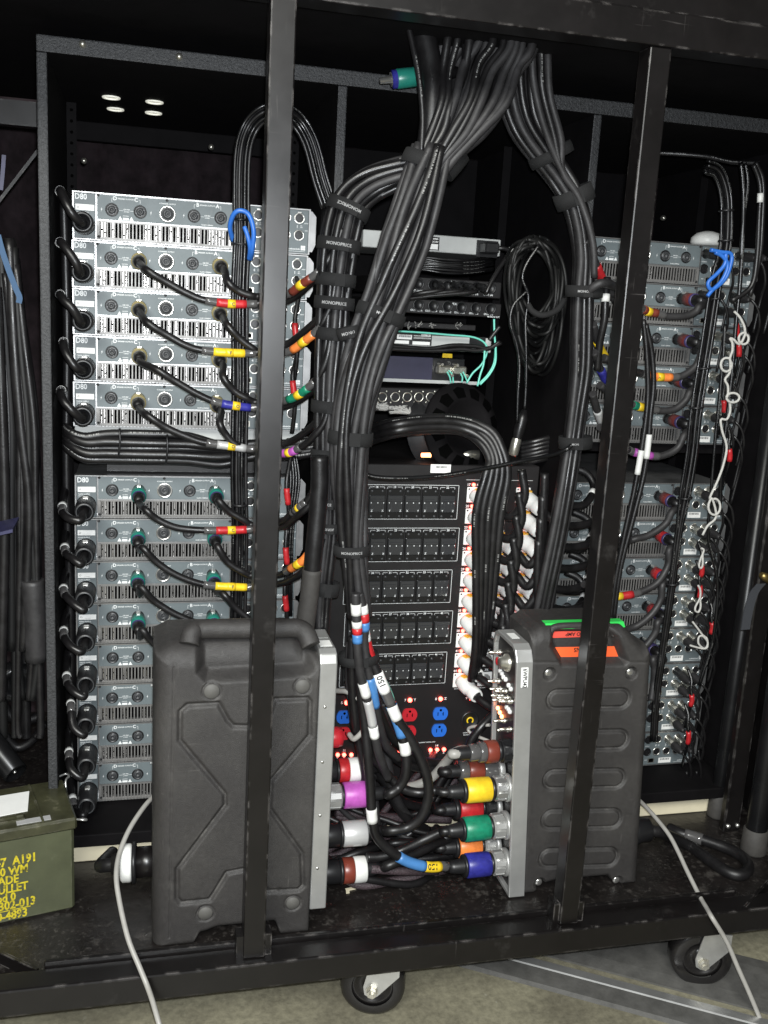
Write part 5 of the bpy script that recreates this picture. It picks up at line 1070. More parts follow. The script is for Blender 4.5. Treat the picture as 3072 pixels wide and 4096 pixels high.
# plugs of the upper stage box
for (x, y, ex) in ((735, 560, 520), (850, 565, 500), (935, 575, 470), (1020, 578, 1215)):
    c = atY(*ZM(x, y), -0.002); r_ = thing('digital_plug', 'black signal plug in the upper stage box', 'plug', c, 'plugs of the upper stage box')
    plug_along(r_, c, (-0.05, -1, -0.08), [('plug_shell', 'sock', [(0, 0), (0, 0.0088), (0.022, 0.0088), (0.03, 0.0096), (0.045, 0.008), (0.06, 0.004), (0.06, 0)])], 14)
    e = c + Vector((-0.003, -0.055, -0.004)); P = catmull([e, e+Vector((-0.006, -0.02, -0.008)), atY(*ZM((x+ex)/2, y+60 if ex < 600 else y-60), -0.07), atY(*ZM(ex, y+95 if ex < 600 else 365), -0.04)])
    MB().tube(P, 0.0045, 8).build('lead', M['cable'], r_)
# cables lying in the gap above the stage boxes
for j in range(8):
    y = 395 + 12*j; s_ = random.uniform(-14, 14)
    cord('shelf_cable', 'thin black cable lying in the gap under the highest network switch', 'cable', catmull([atY(*ZM(480, y-10+s_), 0.06), atY(*ZM(650, y-15), 0.03), atY(*ZM(800, y+10*math.sin(j)), 0.02), atY(*ZM(970, y+5), 0.03), atY(*ZM(1120, y-20+s_), 0.08)]), 0.0032, 'thin' if j % 2 else 'cable', 'cables in the gap under the switch', n=7)
# lower network switch
root, x0, x1, zb, zt = unit('network_switch', 'light grey network switch with barcode label, half hidden by teal cords', 'switch', (300, 880), (1100, 1015), 0.0, 0.25, 'lgrey')
a, c = atY(*ZM(420, 882), 0), atY(*ZM(705, 968), 0)
o = labelblock(root, a.x, c.x, c.z, a.z, 0.0, ((0.20, 0.50, 0.34, 0.40), (0.58, 0.84, 0.40, 0.04), (0.58, 0.70, 0.4, 0.03), (0.58, 0.62, 0.4, 0.03), (0.10, 0.08, 0.38, 0.30), (0.56, 0.05, 0.40, 0.30)))
b = MB(); w_ = c.x-a.x; h_ = a.z-c.z; x = a.x+w_*0.24
while x < a.x+w_*0.50: q = random.uniform(0.0006, 0.0015); b.box(x, x+q, -0.0017, -0.0013, c.z+h_*0.68, c.z+h_*0.86); x += q + random.uniform(0.0006, 0.0014)
b.build('bar_print', M['print'], o)
b = MB(); b.text('cisco', 0.0062, (a.x+0.0115, -0.0013, c.z+h_*0.55), align='C')
for k, hh in enumerate((0.3, 0.5, 0.9, 0.5, 0.3, 0.5, 0.9, 0.5, 0.3)): b.box(a.x+0.004+k*0.0018, a.x+0.0048+k*0.0018, -0.0013, -0.0009, c.z+h_*0.76, c.z+h_*0.76+0.005*hh)
b.text('SG300-20', 0.0052, (a.x+w_*0.97, -0.0013, c.z+h_*0.88), align='R'); b.build('label_lettering', M['white'], o)
p = atY(*ZM(1010, 950), 0); MB().box(p.x-0.018, p.x+0.018, -0.0015, -0.0003, p.z-0.011, p.z+0.013).build('mains_inlet', M['sock'], root)
# dark patch bay with white wire ends, between stage box and switch
root, x0, x1, zb, zt = unit('patch_bay', 'black patch bay with tufts of white wire under the stage boxes', 'patch bay', (330, 795), (1000, 868), 0.03, 0.2, 'dpanel')
b = MB()
for cx in (445, 480, 540, 615, 705, 880):
    for q in range(9):
        p = atY(*ZM(cx + random.uniform(-18, 18), 835 + random.uniform(-16, 16)), 0.028); d = Vector((random.uniform(-1, 1), -0.4, random.uniform(-1, 1)))*0.006
        b.tube([p, p + d*0.5 + Vector((0.001, 0, 0.001)), p + d], 0.0006, 4)
b.build('white_wires', M['string'], root)
# indigo panel unit
root, x0, x1, zb, zt = unit('server_unit', 'dark indigo rack unit with two grey plugs and a yellow sticker', 'rack unit', (345, 1030), (920, 1205), 0.04, 0.3, 'sock')
a, c = atY(*ZM(345, 1030), 0.038), atY(*ZM(708, 1195), 0.038); MB().cbox(a.x, c.x, 0.0375, 0.0398, c.z, a.z, 0.0006).build('indigo_panel', M['indigo'], root)
MB().box(a.x, x1+0.03, 0.036, 0.0395, zb-0.006, zb+0.001).build('bottom_edge', M['lgrey'], root)
p = atY(*ZM(812, 1035), 0.037); o = MB().box(p.x-0.011, p.x+0.011, 0.0365, 0.0385, p.z-0.004, p.z+0.005).build('sticker', M['yellow'], root)
for k, (x, y) in enumerate(((785, 1125), (885, 1130))):
    p = atY(*ZM(x, y), 0.036); t = thing('data_plug', 'grey two screw data plug in the indigo rack unit, ' + ('nearer the panel edge' if k else 'nearer the indigo panel'), 'plug', p)
    b = MB(); b.cbox(p.x-0.018, p.x+0.014, p.y-0.018, p.y, p.z-0.009, p.z+0.009, 0.003); b.cyl((p.x-0.012, p.y-0.03, p.z+0.012), (p.x-0.012, p.y, p.z+0.012), 0.003); b.cyl((p.x+0.012, p.y-0.03, p.z-0.010), (p.x+0.012, p.y, p.z-0.010), 0.003); b.build('plug_body', M['nickel'], t)
for k, pts in enumerate(([(810, 1140), (828, 1175), (835, 1215)], [(820, 1130), (845, 1160), (852, 1215)], [(900, 1150), (912, 1180), (908, 1210)], [(915, 1140), (930, 1170), (945, 1205)])):
    cord('teal_patch_cord', 'short teal patch cord at the grey data plugs', 'cable', catmull([atY(*ZM(x, y), 0.01) for (x, y) in pts]), 0.0018, 'teal', 'teal cords at the data plugs', n=6)
for k, pts in enumerate(([(220, 868), (420, 868), (640, 880), (820, 895), (980, 910), (1060, 950), (1075, 1010), (1040, 1090), (980, 1150), (940, 1215)], [(1122, 790), (1124, 880), (1130, 980), (1122, 1080), (1080, 1160), (1010, 1230)], [(1133, 970), (1130, 1080), (1090, 1160), (1030, 1225)], [(1060, 1000), (1052, 1090), (1030, 1160), (1012, 1235)])):
    cord('teal_patch_cord', ('long teal patch cord lying over the lower network switch', 'teal patch cord dropping past the end of the lower network switch', 'thin teal patch cord curving under the lower switch', 'straight teal patch cord between switch end and cable reel')[k], 'cable', catmull([atY(*ZM(x, y), -0.02 - 0.006*k) for (x, y) in pts]), 0.0021, 'teal', n=7)
for pts in ([(400, 965), (520, 975), (700, 985), (850, 965), (1000, 970), (1080, 985), (1170, 950)], [(400, 985), (560, 995), (750, 1000), (900, 990), (1000, 1000), (1090, 985), (1160, 940)], [(1090, 930), (1120, 890), (1160, 840)]):
    cord('switch_lead', 'black lead lying across the face of the lower network switch', 'cable', catmull([atY(*ZM(x, y), -0.03) for (x, y) in pts]), 0.0045, 'cable', 'black leads across the lower switch')
# xlr panel and white tie
root, x0, x1, zb, zt = unit('connector_panel', 'black connector panel with a row of silver ringed sockets', 'connector panel', (310, 1240), (960, 1420), 0.02, 0.2, 'dpanel')
for x in (305, 380, 465, 545, 622, 700, 780):
    p = atY(*ZM(x, 1307), 0.02); s = MB().torus((p.x, 0.0185, p.z), (0, 1, 0), 0.0095, 0.0015, 22, 6).build('xlr_socket', M['nickel'], root)
    MB().disc((p.x, 0.0183, p.z), (0, -1, 0), 0.0082, 16).build('pin_insert', M['sock'], s)
    b = MB(); [b.lathe((p.x+sx*0.009, 0.0195, p.z+sx*0.012), (0, -1, 0), [(0, 0.0024), (0.0012, 0.002), (0.0012, 0)], 8) for sx in (-1, 1)]; b.build('screw', M['nickel'], s)
for (cx, cy, w) in ((500, 1392, 75), (380, 1370, 45), (315, 1365, 25)):
    r_ = random.Random(cx); b = MB()
    for q in range(16):
        pts = [atY(*ZM(cx + r_.uniform(-w, w), cy + r_.uniform(-28, 28)), -0.02 - r_.random()*0.02) for _ in range(3)]; b.tube(catmull(pts, 4), 0.0022, 5)
    tag(b.build('wire_tangle', M['string']), {500: 'large tangle of white wire below the silver ringed sockets', 380: 'middle tangle of white wire below the silver ringed sockets', 315: 'small tangle of white wire beside the trunk cables'}[cx], 'wire')
# cable reel
Rr = 0.098; cc = atY(*ZM(890, 1520), -0.03); ax = Vector((0.30, -0.90, 0.22)).normalized()
reel = thing('cable_reel', 'round black plastic cable reel standing on the distributor behind the cable arch', 'cable reel', (cc.x, cc.y, cc.z - Rr))
b = MB().lathe(cc, ax, [(0, 0), (0, Rr*0.55), (0.004, Rr*0.96), (0.008, Rr), (0.012, Rr*0.97), (0.024, Rr*0.80), (0.030, Rr*0.62), (0.026, Rr*0.58), (0.026, 0)], 48); b.build('flange', M['inner'], reel)
b = MB().lathe(cc - ax*0.05, ax, [(-0.012, 0), (-0.012, Rr*0.97), (-0.008, Rr*0.97), (-0.006, Rr*0.6), (0.05, Rr*0.6)], 40); b.build('drum', M['sock'], reel)
u = ax.cross(Vector((0, 0, 1))).normalized(); v = u.cross(ax)
for k in range(12):
    a0 = 0.2 + k*math.pi/6; b = MB(); q = []
    for (aa, rr, t) in ((a0, 0.66, 0.0300), (a0+0.34, 0.66, 0.0300), (a0+0.34, 0.86, 0.0215), (a0+0.17, 0.90, 0.0195), (a0, 0.86, 0.0215)): q.append(cc + ax*(t+0.0012) + (u*math.cos(aa) + v*math.sin(aa))*Rr*rr)
    n0 = b.add(q); b.face(range(n0, n0+5)); b.build('window', M['dark'], reel)
# inline connectors on the distributor's top
p = atY(*ZM(720, 1692), -0.06); t = thing('inline_connector', 'black inline connector with nickel end and orange glowing tip on the distributor', 'connector', p)
a, c = atY(*ZM(640, 1693), -0.06), atY(*ZM(890, 1692), -0.06); d = (c-a).normalized()
plug_along(t, a, d, [('glow_tip', 'ledw', [(0, 0), (0, 0.0045), (0.02, 0.0050), (0.02, 0)]), ('boot', 'sock', [(0.021, 0), (0.021, 0.006), (0.05, 0.0085), (0.082, 0.0095), (0.082, 0)]), ('nickel_end', 'nickel', [(0.083, 0), (0.083, 0.0105), (0.125, 0.0105), (0.125, 0)])], 16)
cord('top_crossing_cable', 'thin printed black cable sagging across the front of the distributor', 'cable', catmull([atY(*ZQ(370, 215), -0.27), atY(*ZQ(470, 240), -0.27), atY(*ZQ(640, 245), -0.27), atY(*ZQ(850, 230), -0.26), atY(*ZQ(1100, 190), -0.25), atY(*ZQ(1350, 140), -0.25), atY(*ZQ(1520, 105), -0.24), atY(*ZQ(1600, 75), -0.235), atY(*ZQ(1640, 45), -0.24)]), 0.0042, 'thin')
p = atY(*ZM(1310, 1430), -0.1); t = thing('hanging_xlr', 'black and nickel signal connector hanging below the cable coil', 'connector', atY(*ZM(1270, 1600), -0.1))
plug_along(t, atY(*ZM(1325, 1390), -0.1), (atY(*ZM(1270, 1600), -0.1) - atY(*ZM(1325, 1390), -0.1)), [('boot', 'cable', [(0, 0), (0, 0.005), (0.02, 0.012), (0.045, 0.012), (0.065, 0.0085)]), ('nickel_end', 'nickel', [(0.062, 0.0092), (0.068, 0.0105), (0.095, 0.0105), (0.099, 0.008), (0.099, 0)])], 16)
# coil of thin cable
for j in range(20):
    cx = 1400 + random.uniform(-25, 25); w = random.uniform(140, 225); y0 = 270 + random.uniform(-30, 60); y1 = random.uniform(760, 1230); k = random.uniform(-40, 40)
    pts = []
    for q in range(17):
        a = 2*math.pi*q/16; px = cx + w*math.sin(a)*(0.82 + 0.18*math.cos(a)) + k*math.cos(a); py = (y0+y1)/2 - (y1-y0)/2*math.cos(a); pts.append(atY(*ZM(px, py), -0.08 + 0.05*math.sin(a*2 + j)))
    cord('coiled_cable', 'thin black cable hanging in long coils beside the middle bay', 'cable', catmull(pts, 4), 0.0036, 'coil', 'coils of thin cable beside the middle bay', n=7)
for pts in ([(1420, 300), (1340, 420), (1310, 520), (1350, 640), (1330, 800), (1335, 1000), (1335, 1200), (1325, 1390)], [(1345, 600), (1250, 700), (1230, 820), (1270, 950), (1290, 1100), (1280, 1300), (1275, 1480)]):
    cord('coil_tail', 'thin printed black cable tail hanging from the coils to a connector', 'cable', catmull([atY(*ZM(x, y), -0.13) for (x, y) in pts]), 0.0036, 'thin', 'tails of the cable coils', n=7)
P = catmull([atY(*ZM(1345, 690), -0.15), atY(*ZM(1380, 740), -0.155), atY(*ZM(1450, 765), -0.16), atY(*ZM(1540, 730), -0.155), atY(*ZM(1590, 660), -0.15)]); cord('coil_wrap', 'thin black strap holding the cable coils together', 'cable wrap', P, 0.006, 'velcro')
# leads leaving the distributor towards the next bay
for j in range(6):
    y = 1575 + 26*j; cord('crossing_lead', 'shiny black lead crossing behind the loom into the next bay', 'cable', catmull([atY(*ZM(1300, y+45), -0.03), atY(*ZM(1400, y+25), -0.05), atY(*ZM(1510, y), -0.05), atY(*ZM(1640, y-10), -0.02)]), 0.0068, 'cable', 'leads crossing to the next bay')
# green-blue coupler near the roof
p = dp(845, 172, -0.26); e = dp(905, 165, -0.26); d = (e-p).normalized(); t = thing('multipin_coupler', 'multipin coupler with blue and green rings hanging under the roof', 'connector', p)
plug_along(t, p, d, [('nickel_tip', 'ring', [(-0.020, 0), (-0.020, 0.005), (0.0, 0.006), (0.0, 0.012)]), ('blue_ring', 'blue', [(0.002, 0.0), (0.002, 0.0150), (0.050, 0.0150), (0.050, 0)]), ('green_ring', 'dkgreen', [(0.009, 0.0155), (0.010, 0.0162), (0.042, 0.0162), (0.043, 0.0155)]), ('tail', 'cable', [(0.051, 0.014), (0.08, 0.013), (0.12, 0.009), (0.12, 0)])], 20)
# ================================================================== RUBBER CASES
def seg_dist(px, pz, poly):
    best = 1e9
    for (ax_, az), (bx, bz) in zip(poly, poly[1:]):
        dx, dz = bx-ax_, bz-az; l2 = dx*dx + dz*dz or 1e-12; t = max(0, min(1, ((px-ax_)*dx + (pz-az)*dz)/l2))
        d = math.hypot(px-ax_-t*dx, pz-az-t*dz); best = min(best, d)
    return best
def inside(px, pz, poly):
    c = False; n = len(poly)
    for i in range(n):
        (x1, z1), (x2, z2) = poly[i], poly[(i+1) % n]
        if (z1 > pz) != (z2 > pz) and px < (x2-x1)*(pz-z1)/(z2-z1) + x1: c = not c
    return c
def sdf(px, pz, poly): d = seg_dist(px, pz, poly + [poly[0]]); return -d if inside(px, pz, poly) else d
def sm(t): t = max(0.0, min(1.0, t)); return t*t*(3-2*t)
def shell(name, parent, x0, x1, yf, yb, zb, zt, depth, m, nx=120, nz=200, rl=0.03, rr=0.012, rt=0.02, rb=0.012, lean=None):
    """moulded shell: front skin as a height field with rounded edges, then sides, back"""
    b = MB(); idx = []
    for j in range(nz+1):
        row = []
        for i in range(nx+1):
            u = i/nx; v = j/nz; x = x0 + (x1-x0)*u; z0, z1 = zb(x), zt(x); z = z0 + (z1-z0)*v
            e = 0.0
            for (d, R_) in ((x-x0, rl), (x1-x, rr), (z1-z, rt), (z-z0, rb)):
                if d < R_: e = max(e, R_ - math.sqrt(max(0, R_*R_ - (R_-d)**2)))
            xl = x + (lean(z) if lean else 0.0)
            row.append(b.add([(xl, yf + e + depth(xl, z), z)]))
        idx.append(row)
    for j in range(nz):
        for i in range(nx): b.face((idx[j][i], idx[j][i+1], idx[j+1][i+1], idx[j+1][i]), True)
    rim = [idx[0][i] for i in range(nx+1)] + [idx[j][nx] for j in range(1, nz+1)] + [idx[nz][i] for i in range(nx-1, -1, -1)] + [idx[j][0] for j in range(nz-1, 0, -1)]
    back = b.add([(b.v[i].x, yb, b.v[i].z) for i in rim]); n = len(rim)
    for i in range(n): k = (i+1) % n; b.face((rim[i], back+i, back+k, rim[k]), False)
    b.face([back+i for i in range(n)])
    return b.build(name, m, parent)
def lerp_profile(pts):
    def f(x):
        if x <= pts[0][0]: return pts[0][1]
        for (a, za), (c, zc) in zip(pts, pts[1:]):
            if x <= c: t = (x-a)/(c-a) if c > a else 1; t = t*t*(3-2*t); return za + (zc-za)*t
        return pts[-1][1]
    return f
# ------------------------------------------------------------------ case with hourglass mouldings
ZK = crop(500, 2400, 1.475); YL = -0.395
fk = lambda x, y: (lambda p: (p.x, p.z))(atY(*ZK(x, y), YL))
lx0, lx1 = 0.150, 0.4365
ztopL = atY(*ZK(300, 130), -0.26).z
YLB = -0.245
caseL = thing('rubber_case', 'large black rubber distribution case with hourglass mouldings and handle, standing on the deck', 'equipment case', (0.30, YL, DECK))
g1 = [fk(*p) for p in ((725, 748), (640, 746), (605, 708), (568, 640), (552, 612), (370, 622), (326, 660), (324, 832), (590, 1150), (592, 1212), (308, 1590), (308, 1765), (330, 1790), (500, 1772), (535, 1718), (600, 1612), (700, 1592))]
g2 = [fk(*p) for p in ((725, 748), (800, 742), (850, 690), (885, 590), (1078, 582), (1094, 604), (1090, 800), (862, 1070), (855, 1235), (1045, 1500), (1050, 1688), (1022, 1713), (840, 1722), (790, 1640), (700, 1592))]
fq = lambda x, y: (lambda p: (p.x, p.z))(atY(*ZK(x, y), -0.375))
pocket = [fq(*p) for p in ((440, 225), (1050, 212), (1095, 270), (1095, 385), (1060, 412), (482, 446), (440, 402))]
hat = [fk(*p) for p in ((560, 640), (700, 640), (820, 640), (885, 590), (850, 690), (800, 742), (725, 748), (640, 746), (605, 708))]
discs = [(*fk(512, 540), 0.0155), (*fk(1048, 510), 0.0150), (*fk(475, 1850), 0.0150), (*fk(990, 1790), 0.0145)]
seam = [fk(287, 400), fk(262, 1995)]
def depthL(x, z):
    d = 0.0
    s = sdf(x, z, pocket)
    if s < 0.012: d = max(d, 0.030*sm((0.010-s)/0.022))
    g = min(seg_dist(x, z, g1), seg_dist(x, z, g2)); d += 0.0062*(1-sm(g/0.0068))
    d += 0.0030*(1-sm(seg_dist(x, z, seam)/0.0022))
    for (cx, cz, R_) in discs: q = abs(math.hypot(x-cx, z-cz) - R_); d += 0.0035*(1-sm(q/0.0028))
    return d
nl, nr_ = fk(640, 2000)[0], fk(920, 1930)[0]
zbL = lerp_profile([(lx0, DECK+0.001), (fk(400, 2000)[0], DECK+0.001), (fk(450, 1950)[0], DECK+0.022), (fk(560, 1900)[0], DECK+0.030), (fk(880, 1900)[0], DECK+0.030), (fk(925, 1940)[0], DECK+0.001), (lx1, DECK+0.001)])
ztL = lerp_profile([(lx0, ztopL-0.012), (lx0+0.03, ztopL), (lx1-0.05, ztopL-0.001), (lx1, ztopL-0.03)])
shell('rubber_body', caseL, lx0, lx1, YL, YLB, zbL, ztL, depthL, M['rubber'], 150, 300, rl=0.034, rr=0.006, rt=0.042, rb=0.012)
P = path([(378, 262, -0.375), (395, 195, -0.365), (450, 172, -0.355), (700, 170, -0.352), (900, 168, -0.352), (1010, 166, -0.355), (1065, 195, -0.365), (1098, 270, -0.378)], ZK)
MB().tube(P, 0.0172, 18).build('handle', M['rubber'], caseL)
for (cx, cz, R_) in discs: MB().lathe((cx, YL-0.0012, cz), (0, 1, 0), [(0, 0), (0, R_-0.0030), (0.0015, R_-0.0022)], 26).build('round_plug', M['rubber2'], caseL)
fz0 = atY(*ZK(1100, 1850), -0.39).z
fzt = -0.786+ZS
poly = [(-0.385, fz0+0.004), (-0.385, fzt-0.022), (-0.378, fzt-0.006), (-0.365, fzt), (-0.262, fzt), (-0.250, fzt-0.006), (-0.243, fzt-0.022), (-0.243, fz0+0.004)]
fr_ = bevel(MB().prism(poly, lambda y, z: Vector((0.4370, y, z)), lambda y, z: Vector((0.4690, y, z))).build('metal_frame', M['alu'], caseL), 0.003, 3)
b = MB(); [b.lathe((atY(*ZK(x, y), -0.3855).x, -0.3852, atY(*ZK(x, y), -0.3855).z), (0, -1, 0), [(0, 0.0030), (0.0008, 0.0028), (0.001, 0)], 10) for (x, y) in ((1180, 632), (1165, 957), (1150, 1272), (1135, 1584))]; b.build('frame_screw', M['ring'], fr_)
MB().box(0.442, 0.464, -0.355, -0.325, fzt+0.0002, fzt+0.0008).build('frame_sticker', M['paper'], fr_); MB().box(0.442, 0.464, -0.31, -0.275, fzt+0.0002, fzt+0.0008).build('frame_sticker', M['alu'], fr_)
# ------------------------------------------------------------------ case with lozenge mouldings
ZR_ = crop(1900, 2400, 1.7011); YR = -0.345
rk = lambda x, y: (lambda p: (p.x, p.z))(atY(*ZR_(x, y), YR))
rx0 = 0.8865; rx1 = 1.1485
caseR = thing('rubber_case', 'black rubber distribution case with lozenge mouldings and green tape on its handle', 'equipment case', (1.0, YR, DECK))
zT = atY(*ZR_(700, 118), -0.285).z; KL = 0.055
lean = lambda z: -KL*(z - DECK)
pills = []
for (cx, cy, w, h) in ((776, 676, 555, 122), (765, 955, 550, 122), (747, 1220, 545, 120), (728, 1492, 530, 120), (708, 1755, 520, 115)):
    a = rk(cx-w/2+h/2, cy+4); c = rk(cx+w/2-h/2, cy-4); r_ = (rk(cx, cy-h/2)[1] - rk(cx, cy+h/2)[1])/2; pills.append((a, c, r_))
rq = lambda x, y: (lambda p: (p.x, p.z))(atY(*ZR_(x, y), -0.325))
pocketR = [rq(*p) for p in ((520, 200), (900, 200), (940, 240), (1000, 392), (985, 405), (575, 408), (505, 290))]
shoulder = [rk(*p) for p in ((505, 180), (905, 180), (1060, 330), (1020, 420), (570, 420), (495, 290))]
scr = [rk(510, 505), rk(1067, 500), rk(443, 1935), rk(972, 1920)]
def depthR(x, z):
    d = 0.0; s = sdf(x, z, pocketR)
    if s < 0.010: d = max(d, 0.026*sm((0.009-s)/0.020))
    for (a, c, r_) in pills: q = abs(seg_dist(x, z, [a, c]) - r_); d += 0.0065*(1-sm(q/0.0058))
    for (cx, cz) in scr:
        q = math.hypot(x-cx, z-cz); d += 0.012*(1-sm((q-0.010)/0.004))
    q = seg_dist(x, z, [rk(390, 425), rk(1190, 425)]); d += 0.0015*(1-sm(q/0.004))
    return d
zbR = lerp_profile([(rx0, DECK+0.001), (rk(400, 2000)[0], DECK+0.001), (rk(470, 1990)[0], DECK+0.020), (rk(560, 1975)[0], DECK+0.024), (rk(900, 1960)[0], DECK+0.024), (rk(960, 1990)[0], DECK+0.001), (rx1, DECK+0.001)])
LT = 0.030
ztR = lerp_profile([(rx0, rq(385, 215)[1]), (rq(400, 250)[0]+LT, rq(385, 195)[1]), (rq(455, 140)[0]+LT, zT), (rq(975, 140)[0]+LT, zT), (rq(1150, 290)[0]+LT, rq(1150, 290)[1]), (rx1, rq(1190, 345)[1])])
shell('rubber_body', caseR, rx0, rx1, YR, -0.225, zbR, ztR, depthR, M['rubber'], 150, 300, rl=0.008, rr=0.022, rt=0.030, rb=0.012, lean=lean)
xa, xb = atY(*ZR_(452, 120), -0.30).x, atY(*ZR_(978, 120), -0.30).x
b = MB(); b.prism([(-0.012, -0.0090), (-0.0150, -0.0075), (-0.0052, 0.0012), (0.012, 0.0018), (0.012, 0.0008), (-0.003, 0.0002)], lambda y, z: Vector((xa, YR+0.030+y, zT+z)), lambda y, z: Vector((xb, YR+0.030+y, zT+z))); b.build('green_tape', M['greentape'], caseR)
ring = catmull([atY(*ZR_(x, y), YR+0.016+0.00004*max(0, 300-y)) for (x, y) in ((500, 290), (512, 215), (556, 182), (700, 174), (880, 174), (920, 190), (948, 240))]); MB().tube(ring, 0.0070, 12).build('handle_rim', M['rubber'], caseR)
for (pl, mm, lines) in ((((530, 322), (952, 315), (995, 398), (572, 402)), 'orangetape', (('USE WITH', 0.52, 0.10, 0.0125), ('SNS', 0.36, 0.56, 0.0125))), (((512, 215), (800, 212), (800, 250), (530, 258)), 'redtape2', (('O AMP', 0.5, 0.2, 0.0105),))):
    q = []; yy = YR + (0.0215 if mm == 'orangetape' else 0.0240)
    for (x, y) in pl: p = atY(*ZR_(x, y), yy); q.append(p)
    b = MB(); n0 = b.add(q + [v + Vector((0, 0.0008, 0)) for v in q]); b.face((n0, n0+1, n0+2, n0+3)); b.face((n0+7, n0+6, n0+5, n0+4))
    for i in range(4): j = (i+1) % 4; b.face((n0+i, n0+4+i, n0+4+j, n0+j))
    o = b.build('tape_label', M[mm], caseR); b = MB()
    for (s_, u, v_, sz) in lines:                     # marker writing, stuck on upside down
        base = q[3].lerp(q[2], u).lerp(q[0].lerp(q[1], u), v_); b.text(s_, sz, base + Vector((0, -0.0010, sz*0.75)), (-1, 0, 0), (0, 0, -1), 'C')
    b.build('marker_writing', M['print'], o)
for (cx, cz) in scr: MB().lathe((cx, YR+0.012, cz), (0, -1, 0), [(0, 0), (0, 0.0080), (0.004, 0.0078), (0.006, 0.0060), (0.0064, 0)], 20).build('bolt_head', M['ring'], caseR)
fzt = -0.802+ZS
XP = 0.8530
SH = lambda x, y, z: Vector((x + lean(z), y, z))
def atXl(px, py, X):
    p = atX(px, py, X + lean(1.515-1.1))
    for _ in range(4): p = atX(px, py, X + lean(p.z))
    return p
poly = [(-0.352, DECK+0.003), (-0.352, fzt-0.030), (-0.343, fzt-0.008), (-0.328, fzt), (-0.246, fzt), (-0.231, fzt-0.008), (-0.222, fzt-0.030), (-0.222, DECK+0.003)]
fo = MB()
inn = [(-0.344, DECK+0.012), (-0.344, fzt-0.033), (-0.337, fzt-0.016), (-0.326, fzt-0.009), (-0.248, fzt-0.009), (-0.237, fzt-0.016), (-0.230, fzt-0.033), (-0.230, DECK+0.012)]
A_ = [fo.add([SH(XP, y, z) for (y, z) in poly]), fo.add([SH(XP+0.0332, y, z) for (y, z) in poly]), fo.add([SH(XP, y, z) for (y, z) in inn]), fo.add([SH(XP+0.009, y, z) for (y, z) in inn])]; n = len(poly)
for i in range(n):
    j = (i+1) % n; fo.face((A_[0]+i, A_[1]+i, A_[1]+j, A_[0]+j)); fo.face((A_[0]+i, A_[0]+j, A_[2]+j, A_[2]+i)); fo.face((A_[2]+i, A_[2]+j, A_[3]+j, A_[3]+i))
fo.fix = True
fR = bevel(fo.build('metal_frame', M['alu'], caseR), 0.002, 2)
b = MB(); n0 = b.add([SH(XP+0.0088, y, z) for (y, z) in inn]); b.face(range(n0, n0+8)); b.build('control_panel', M['dpanel'], caseR)
qa, qb = atY(*ZR_(335, 595), -0.3526), atY(*ZR_(340, 460), -0.3526)
o = MB().obox(qa, qb, (0.0145, 0, 0), (0, 0.0008, 0)).build('frame_sticker', M['paper'], fR)
p = atY(*ZR_(337, 460), -0.354); b = MB(); b.text('6WPU42', 0.0125, qb + Vector((-0.0035, -0.0010, -0.002)), (qa-qb).normalized(), (1, 0, 0), 'L', 0.85); b.build('sticker_lettering', M['print'], o)
MB().box(XP-0.020, XP-0.004, -0.30, -0.27, fzt+0.0002, fzt+0.0007).build('frame_sticker', M['paper'], fR)
# switches, lamps and knob on the control panel
px_ = lambda x, y: atXl(*ZR_(x, y), XP+0.0085)
for (x, y) in ((160, 357), (150, 552), (162, 605), (172, 650), (180, 680), (200, 620), (212, 665), (225, 690), (240, 690), (230, 880), (190, 822), (215, 885)):
    p = px_(x+14, y); b = MB(); b.lathe(p, (-1, 0, 0.05), [(0, 0.0055), (0.004, 0.0055), (0.005, 0.0032), (0.012, 0.0034), (0.024, 0.0026), (0.026, 0)], 10); b.build('toggle_switch', M['nickel'], caseR)
for (x, y) in ((178, 482), (190, 500), (200, 525), (215, 540), (235, 580), (250, 605), (222, 730), (235, 745), (243, 760)):
    p = px_(x, y); MB().lathe(p, (-1, 0, 0), [(0, 0.0048), (0.004, 0.0048), (0.006, 0.003), (0.0062, 0)], 10).build('jewel_lamp', M['wplug'], caseR)
for (x, y) in ((162, 735), (175, 765), (188, 792)): p = px_(x, y); MB().lathe(p, (-1, 0, 0), [(0, 0.0042), (0.004, 0.0042), (0.0055, 0.002), (0.0057, 0)], 12).build('glowing_lamp', M['ledw'], caseR)
p = px_(225, 425); MB().lathe(p, (-1, 0, 0), [(0, 0.018), (0.006, 0.017), (0.008, 0.013), (0.018, 0.012), (0.020, 0)], 24).build('chrome_knob', M['nickel'], caseR)
p = px_(185, 415); MB().lathe(p, (-1, 0, 0), [(0, 0.009), (0.012, 0.008), (0.014, 0)], 14).build('red_knob', M['redout'], caseR)
MB().tube(catmull([px_(100, 850)+Vector((0, 0, 0)), px_(58, 862)+Vector((-0.03, 0, 0)), px_(60, 900)+Vector((-0.03, 0, 0)), px_(95, 960)]), 0.0035, 8).build('cable_loop', M['grey'], caseR)
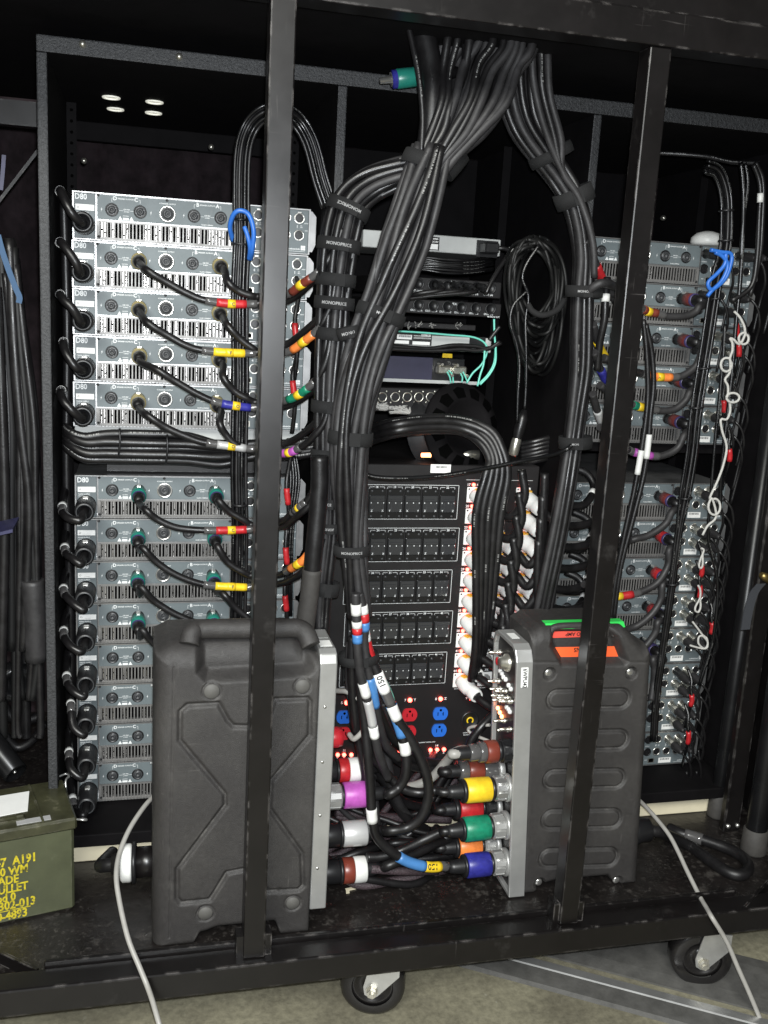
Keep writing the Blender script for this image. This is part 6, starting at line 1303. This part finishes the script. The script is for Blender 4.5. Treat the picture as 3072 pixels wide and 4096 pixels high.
# ================================================================== MULTIPIN CONNECTORS
def multipin(label, base, d, R_, segs, leads, r=0.0095, m='cable', bands=()):
    """segs: (t0, t1, material, k) rings along d; leads: world points continuing the cable"""
    root = thing('multipin_connector', label, 'connector', base, 'multipin connectors between the cases')
    for (t0, t1, mm, k, *kind) in segs:
        n = 28; nm = {'zinc': 'locking_ring', 'sock': 'black_shell', 'alu': 'locking_ring'}.get(mm, 'colour_tape')
        if kind: 
            b = MB(); b.lathe(base, d, [(t0, R_*k*0.85), (t0, R_*k*0.93), (t1, R_*k*0.93), (t1, R_*k*0.85)], n)
            dd = Vector(d).normalized(); u_ = dd.orthogonal().normalized(); w_ = dd.cross(u_)
            for q in range(10):
                a = 2*math.pi*q/10; rd = u_*math.cos(a) + w_*math.sin(a); tg = -u_*math.sin(a) + w_*math.cos(a)
                b.obox(base + dd*(t0+0.003) + rd*R_*k*0.95, base + dd*(t1-0.003) + rd*R_*k*0.95, tg*R_*0.42, rd*R_*0.12)
            b.build(nm, M[mm], root)
        else:
            e = min(0.002, (t1-t0)*0.3); b = MB(); b.lathe(base, d, [(t0, 0), (t0, R_*k-e*0.6), (t0+e, R_*k), ((t0+t1)/2, R_*k*1.008), (t1-e, R_*k), (t1, R_*k-e*0.6), (t1, 0)], n); b.build(nm, M[mm], root)
    end = base + Vector(d).normalized()*(max(s_[1] for s_ in segs))
    MB().lathe(end, d, [(-0.003, R_*0.62), (0.008, R_*0.60), (0.020, r*1.35), (0.030, r*1.15), (0.030, 0)], 20).build('cable_gland', M['sock'], root)
    P = catmull([end + Vector(d).normalized()*0.005, end + Vector(d).normalized()*0.035] + leads)
    MB().tube(P, r, 12).build('lead', M[m], root)
    for (t0, t1, bm, ex, *tx) in bands:
        o = MB().tube(cut(P, t0, t1), r*ex, 14).build('tape_band' if bm not in ('clear',) else 'heat_shrink', M[bm], root)
        if tx: b = MB(); band_text(b, P, (t0+t1)/2, tx[0], 0.016, r*ex); b.build('band_letter', M['print'], o)
pz = lambda x, y, Y: atY(*ZP(x, y), Y)
def rbase(x, y): return atXl(*ZP(x, y), XP+0.006)
LFT = Vector((-1, 0, 0.0)); RGT = Vector((1, 0, 0))
top = lambda x, y, Y=-0.30: dp(x, y, Y)
B = rbase(1450, 1012); multipin('multipin connector with yellow tape on the case with green handle tape', B, Vector((-1, -0.02, 0.0)), 0.0245, [(0.0, 0.010, 'alu', 1.15), (0.010, 0.034, 'zinc', 1.0, 1), (0.034, 0.042, 'sock', 0.93), (0.042, 0.094, 'yellow', 1.0), (0.094, 0.102, 'sock', 0.95)], [pz(900, 1035, B.y+0.01), pz(780, 1052, B.y+0.01), pz(650, 1010, -0.29), pz(500, 860, -0.28), pz(400, 700, -0.28), pz(350, 500, -0.29), pz(330, 200, -0.30), top(775, 1400), top(765, 1300, -0.305), top(760, 1200, -0.31)])
B = rbase(1440, 1288); multipin('multipin connector with green tape on the case with green handle tape', B, Vector((-1, -0.02, -0.02)), 0.0248, [(0.0, 0.010, 'alu', 1.15), (0.010, 0.036, 'alu', 1.0, 1), (0.036, 0.042, 'sock', 0.9), (0.042, 0.095, 'green', 1.0), (0.095, 0.101, 'sock', 0.93)], [pz(950, 1340, B.y+0.01), pz(820, 1400, -0.31), pz(650, 1480, -0.30), pz(520, 1520, -0.30), pz(400, 1530, -0.30)])
B = rbase(1435, 1560); multipin('multipin connector with deep blue tape and numbered lead on the green taped case', B, Vector((-1, -0.02, 0.0)), 0.0245, [(0.0, 0.010, 'alu', 1.15), (0.010, 0.034, 'alu', 1.0, 1), (0.034, 0.040, 'sock', 0.9), (0.040, 0.090, 'blue', 1.0), (0.090, 0.096, 'sock', 0.93)], [pz(980, 1592, B.y-0.005), pz(860, 1600, -0.335), pz(700, 1560, -0.335), pz(560, 1470, -0.335), pz(470, 1370, -0.335), pz(440, 1240, -0.335), pz(425, 1000, -0.33), pz(410, 800, -0.33), pz(380, 500, -0.32), pz(350, 250, -0.32), top(772, 1400, -0.32), top(765, 1300, -0.32)], bands=((0.045, 0.10, 'clear', 1.06), (0.075, 0.125, 'yellow', 1.10, '150'), (0.125, 0.215, 'bluep', 1.12), (0.36, 0.40, 'whitet', 1.12)))
B = rbase(1400, 1148); B.y += 0.0; multipin('multipin connector with red tape half hidden behind yellow and green ones', atXl(*ZP(1372, 1148), XP+0.006), LFT, 0.0235, [(0.0, 0.010, 'alu', 1.15), (0.010, 0.034, 'sock', 1.0, 1), (0.034, 0.040, 'sock', 0.9), (0.040, 0.088, 'red', 1.0), (0.088, 0.098, 'sock', 0.93)], [pz(900, 1150, -0.20), pz(760, 1150, -0.21), pz(620, 1080, -0.23), pz(480, 880, -0.25), pz(400, 650, -0.27), pz(370, 400, -0.28), top(782, 1420, -0.29), top(770, 1300, -0.30)])
multipin('multipin connector with orange tape half hidden behind the green one', atXl(*ZP(1365, 1425), XP+0.006), LFT, 0.0235, [(0.0, 0.010, 'alu', 1.15), (0.010, 0.034, 'alu', 1.0, 1), (0.034, 0.040, 'sock', 0.9), (0.040, 0.088, 'orange', 1.0), (0.088, 0.096, 'sock', 0.93)], [pz(880, 1440, -0.21), pz(760, 1490, -0.22), pz(600, 1560, -0.24), pz(430, 1610, -0.26), pz(380, 1620, -0.28)])
multipin('multipin connector with dark brown tape behind the yellow taped one', atXl(*ZP(1395, 872), XP+0.006), LFT, 0.0215, [(0.0, 0.012, 'alu', 1.15), (0.012, 0.042, 'clear', 1.0), (0.042, 0.074, 'brown', 1.02), (0.074, 0.092, 'clear', 0.97)], [pz(950, 878, -0.21), pz(800, 870, -0.22), pz(660, 830, -0.24), pz(560, 740, -0.26), pz(480, 600, -0.27), pz(430, 420, -0.28), pz(380, 200, -0.29), top(775, 1380, -0.30)])
multipin('upper multipin connector with brown gland on the green taped case', atXl(*ZP(1470, 738), XP+0.006), Vector((-1, -0.05, 0.02)), 0.0225, [(0.0, 0.026, 'sock', 1.0, 1), (0.026, 0.034, 'sock', 0.9), (0.034, 0.058, 'brown', 1.0), (0.058, 0.072, 'clear', 0.9), (0.072, 0.092, 'clear', 0.75)], [pz(1120, 735, -0.28), pz(1050, 755, -0.27), pz(980, 830, -0.24), pz(880, 940, -0.22), pz(760, 1000, -0.22), pz(620, 1020, -0.23)], m='grey')
tipP = lambda x, y, X: atX(*ZP(x, y), X)
Lx = 0.4675
def lplug(lab, tip, R_, segs, pts, tipX=0.566, r=0.0098, bands=()):
    t = tipP(*tip, tipX); base = Vector((Lx, t.y, t.z + 0.002)); ln = tipX - Lx
    multipin(lab, base, RGT, R_, [(s_[0]*ln, s_[1]*ln, *s_[2:]) for s_ in segs], [pz(x, y, Y) for (x, y, Y) in pts], r, bands=bands); return base
b1 = lplug('multipin connector with purple tape on the hourglass case', (425, 1066), 0.0255, [(0, 0.40, 'alu', 0.97, 1), (0.40, 0.45, 'sock', 0.9), (0.45, 0.96, 'purple', 1.0), (0.96, 1.0, 'sock', 0.9)], [(560, 1065, -0.345), (640, 1010, -0.345), (690, 900, -0.345), (685, 740, -0.34), (650, 590, -0.335), (590, 430, -0.33), (520, 270, -0.33), (460, 130, -0.325), (400, 30, -0.32), (375, -180, -0.315), (370, -400, -0.31)], bands=((0.36, 0.41, 'whitet', 1.12), (0.43, 0.56, 'bluep', 1.14), (0.565, 0.66, 'clear', 1.10), (0.62, 0.70, 'paper', 1.13, '150'), (0.86, 0.92, 'paper', 1.13)))
lplug('multipin connector with silver tape on the hourglass case', (405, 1350), 0.0250, [(0, 0.42, 'sock', 0.92), (0.42, 0.48, 'sock', 1.0), (0.48, 0.97, 'silver', 1.0), (0.97, 1.0, 'sock', 0.9)], [(560, 1335, -0.34), (700, 1310, -0.345), (800, 1230, -0.35), (850, 1100, -0.35), (850, 960, -0.35), (800, 800, -0.345), (720, 650, -0.34), (620, 500, -0.335), (540, 300, -0.325), (450, 120, -0.32), (385, -100, -0.315), (365, -400, -0.315)], bands=((0.60, 0.645, 'whitet', 1.12), (0.66, 0.78, 'teal', 1.10), (0.80, 0.86, 'red', 1.10), (0.86, 0.90, 'paper', 1.12)))
lplug('multipin connector with brown and white tape low on the hourglass case', (390, 1620), 0.0255, [(0, 0.45, 'sock', 0.92), (0.45, 0.52, 'sock', 1.0), (0.52, 0.75, 'brown', 1.0), (0.75, 1.0, 'whitet', 1.01)], [(560, 1590, -0.32), (760, 1500, -0.30), (950, 1410, -0.27), (1050, 1400, -0.25)])
lplug('multipin connector with red and white tape high on the hourglass case', (350, 885), 0.0235, [(0, 0.42, 'sock', 0.92), (0.42, 0.48, 'sock', 1.0), (0.48, 0.72, 'red', 1.0), (0.72, 1.0, 'whitet', 1.01)], [(420, 900, -0.24), (520, 950, -0.24), (580, 1080, -0.23), (700, 1240, -0.22), (850, 1330, -0.20)], tipX=0.552)
t = thing('capped_plug', 'red capped plug on the hourglass case beside a looped grey cord', 'plug', tipP(225, 640, 0.51)); c = tipP(225, 640, 0.51)
plug_along(t, Vector((Lx, c.y, c.z)), RGT, [('cap_shell', 'redout', [(0, 0), (0, 0.021), (0.03, 0.021), (0.040, 0.018), (0.041, 0)])], 10)
P = path([(170, 300, -0.26), (260, 310, -0.29), (350, 370, -0.31), (400, 470, -0.32), (380, 580, -0.32), (310, 655, -0.31), (270, 620, -0.29)], ZP); cord('grey_loop_cord', 'grey cord looping from the hourglass case to the red capped plug', 'cable', P, 0.0052, 'grey')
# taped markers on the trunk
for k, (pts, bands) in enumerate((([(318, -420, -0.345), (322, -300, -0.345), (330, -150, -0.345), (335, 20, -0.345), (360, 200, -0.34), (395, 330, -0.34), (430, 480, -0.335), (460, 640, -0.33), (500, 800, -0.32), (560, 950, -0.30)], ((0.05, 0.10, 'whitet', 1.15), (0.13, 0.16, 'whitet', 1.12), (0.16, 0.19, 'red', 1.12), (0.19, 0.23, 'bluep', 1.12), (0.43, 0.50, 'whitet', 1.12), (0.52, 0.66, 'silver', 1.06), (0.66, 0.72, 'paper', 1.1))), ([(345, -420, -0.335), (372, -300, -0.335), (385, -180, -0.335), (380, -50, -0.33), (410, 150, -0.33), (450, 340, -0.325), (480, 500, -0.31), (540, 700, -0.29), (640, 800, -0.26)], ((0.06, 0.10, 'whitet', 1.15), (0.10, 0.14, 'red', 1.12), (0.14, 0.18, 'bluep', 1.12), (0.42, 0.58, 'bluep', 1.14))))):
    cord('marked_cable', ('black cable with white red and blue marker rings ending in silver and cream bands', 'black cable with white red and blue rings and a long blue band')[k], 'cable', path(pts, ZP), 0.0085, 'cableg', bands=bands, n=11)
for k, pts in enumerate(([(300, -100, -0.31), (290, 100, -0.31), (300, 350, -0.30), (330, 600, -0.29), (380, 850, -0.28), (400, 1050, -0.28), (410, 1200, -0.29)], [(280, -50, -0.29), (275, 200, -0.29), (300, 450, -0.28), (360, 750, -0.27), (440, 1000, -0.26), (470, 1300, -0.27)], [(440, 250, -0.30), (480, 420, -0.29), (560, 600, -0.27), (640, 700, -0.25), (720, 790, -0.23), (860, 830, -0.21), (1020, 840, -0.2)], [(520, 380, -0.27), (540, 520, -0.26), (545, 700, -0.25), (560, 880, -0.25), (600, 1050, -0.24), (680, 1200, -0.22), (780, 1300, -0.2)], [(1330, 480, -0.17), (1250, 560, -0.18), (1180, 650, -0.18), (1150, 720, -0.18), (1080, 860, -0.18), (960, 940, -0.18), (840, 1180, -0.18), (760, 1330, -0.18)])):
    cord('interconnect_cable', 'black cable falling between the two rubber cases', 'cable', path(pts, ZP), 0.0095, 'cableg' if k % 2 else 'cable', 'cables falling between the cases', n=11)
for k, (y, yb) in enumerate(((1215, 1250), (1245, 1240), (1390, 1320), (1630, 1640))):
    cord('braided_cable', 'cable in a speckled braided sleeve lying low between the cases', 'cable', path([(170, y-20, -0.19), (320, y, -0.19), (520, y+(yb-y)*0.4, -0.18), (760, y+(yb-y)*0.7, -0.17), (1020, yb, -0.17)] if k < 3 else [(430, 1615, -0.30), (600, 1628, -0.30), (760, 1632, -0.29), (920, 1625, -0.27)], ZP), 0.0085, 'braid', 'braided cables between the cases', n=10)
# dark tangle behind and between the connectors
rt_ = random.Random(21)
for k in range(16):
    xa, xb = rt_.uniform(0.46, 0.56), rt_.uniform(0.70, 0.86); ya, yb = rt_.uniform(-0.30, -0.13), rt_.uniform(-0.26, -0.12); r_ = rt_.choice((0.006, 0.0075, 0.009))
    za, zb = rt_.choice((DECK + r_ + 0.002, rt_.uniform(DECK+0.03, DECK+0.20))), rt_.choice((DECK + r_ + 0.002, rt_.uniform(DECK+0.03, DECK+0.20))); sag = rt_.uniform(0.0, 0.05)
    P = catmull([(xa-0.05, ya+0.04, za+0.02), (xa, ya, za)] + [(xa+(xb-xa)*t, ya+(yb-ya)*t + rt_.uniform(-0.03, 0.03), max(DECK + r_ + 0.002, za+(zb-za)*t - sag*math.sin(math.pi*t) + rt_.uniform(-0.015, 0.015))) for t in (0.25, 0.5, 0.75)] + [(xb, yb, zb), (xb+0.04, yb+0.05, zb+0.01)])
    cord('tangled_cable', 'dark cable in the tangle low behind the coloured connectors', 'cable', P, r_, rt_.choice(('cable', 'cableg', 'braid', 'cable')), 'tangle behind the connectors', n=9)
# ================================================================== AMMUNITION CAN
ZO = crop(0, 3000, 1.659)
br_ = atZ(300, 3635, DECK); ln_ = 0.29; wd_ = 0.155; hh = 0.190
ang = math.atan2(0.029, 0.130)
can = thing('ammo_can', 'olive drab steel ammunition can with yellow stencilled lettering and wire bail', 'ammo can')
MB().cbox(-ln_, 0, 0, wd_, 0, hh-0.012, 0.005).build('body', M['olive'], can)
lid = MB().cbox(-ln_-0.004, 0.005, -0.005, wd_+0.005, hh-0.022, hh+0.002, 0.004).build('lid', M['olived'], can)
b = MB(); b.obox((-0.055, 0.002, hh+0.003), (-0.062, wd_-0.002, hh+0.003), (0.004, 0, 0), (0, 0, 0.004)); b.box(-ln_, -0.085, 0.02, 0.026, hh+0.001, hh+0.006); b.build('lid_rib', M['olived'], lid)
b = MB(); n0 = b.add([(-ln_, 0.042, hh+0.0034), (-0.076, 0.052, hh+0.0034), (-0.064, 0.128, hh+0.0034), (-ln_, 0.126, hh+0.0034), (-ln_, 0.042, hh+0.0022), (-0.076, 0.052, hh+0.0022), (-0.064, 0.128, hh+0.0022), (-ln_, 0.126, hh+0.0022)])
for q in ((0, 1, 2, 3), (7, 6, 5, 4), (0, 4, 5, 1), (1, 5, 6, 2), (2, 6, 7, 3), (3, 7, 4, 0)): b.face([n0+i for i in q])
b.build('paper_label', M['paper'], lid)
MB().box(-0.100, -0.040, 0.006, 0.022, hh+0.0022, hh+0.0032).build('worn_sticker', M['silver'], lid)
b = MB(); b.cbox(-0.16, -0.135, 0.026, 0.036, hh+0.002, hh+0.010, 0.002); b.cbox(-0.10, -0.085, 0.026, 0.036, hh+0.002, hh+0.010, 0.002); b.box(-0.16, -0.085, 0.029, 0.033, hh+0.004, hh+0.008); b.build('lid_hinge', M['olived'], lid)
b = MB(); b.tube(catmull([(0.004, 0.002, hh-0.004), (0.014, -0.006, hh-0.003), (0.022, -0.004, hh-0.006), (0.020, 0.008, hh-0.010), (0.008, 0.014, hh-0.012), (0.007, 0.05, hh-0.030), (0.007, wd_-0.03, hh-0.030), (0.008, wd_-0.004, hh+0.000), (0.016, wd_+0.006, hh+0.004), (0.012, wd_+0.016, hh+0.006), (-0.004, wd_+0.012, hh+0.004)], 6), 0.0022, 8); b.build('wire_bail', M['zinc'], can)
b = MB()
for k, (s_, xr_, zz, sz) in enumerate((('M47  A191', -0.077, 0.118, 0.0245), ('800 WM', -0.090, 0.099, 0.0235), ('GRADE', -0.106, 0.081, 0.0235), ('BULLET', -0.090, 0.063, 0.0235), ('mod 0', -0.112, 0.046, 0.0230), ('302-013', -0.078, 0.029, 0.0245), ('0-4893', -0.093, 0.008, 0.0240))):
    for dx in (0, 0.0006): b.text(s_, sz, (xr_+0.006+dx, -0.0006-dx*0.3, zz), align='R', stretch=0.80)
b.box(-0.150, -0.080, -0.0008, -0.0002, 0.0255, 0.0270); b.build('stencil_lettering', M['canyel'], can)
can.location = br_; can.rotation_euler = (0, 0, ang)
# ================================================================== FRONT CORDS AND FLOOR ITEMS
P = catmull([atY(*ZO(1030, 300), -0.20), atY(*ZO(960, 372), -0.24), atY(*ZO(862, 520), -0.29), atY(*ZO(795, 680), -0.33), atY(*ZO(772, 830), -0.37), atY(*ZO(792, 1000), -0.405), atY(*ZO(850, 1250), -0.455), atY(*ZO(930, 1450), -0.49), atY(*ZO(975, 1560), -0.508), atY(*ZO(1010, 1660), -0.512), atY(*ZO(1060, 1830), -0.53), atY(*ZO(1100, 1960), -0.56)])
cord('power_cable', 'grey power cable hanging over the rail beside the ammunition can', 'cable', P, 0.0046, 'grey', n=10)
ZN = crop(2450, 3000, 2.667)
P = catmull([atY(*ZN(290, 540), -0.20), atY(*ZN(340, 590), -0.22), atY(*ZN(450, 710), -0.26), atY(*ZN(600, 900), -0.31), atY(*ZN(700, 1085), -0.35), atY(*ZN(800, 1300), -0.39), atY(*ZN(930, 1560), -0.44), atY(*ZN(1000, 1680), -0.475), atY(*ZN(1070, 1800), -0.506)] + [atY(*LASTC(x, y), Y) for (x, y, Y) in ((1525, 290, -0.515), (1562, 375, -0.53), (1602, 465, -0.55), (1642, 560, -0.57), (1690, 670, -0.60))])
cord('power_cable', 'grey power cable hanging over the rail beside the poles', 'cable', P, 0.0046, 'grey', n=10)
# twist plug on the hourglass case's far side
c = atY(*ZO(1040, 735), -0.315); c.x = 0.1495; t = thing('case_plug', 'white ringed black twist plug in the side of the hourglass case', 'plug', c)
plug_along(t, c, (-1, 0.05, -0.02), [('inlet_housing', 'frame', [(-0.01, 0), (-0.01, 0.028), (0.028, 0.028), (0.028, 0)]), ('black_flange', 'sock', [(0.028, 0), (0.028, 0.037), (0.035, 0.037), (0.035, 0)]), ('white_ring', 'wplug', [(0.0355, 0), (0.0355, 0.032), (0.039, 0.0345), (0.052, 0.0345), (0.056, 0.030), (0.056, 0)]), ('cable_end', 'cable', [(0.056, 0.022), (0.072, 0.018), (0.072, 0)])], 26)
e = c + Vector((-0.066, 0.0035, -0.002)); MB().tube(catmull([e, e + Vector((-0.018, 0.008, -0.006)), e + Vector((-0.026, 0.035, -0.020)), e + Vector((-0.006, 0.09, -0.030))]), 0.0125, 12).build('lead', M['cable'], t)
# plug and cable loop on the deck
c = atY(*ZN(300, 850), -0.28); c.x = 1.1420; t = thing('case_plug', 'black round plug with looped cable in the side of the green taped case', 'plug', c)
plug_along(t, c, (1, 0.0, -0.03), [('plug_body', 'sock', [(0, 0), (0, 0.030), (0.020, 0.031), (0.030, 0.026), (0.052, 0.025), (0.056, 0.018), (0.056, 0)])], 24)
Pl = [c + Vector((0.050, 0, -0.002)), c + Vector((0.085, 0, -0.012))] + [atZ(*ZN(x, y), DECK+0.0135) for (x, y) in ((800, 1010), (1000, 1150), (1230, 1300), (1380, 1330), (1450, 1260), (1400, 1150), (1250, 1060), (1060, 990), (860, 925), (720, 885))]
Pl += [atZ(*ZN(600, 830), DECK+0.0135)]
Pl = catmull(Pl); MB().tube(Pl, 0.0125, 12).build('lead', M['cable'], t); MB().tube(cut(Pl, 0.86, 0.93), 0.0133, 12).build('heat_shrink', M['clear'], t)
# litter on the deck
for k, (x, y) in enumerate(((280, 1770),)):
    p = atZ(*ZP(x, y), DECK); b = MB(); b.obox(p + Vector((-0.010, 0, 0.0015)), p + Vector((0.012, 0.004, 0.0015)), (0, 0.008, 0), (0, 0, 0.0014)); b.obox(p + Vector((-0.008, -0.012, 0.0015)), p + Vector((-0.006, 0.0, 0.0015)), (0.007, 0, 0), (0, 0, 0.0012)); tag(b.build('paper_scrap', M['cream']), 'small torn cream paper scrap on the deck', 'paper scrap')
# ================================================================== POLES AT THE END OF THE CART
def pole(px, py, r, label, top=1.75):
    f = atZ(px, py, DECK); root = thing('stand_pole', label, 'pole', f)
    MB().lathe(f, (0, 0, 1), [(0, 0), (0, r*1.22), (0.004, r*1.28), (0.055, r*1.20), (0.058, r*1.05)], 26).build('rubber_foot', M['foot'], root)
    MB().lathe(f, (0, 0, 1), [(0.02, r), (top-f.z, r), (top-f.z, 0)], 24).build('tube', M['tube'], root)
pole(2866, 3262, 0.0185, 'thinner black pole with grey rubber foot beside the base board')
pole(3012, 3405, 0.0225, 'thicker scuffed black pole with grey rubber foot at the cart end')
p1 = atZ(2925, 3330, DECK); t = thing('pole_bracket', 'black bracket post with two bright bolts between the poles', 'bracket', p1)
MB().cbox(p1.x-0.022, p1.x+0.022, p1.y, p1.y+0.02, DECK+0.0005, 1.72, 0.003).build('bracket_post', M['frame'], t)
b = MB(); [b.lathe((p1.x+dx, p1.y-0.0003, DECK+0.018), (0, -1, 0), [(0, 0.0055), (0.004, 0.005), (0.006, 0)], 10) for dx in (-0.012, 0.013)]; b.build('bolt', M['ring'], t)
p = atY(*R3(1640, 850), -0.30); b = MB(); b.lathe(p + Vector((-0.012, 0, 0.012)), (1, 0.2, -0.5), [(0, 0), (0, 0.006), (0.012, 0.009), (0.06, 0.009), (0.06, 0)], 18); tag(b.build('brass_fitting', M['brass']), 'worn brass fitting at the end of the cart beside the strap', 'fitting')
pts = [atY(*R3(x, y), -0.30) for (x, y) in ((1610, 880), (1560, 940), (1530, 1010), (1500, 1130), (1480, 1250))]
b = MB(); P = catmull(pts); n0 = []
for i, (p, (t_, N_, B_)) in enumerate(zip(P, frames(P))): n0.append(b.add([p + Vector((-0.011, 0, 0)), p + Vector((0.011, 0.002, 0)), p + Vector((0.011, 0.0045, 0)), p + Vector((-0.011, 0.0025, 0))]))
for a, c in zip(n0, n0[1:]):
    for i in range(4): j = (i+1) % 4; b.face((a+i, a+j, c+j, c+i))
b.face((n0[0], n0[0]+1, n0[0]+2, n0[0]+3)); b.face((n0[-1]+3, n0[-1]+2, n0[-1]+1, n0[-1])); tag(b.build('web_strap', M['gstrap']), 'grey woven strap hanging from the brass fitting', 'strap')
tag(MB().cbox(1.57, 1.60, -0.43, 0.5, DECK+0.001, 1.70, 0.004).build('end_panel', M['frame']), 'tall black panel closing the cart end behind the poles', 'panel')
# ================================================================== LEFT END OF THE CART
YLf = -0.02
rl = random.Random(11)
for j in range(40):
    k = (j*0.618) % 1.0; xt = -25 + k*95; xm = 0 + k*150; xb = -10 + k*185; dj = rl.uniform(-18, 18)
    yend = rl.choice((2050, 2350, 2600, 2800, 2950)); pts = [(xt, 950 + rl.uniform(0, 220)), (xt + (xm-xt)*0.45 + dj*0.6, 1350), (xm + dj, 1700)]
    y = 2000
    while y < yend: pts.append((xm + (xb-xm)*(y-1700)/1200 + dj*math.cos(y*0.004 + j), y)); y += 300
    pts.append((xm + (xb-xm)*(yend-1700)/1200 + dj, yend))
    cord('hanging_cable', 'dusty black cable hanging in the curtain outside the cabinet side panel', 'cable', catmull([atY(x, y, YLf + 0.05 - 0.028*(j % 5)) for (x, y) in pts]), rl.choice((0.0062, 0.0075, 0.0085, 0.0105)), rl.choice(('cable', 'coil', 'cable')), 'cables hanging outside the cabinet', n=9)
for j, (pts, r_) in enumerate((([(10, 2250), (30, 2320), (60, 2330), (100, 2300), (130, 2200)], 0.010), ([(0, 2480), (40, 2560), (90, 2560), (130, 2540)], 0.011), ([(0, 2800), (50, 2870), (110, 2880), (170, 2860)], 0.011), ([(20, 2940), (70, 2990), (130, 2960), (180, 2890)], 0.009))):
    cord('hanging_cable', ('highest', 'second', 'third', 'lowest')[j] + ' black cable sagging across behind the hanging curtain of cables', 'cable', catmull([atY(x, y, 0.05) for (x, y) in pts]), r_, 'cable', 'sagging cables outside the cabinet', n=10)
P = catmull([atY(130, 2320, -0.085), atY(140, 2450, -0.085), atY(146, 2640, -0.08)]); tag(MB().tube(P, 0.021, 14).build('cable_sleeve', M['cableg']), 'short wide rubber sleeve round the cables outside the cabinet', 'sleeve')
def ribbon(pts, w, th, Y):
    b = MB(); P = catmull([atY(x, y, Y) for (x, y) in pts]); n0 = []
    for p, (t_, N_, B_) in zip(P, frames(P)):
        s_ = t_.cross(Vector((0, 1, 0))).normalized()*w/2; d_ = Vector((0, th/2, 0)); n0.append(b.add([p - s_ - d_, p + s_ - d_, p + s_ + d_, p - s_ + d_]))
    for a, c in zip(n0, n0[1:]):
        for i in range(4): j = (i+1) % 4; b.face((a+i, a+j, c+j, c+i))
    b.face((n0[0], n0[0]+1, n0[0]+2, n0[0]+3)); b.face((n0[-1]+3, n0[-1]+2, n0[-1]+1, n0[-1])); return b
tag(ribbon([(-8, 940), (8, 1000), (35, 1080), (62, 1150), (78, 1188), (75, 1212)], 0.010, 0.003, -0.10).build('blue_strap', M['strap']), 'faded blue strap hanging outside the cabinet side panel', 'strap')
tag(ribbon([(16, 620), (11, 690), (4, 760)], 0.007, 0.003, -0.04).build('pale_strap', M['bluebox']), 'thin violet strap end above the blue strap', 'strap')
a = atY(-20, 2075, -0.18); c = atY(68, 2110, -0.18); d_ = atY(-20, 2160, -0.18)
b = MB(); b.obox(atY(-40, 2122, -0.16), atY(64, 2098, -0.16), (0, 0.10, 0), (0, 0, 0.006)); tag(b.build('blue_board', M['bluebox']), 'edge of a violet blue board reaching in beside the hanging cables', 'board')
b = MB(); b.obox(atY(-20, 830, 0.20), atY(165, 590, 0.20), (0.018, 0, 0.014), (0, 0.02, 0)); tag(b.build('diagonal_brace', M['frame']), 'black diagonal brace outside the cabinet side panel', 'brace')
b = MB(); b.box(atY(-20, 300, 0.1).x-0.1, -0.05, 0.1, 0.13, atY(60, 500, 0.1).z, atY(60, 400, 0.1).z); tag(b.build('cross_rail', M['frame']), 'black cross rail outside the cabinet top corner', 'rail')
p = atY(63, 3093, -0.10); d = Vector((0.55, -0.62, -0.45)); t = thing('tripod_leg', 'black tube end of a folded stand behind the ammunition can', 'stand', p)
plug_along(t, p - d.normalized()*0.35, d, [('tube', 'tube', [(0, 0), (0, 0.024), (0.35, 0.024), (0.352, 0.021), (0.345, 0.018), (0.345, 0)])], 26)
MB().lathe(p - d.normalized()*0.005, d, [(0, 0), (0, 0.004), (0.004, 0.003), (0.004, 0)], 10).build('end_bolt', M['ring'], t)
p = atY(60, 2720, 0.0); b = MB().lathe(p, (0.2, -1, 0), [(0, 0), (0, 0.042), (0.01, 0.044), (0.03, 0.036), (0.03, 0.02), (0.02, 0.018), (0.02, 0)], 24); tag(b.build('hub_fitting', M['tube']), 'round black hub fitting behind the hanging cables', 'fitting')
tag(MB().cbox(-0.46, -0.43, -0.30, 0.5, DECK+0.001, 1.70, 0.004).build('end_panel', M['inner']), 'tall black panel closing the cart end behind the hanging cables', 'panel')
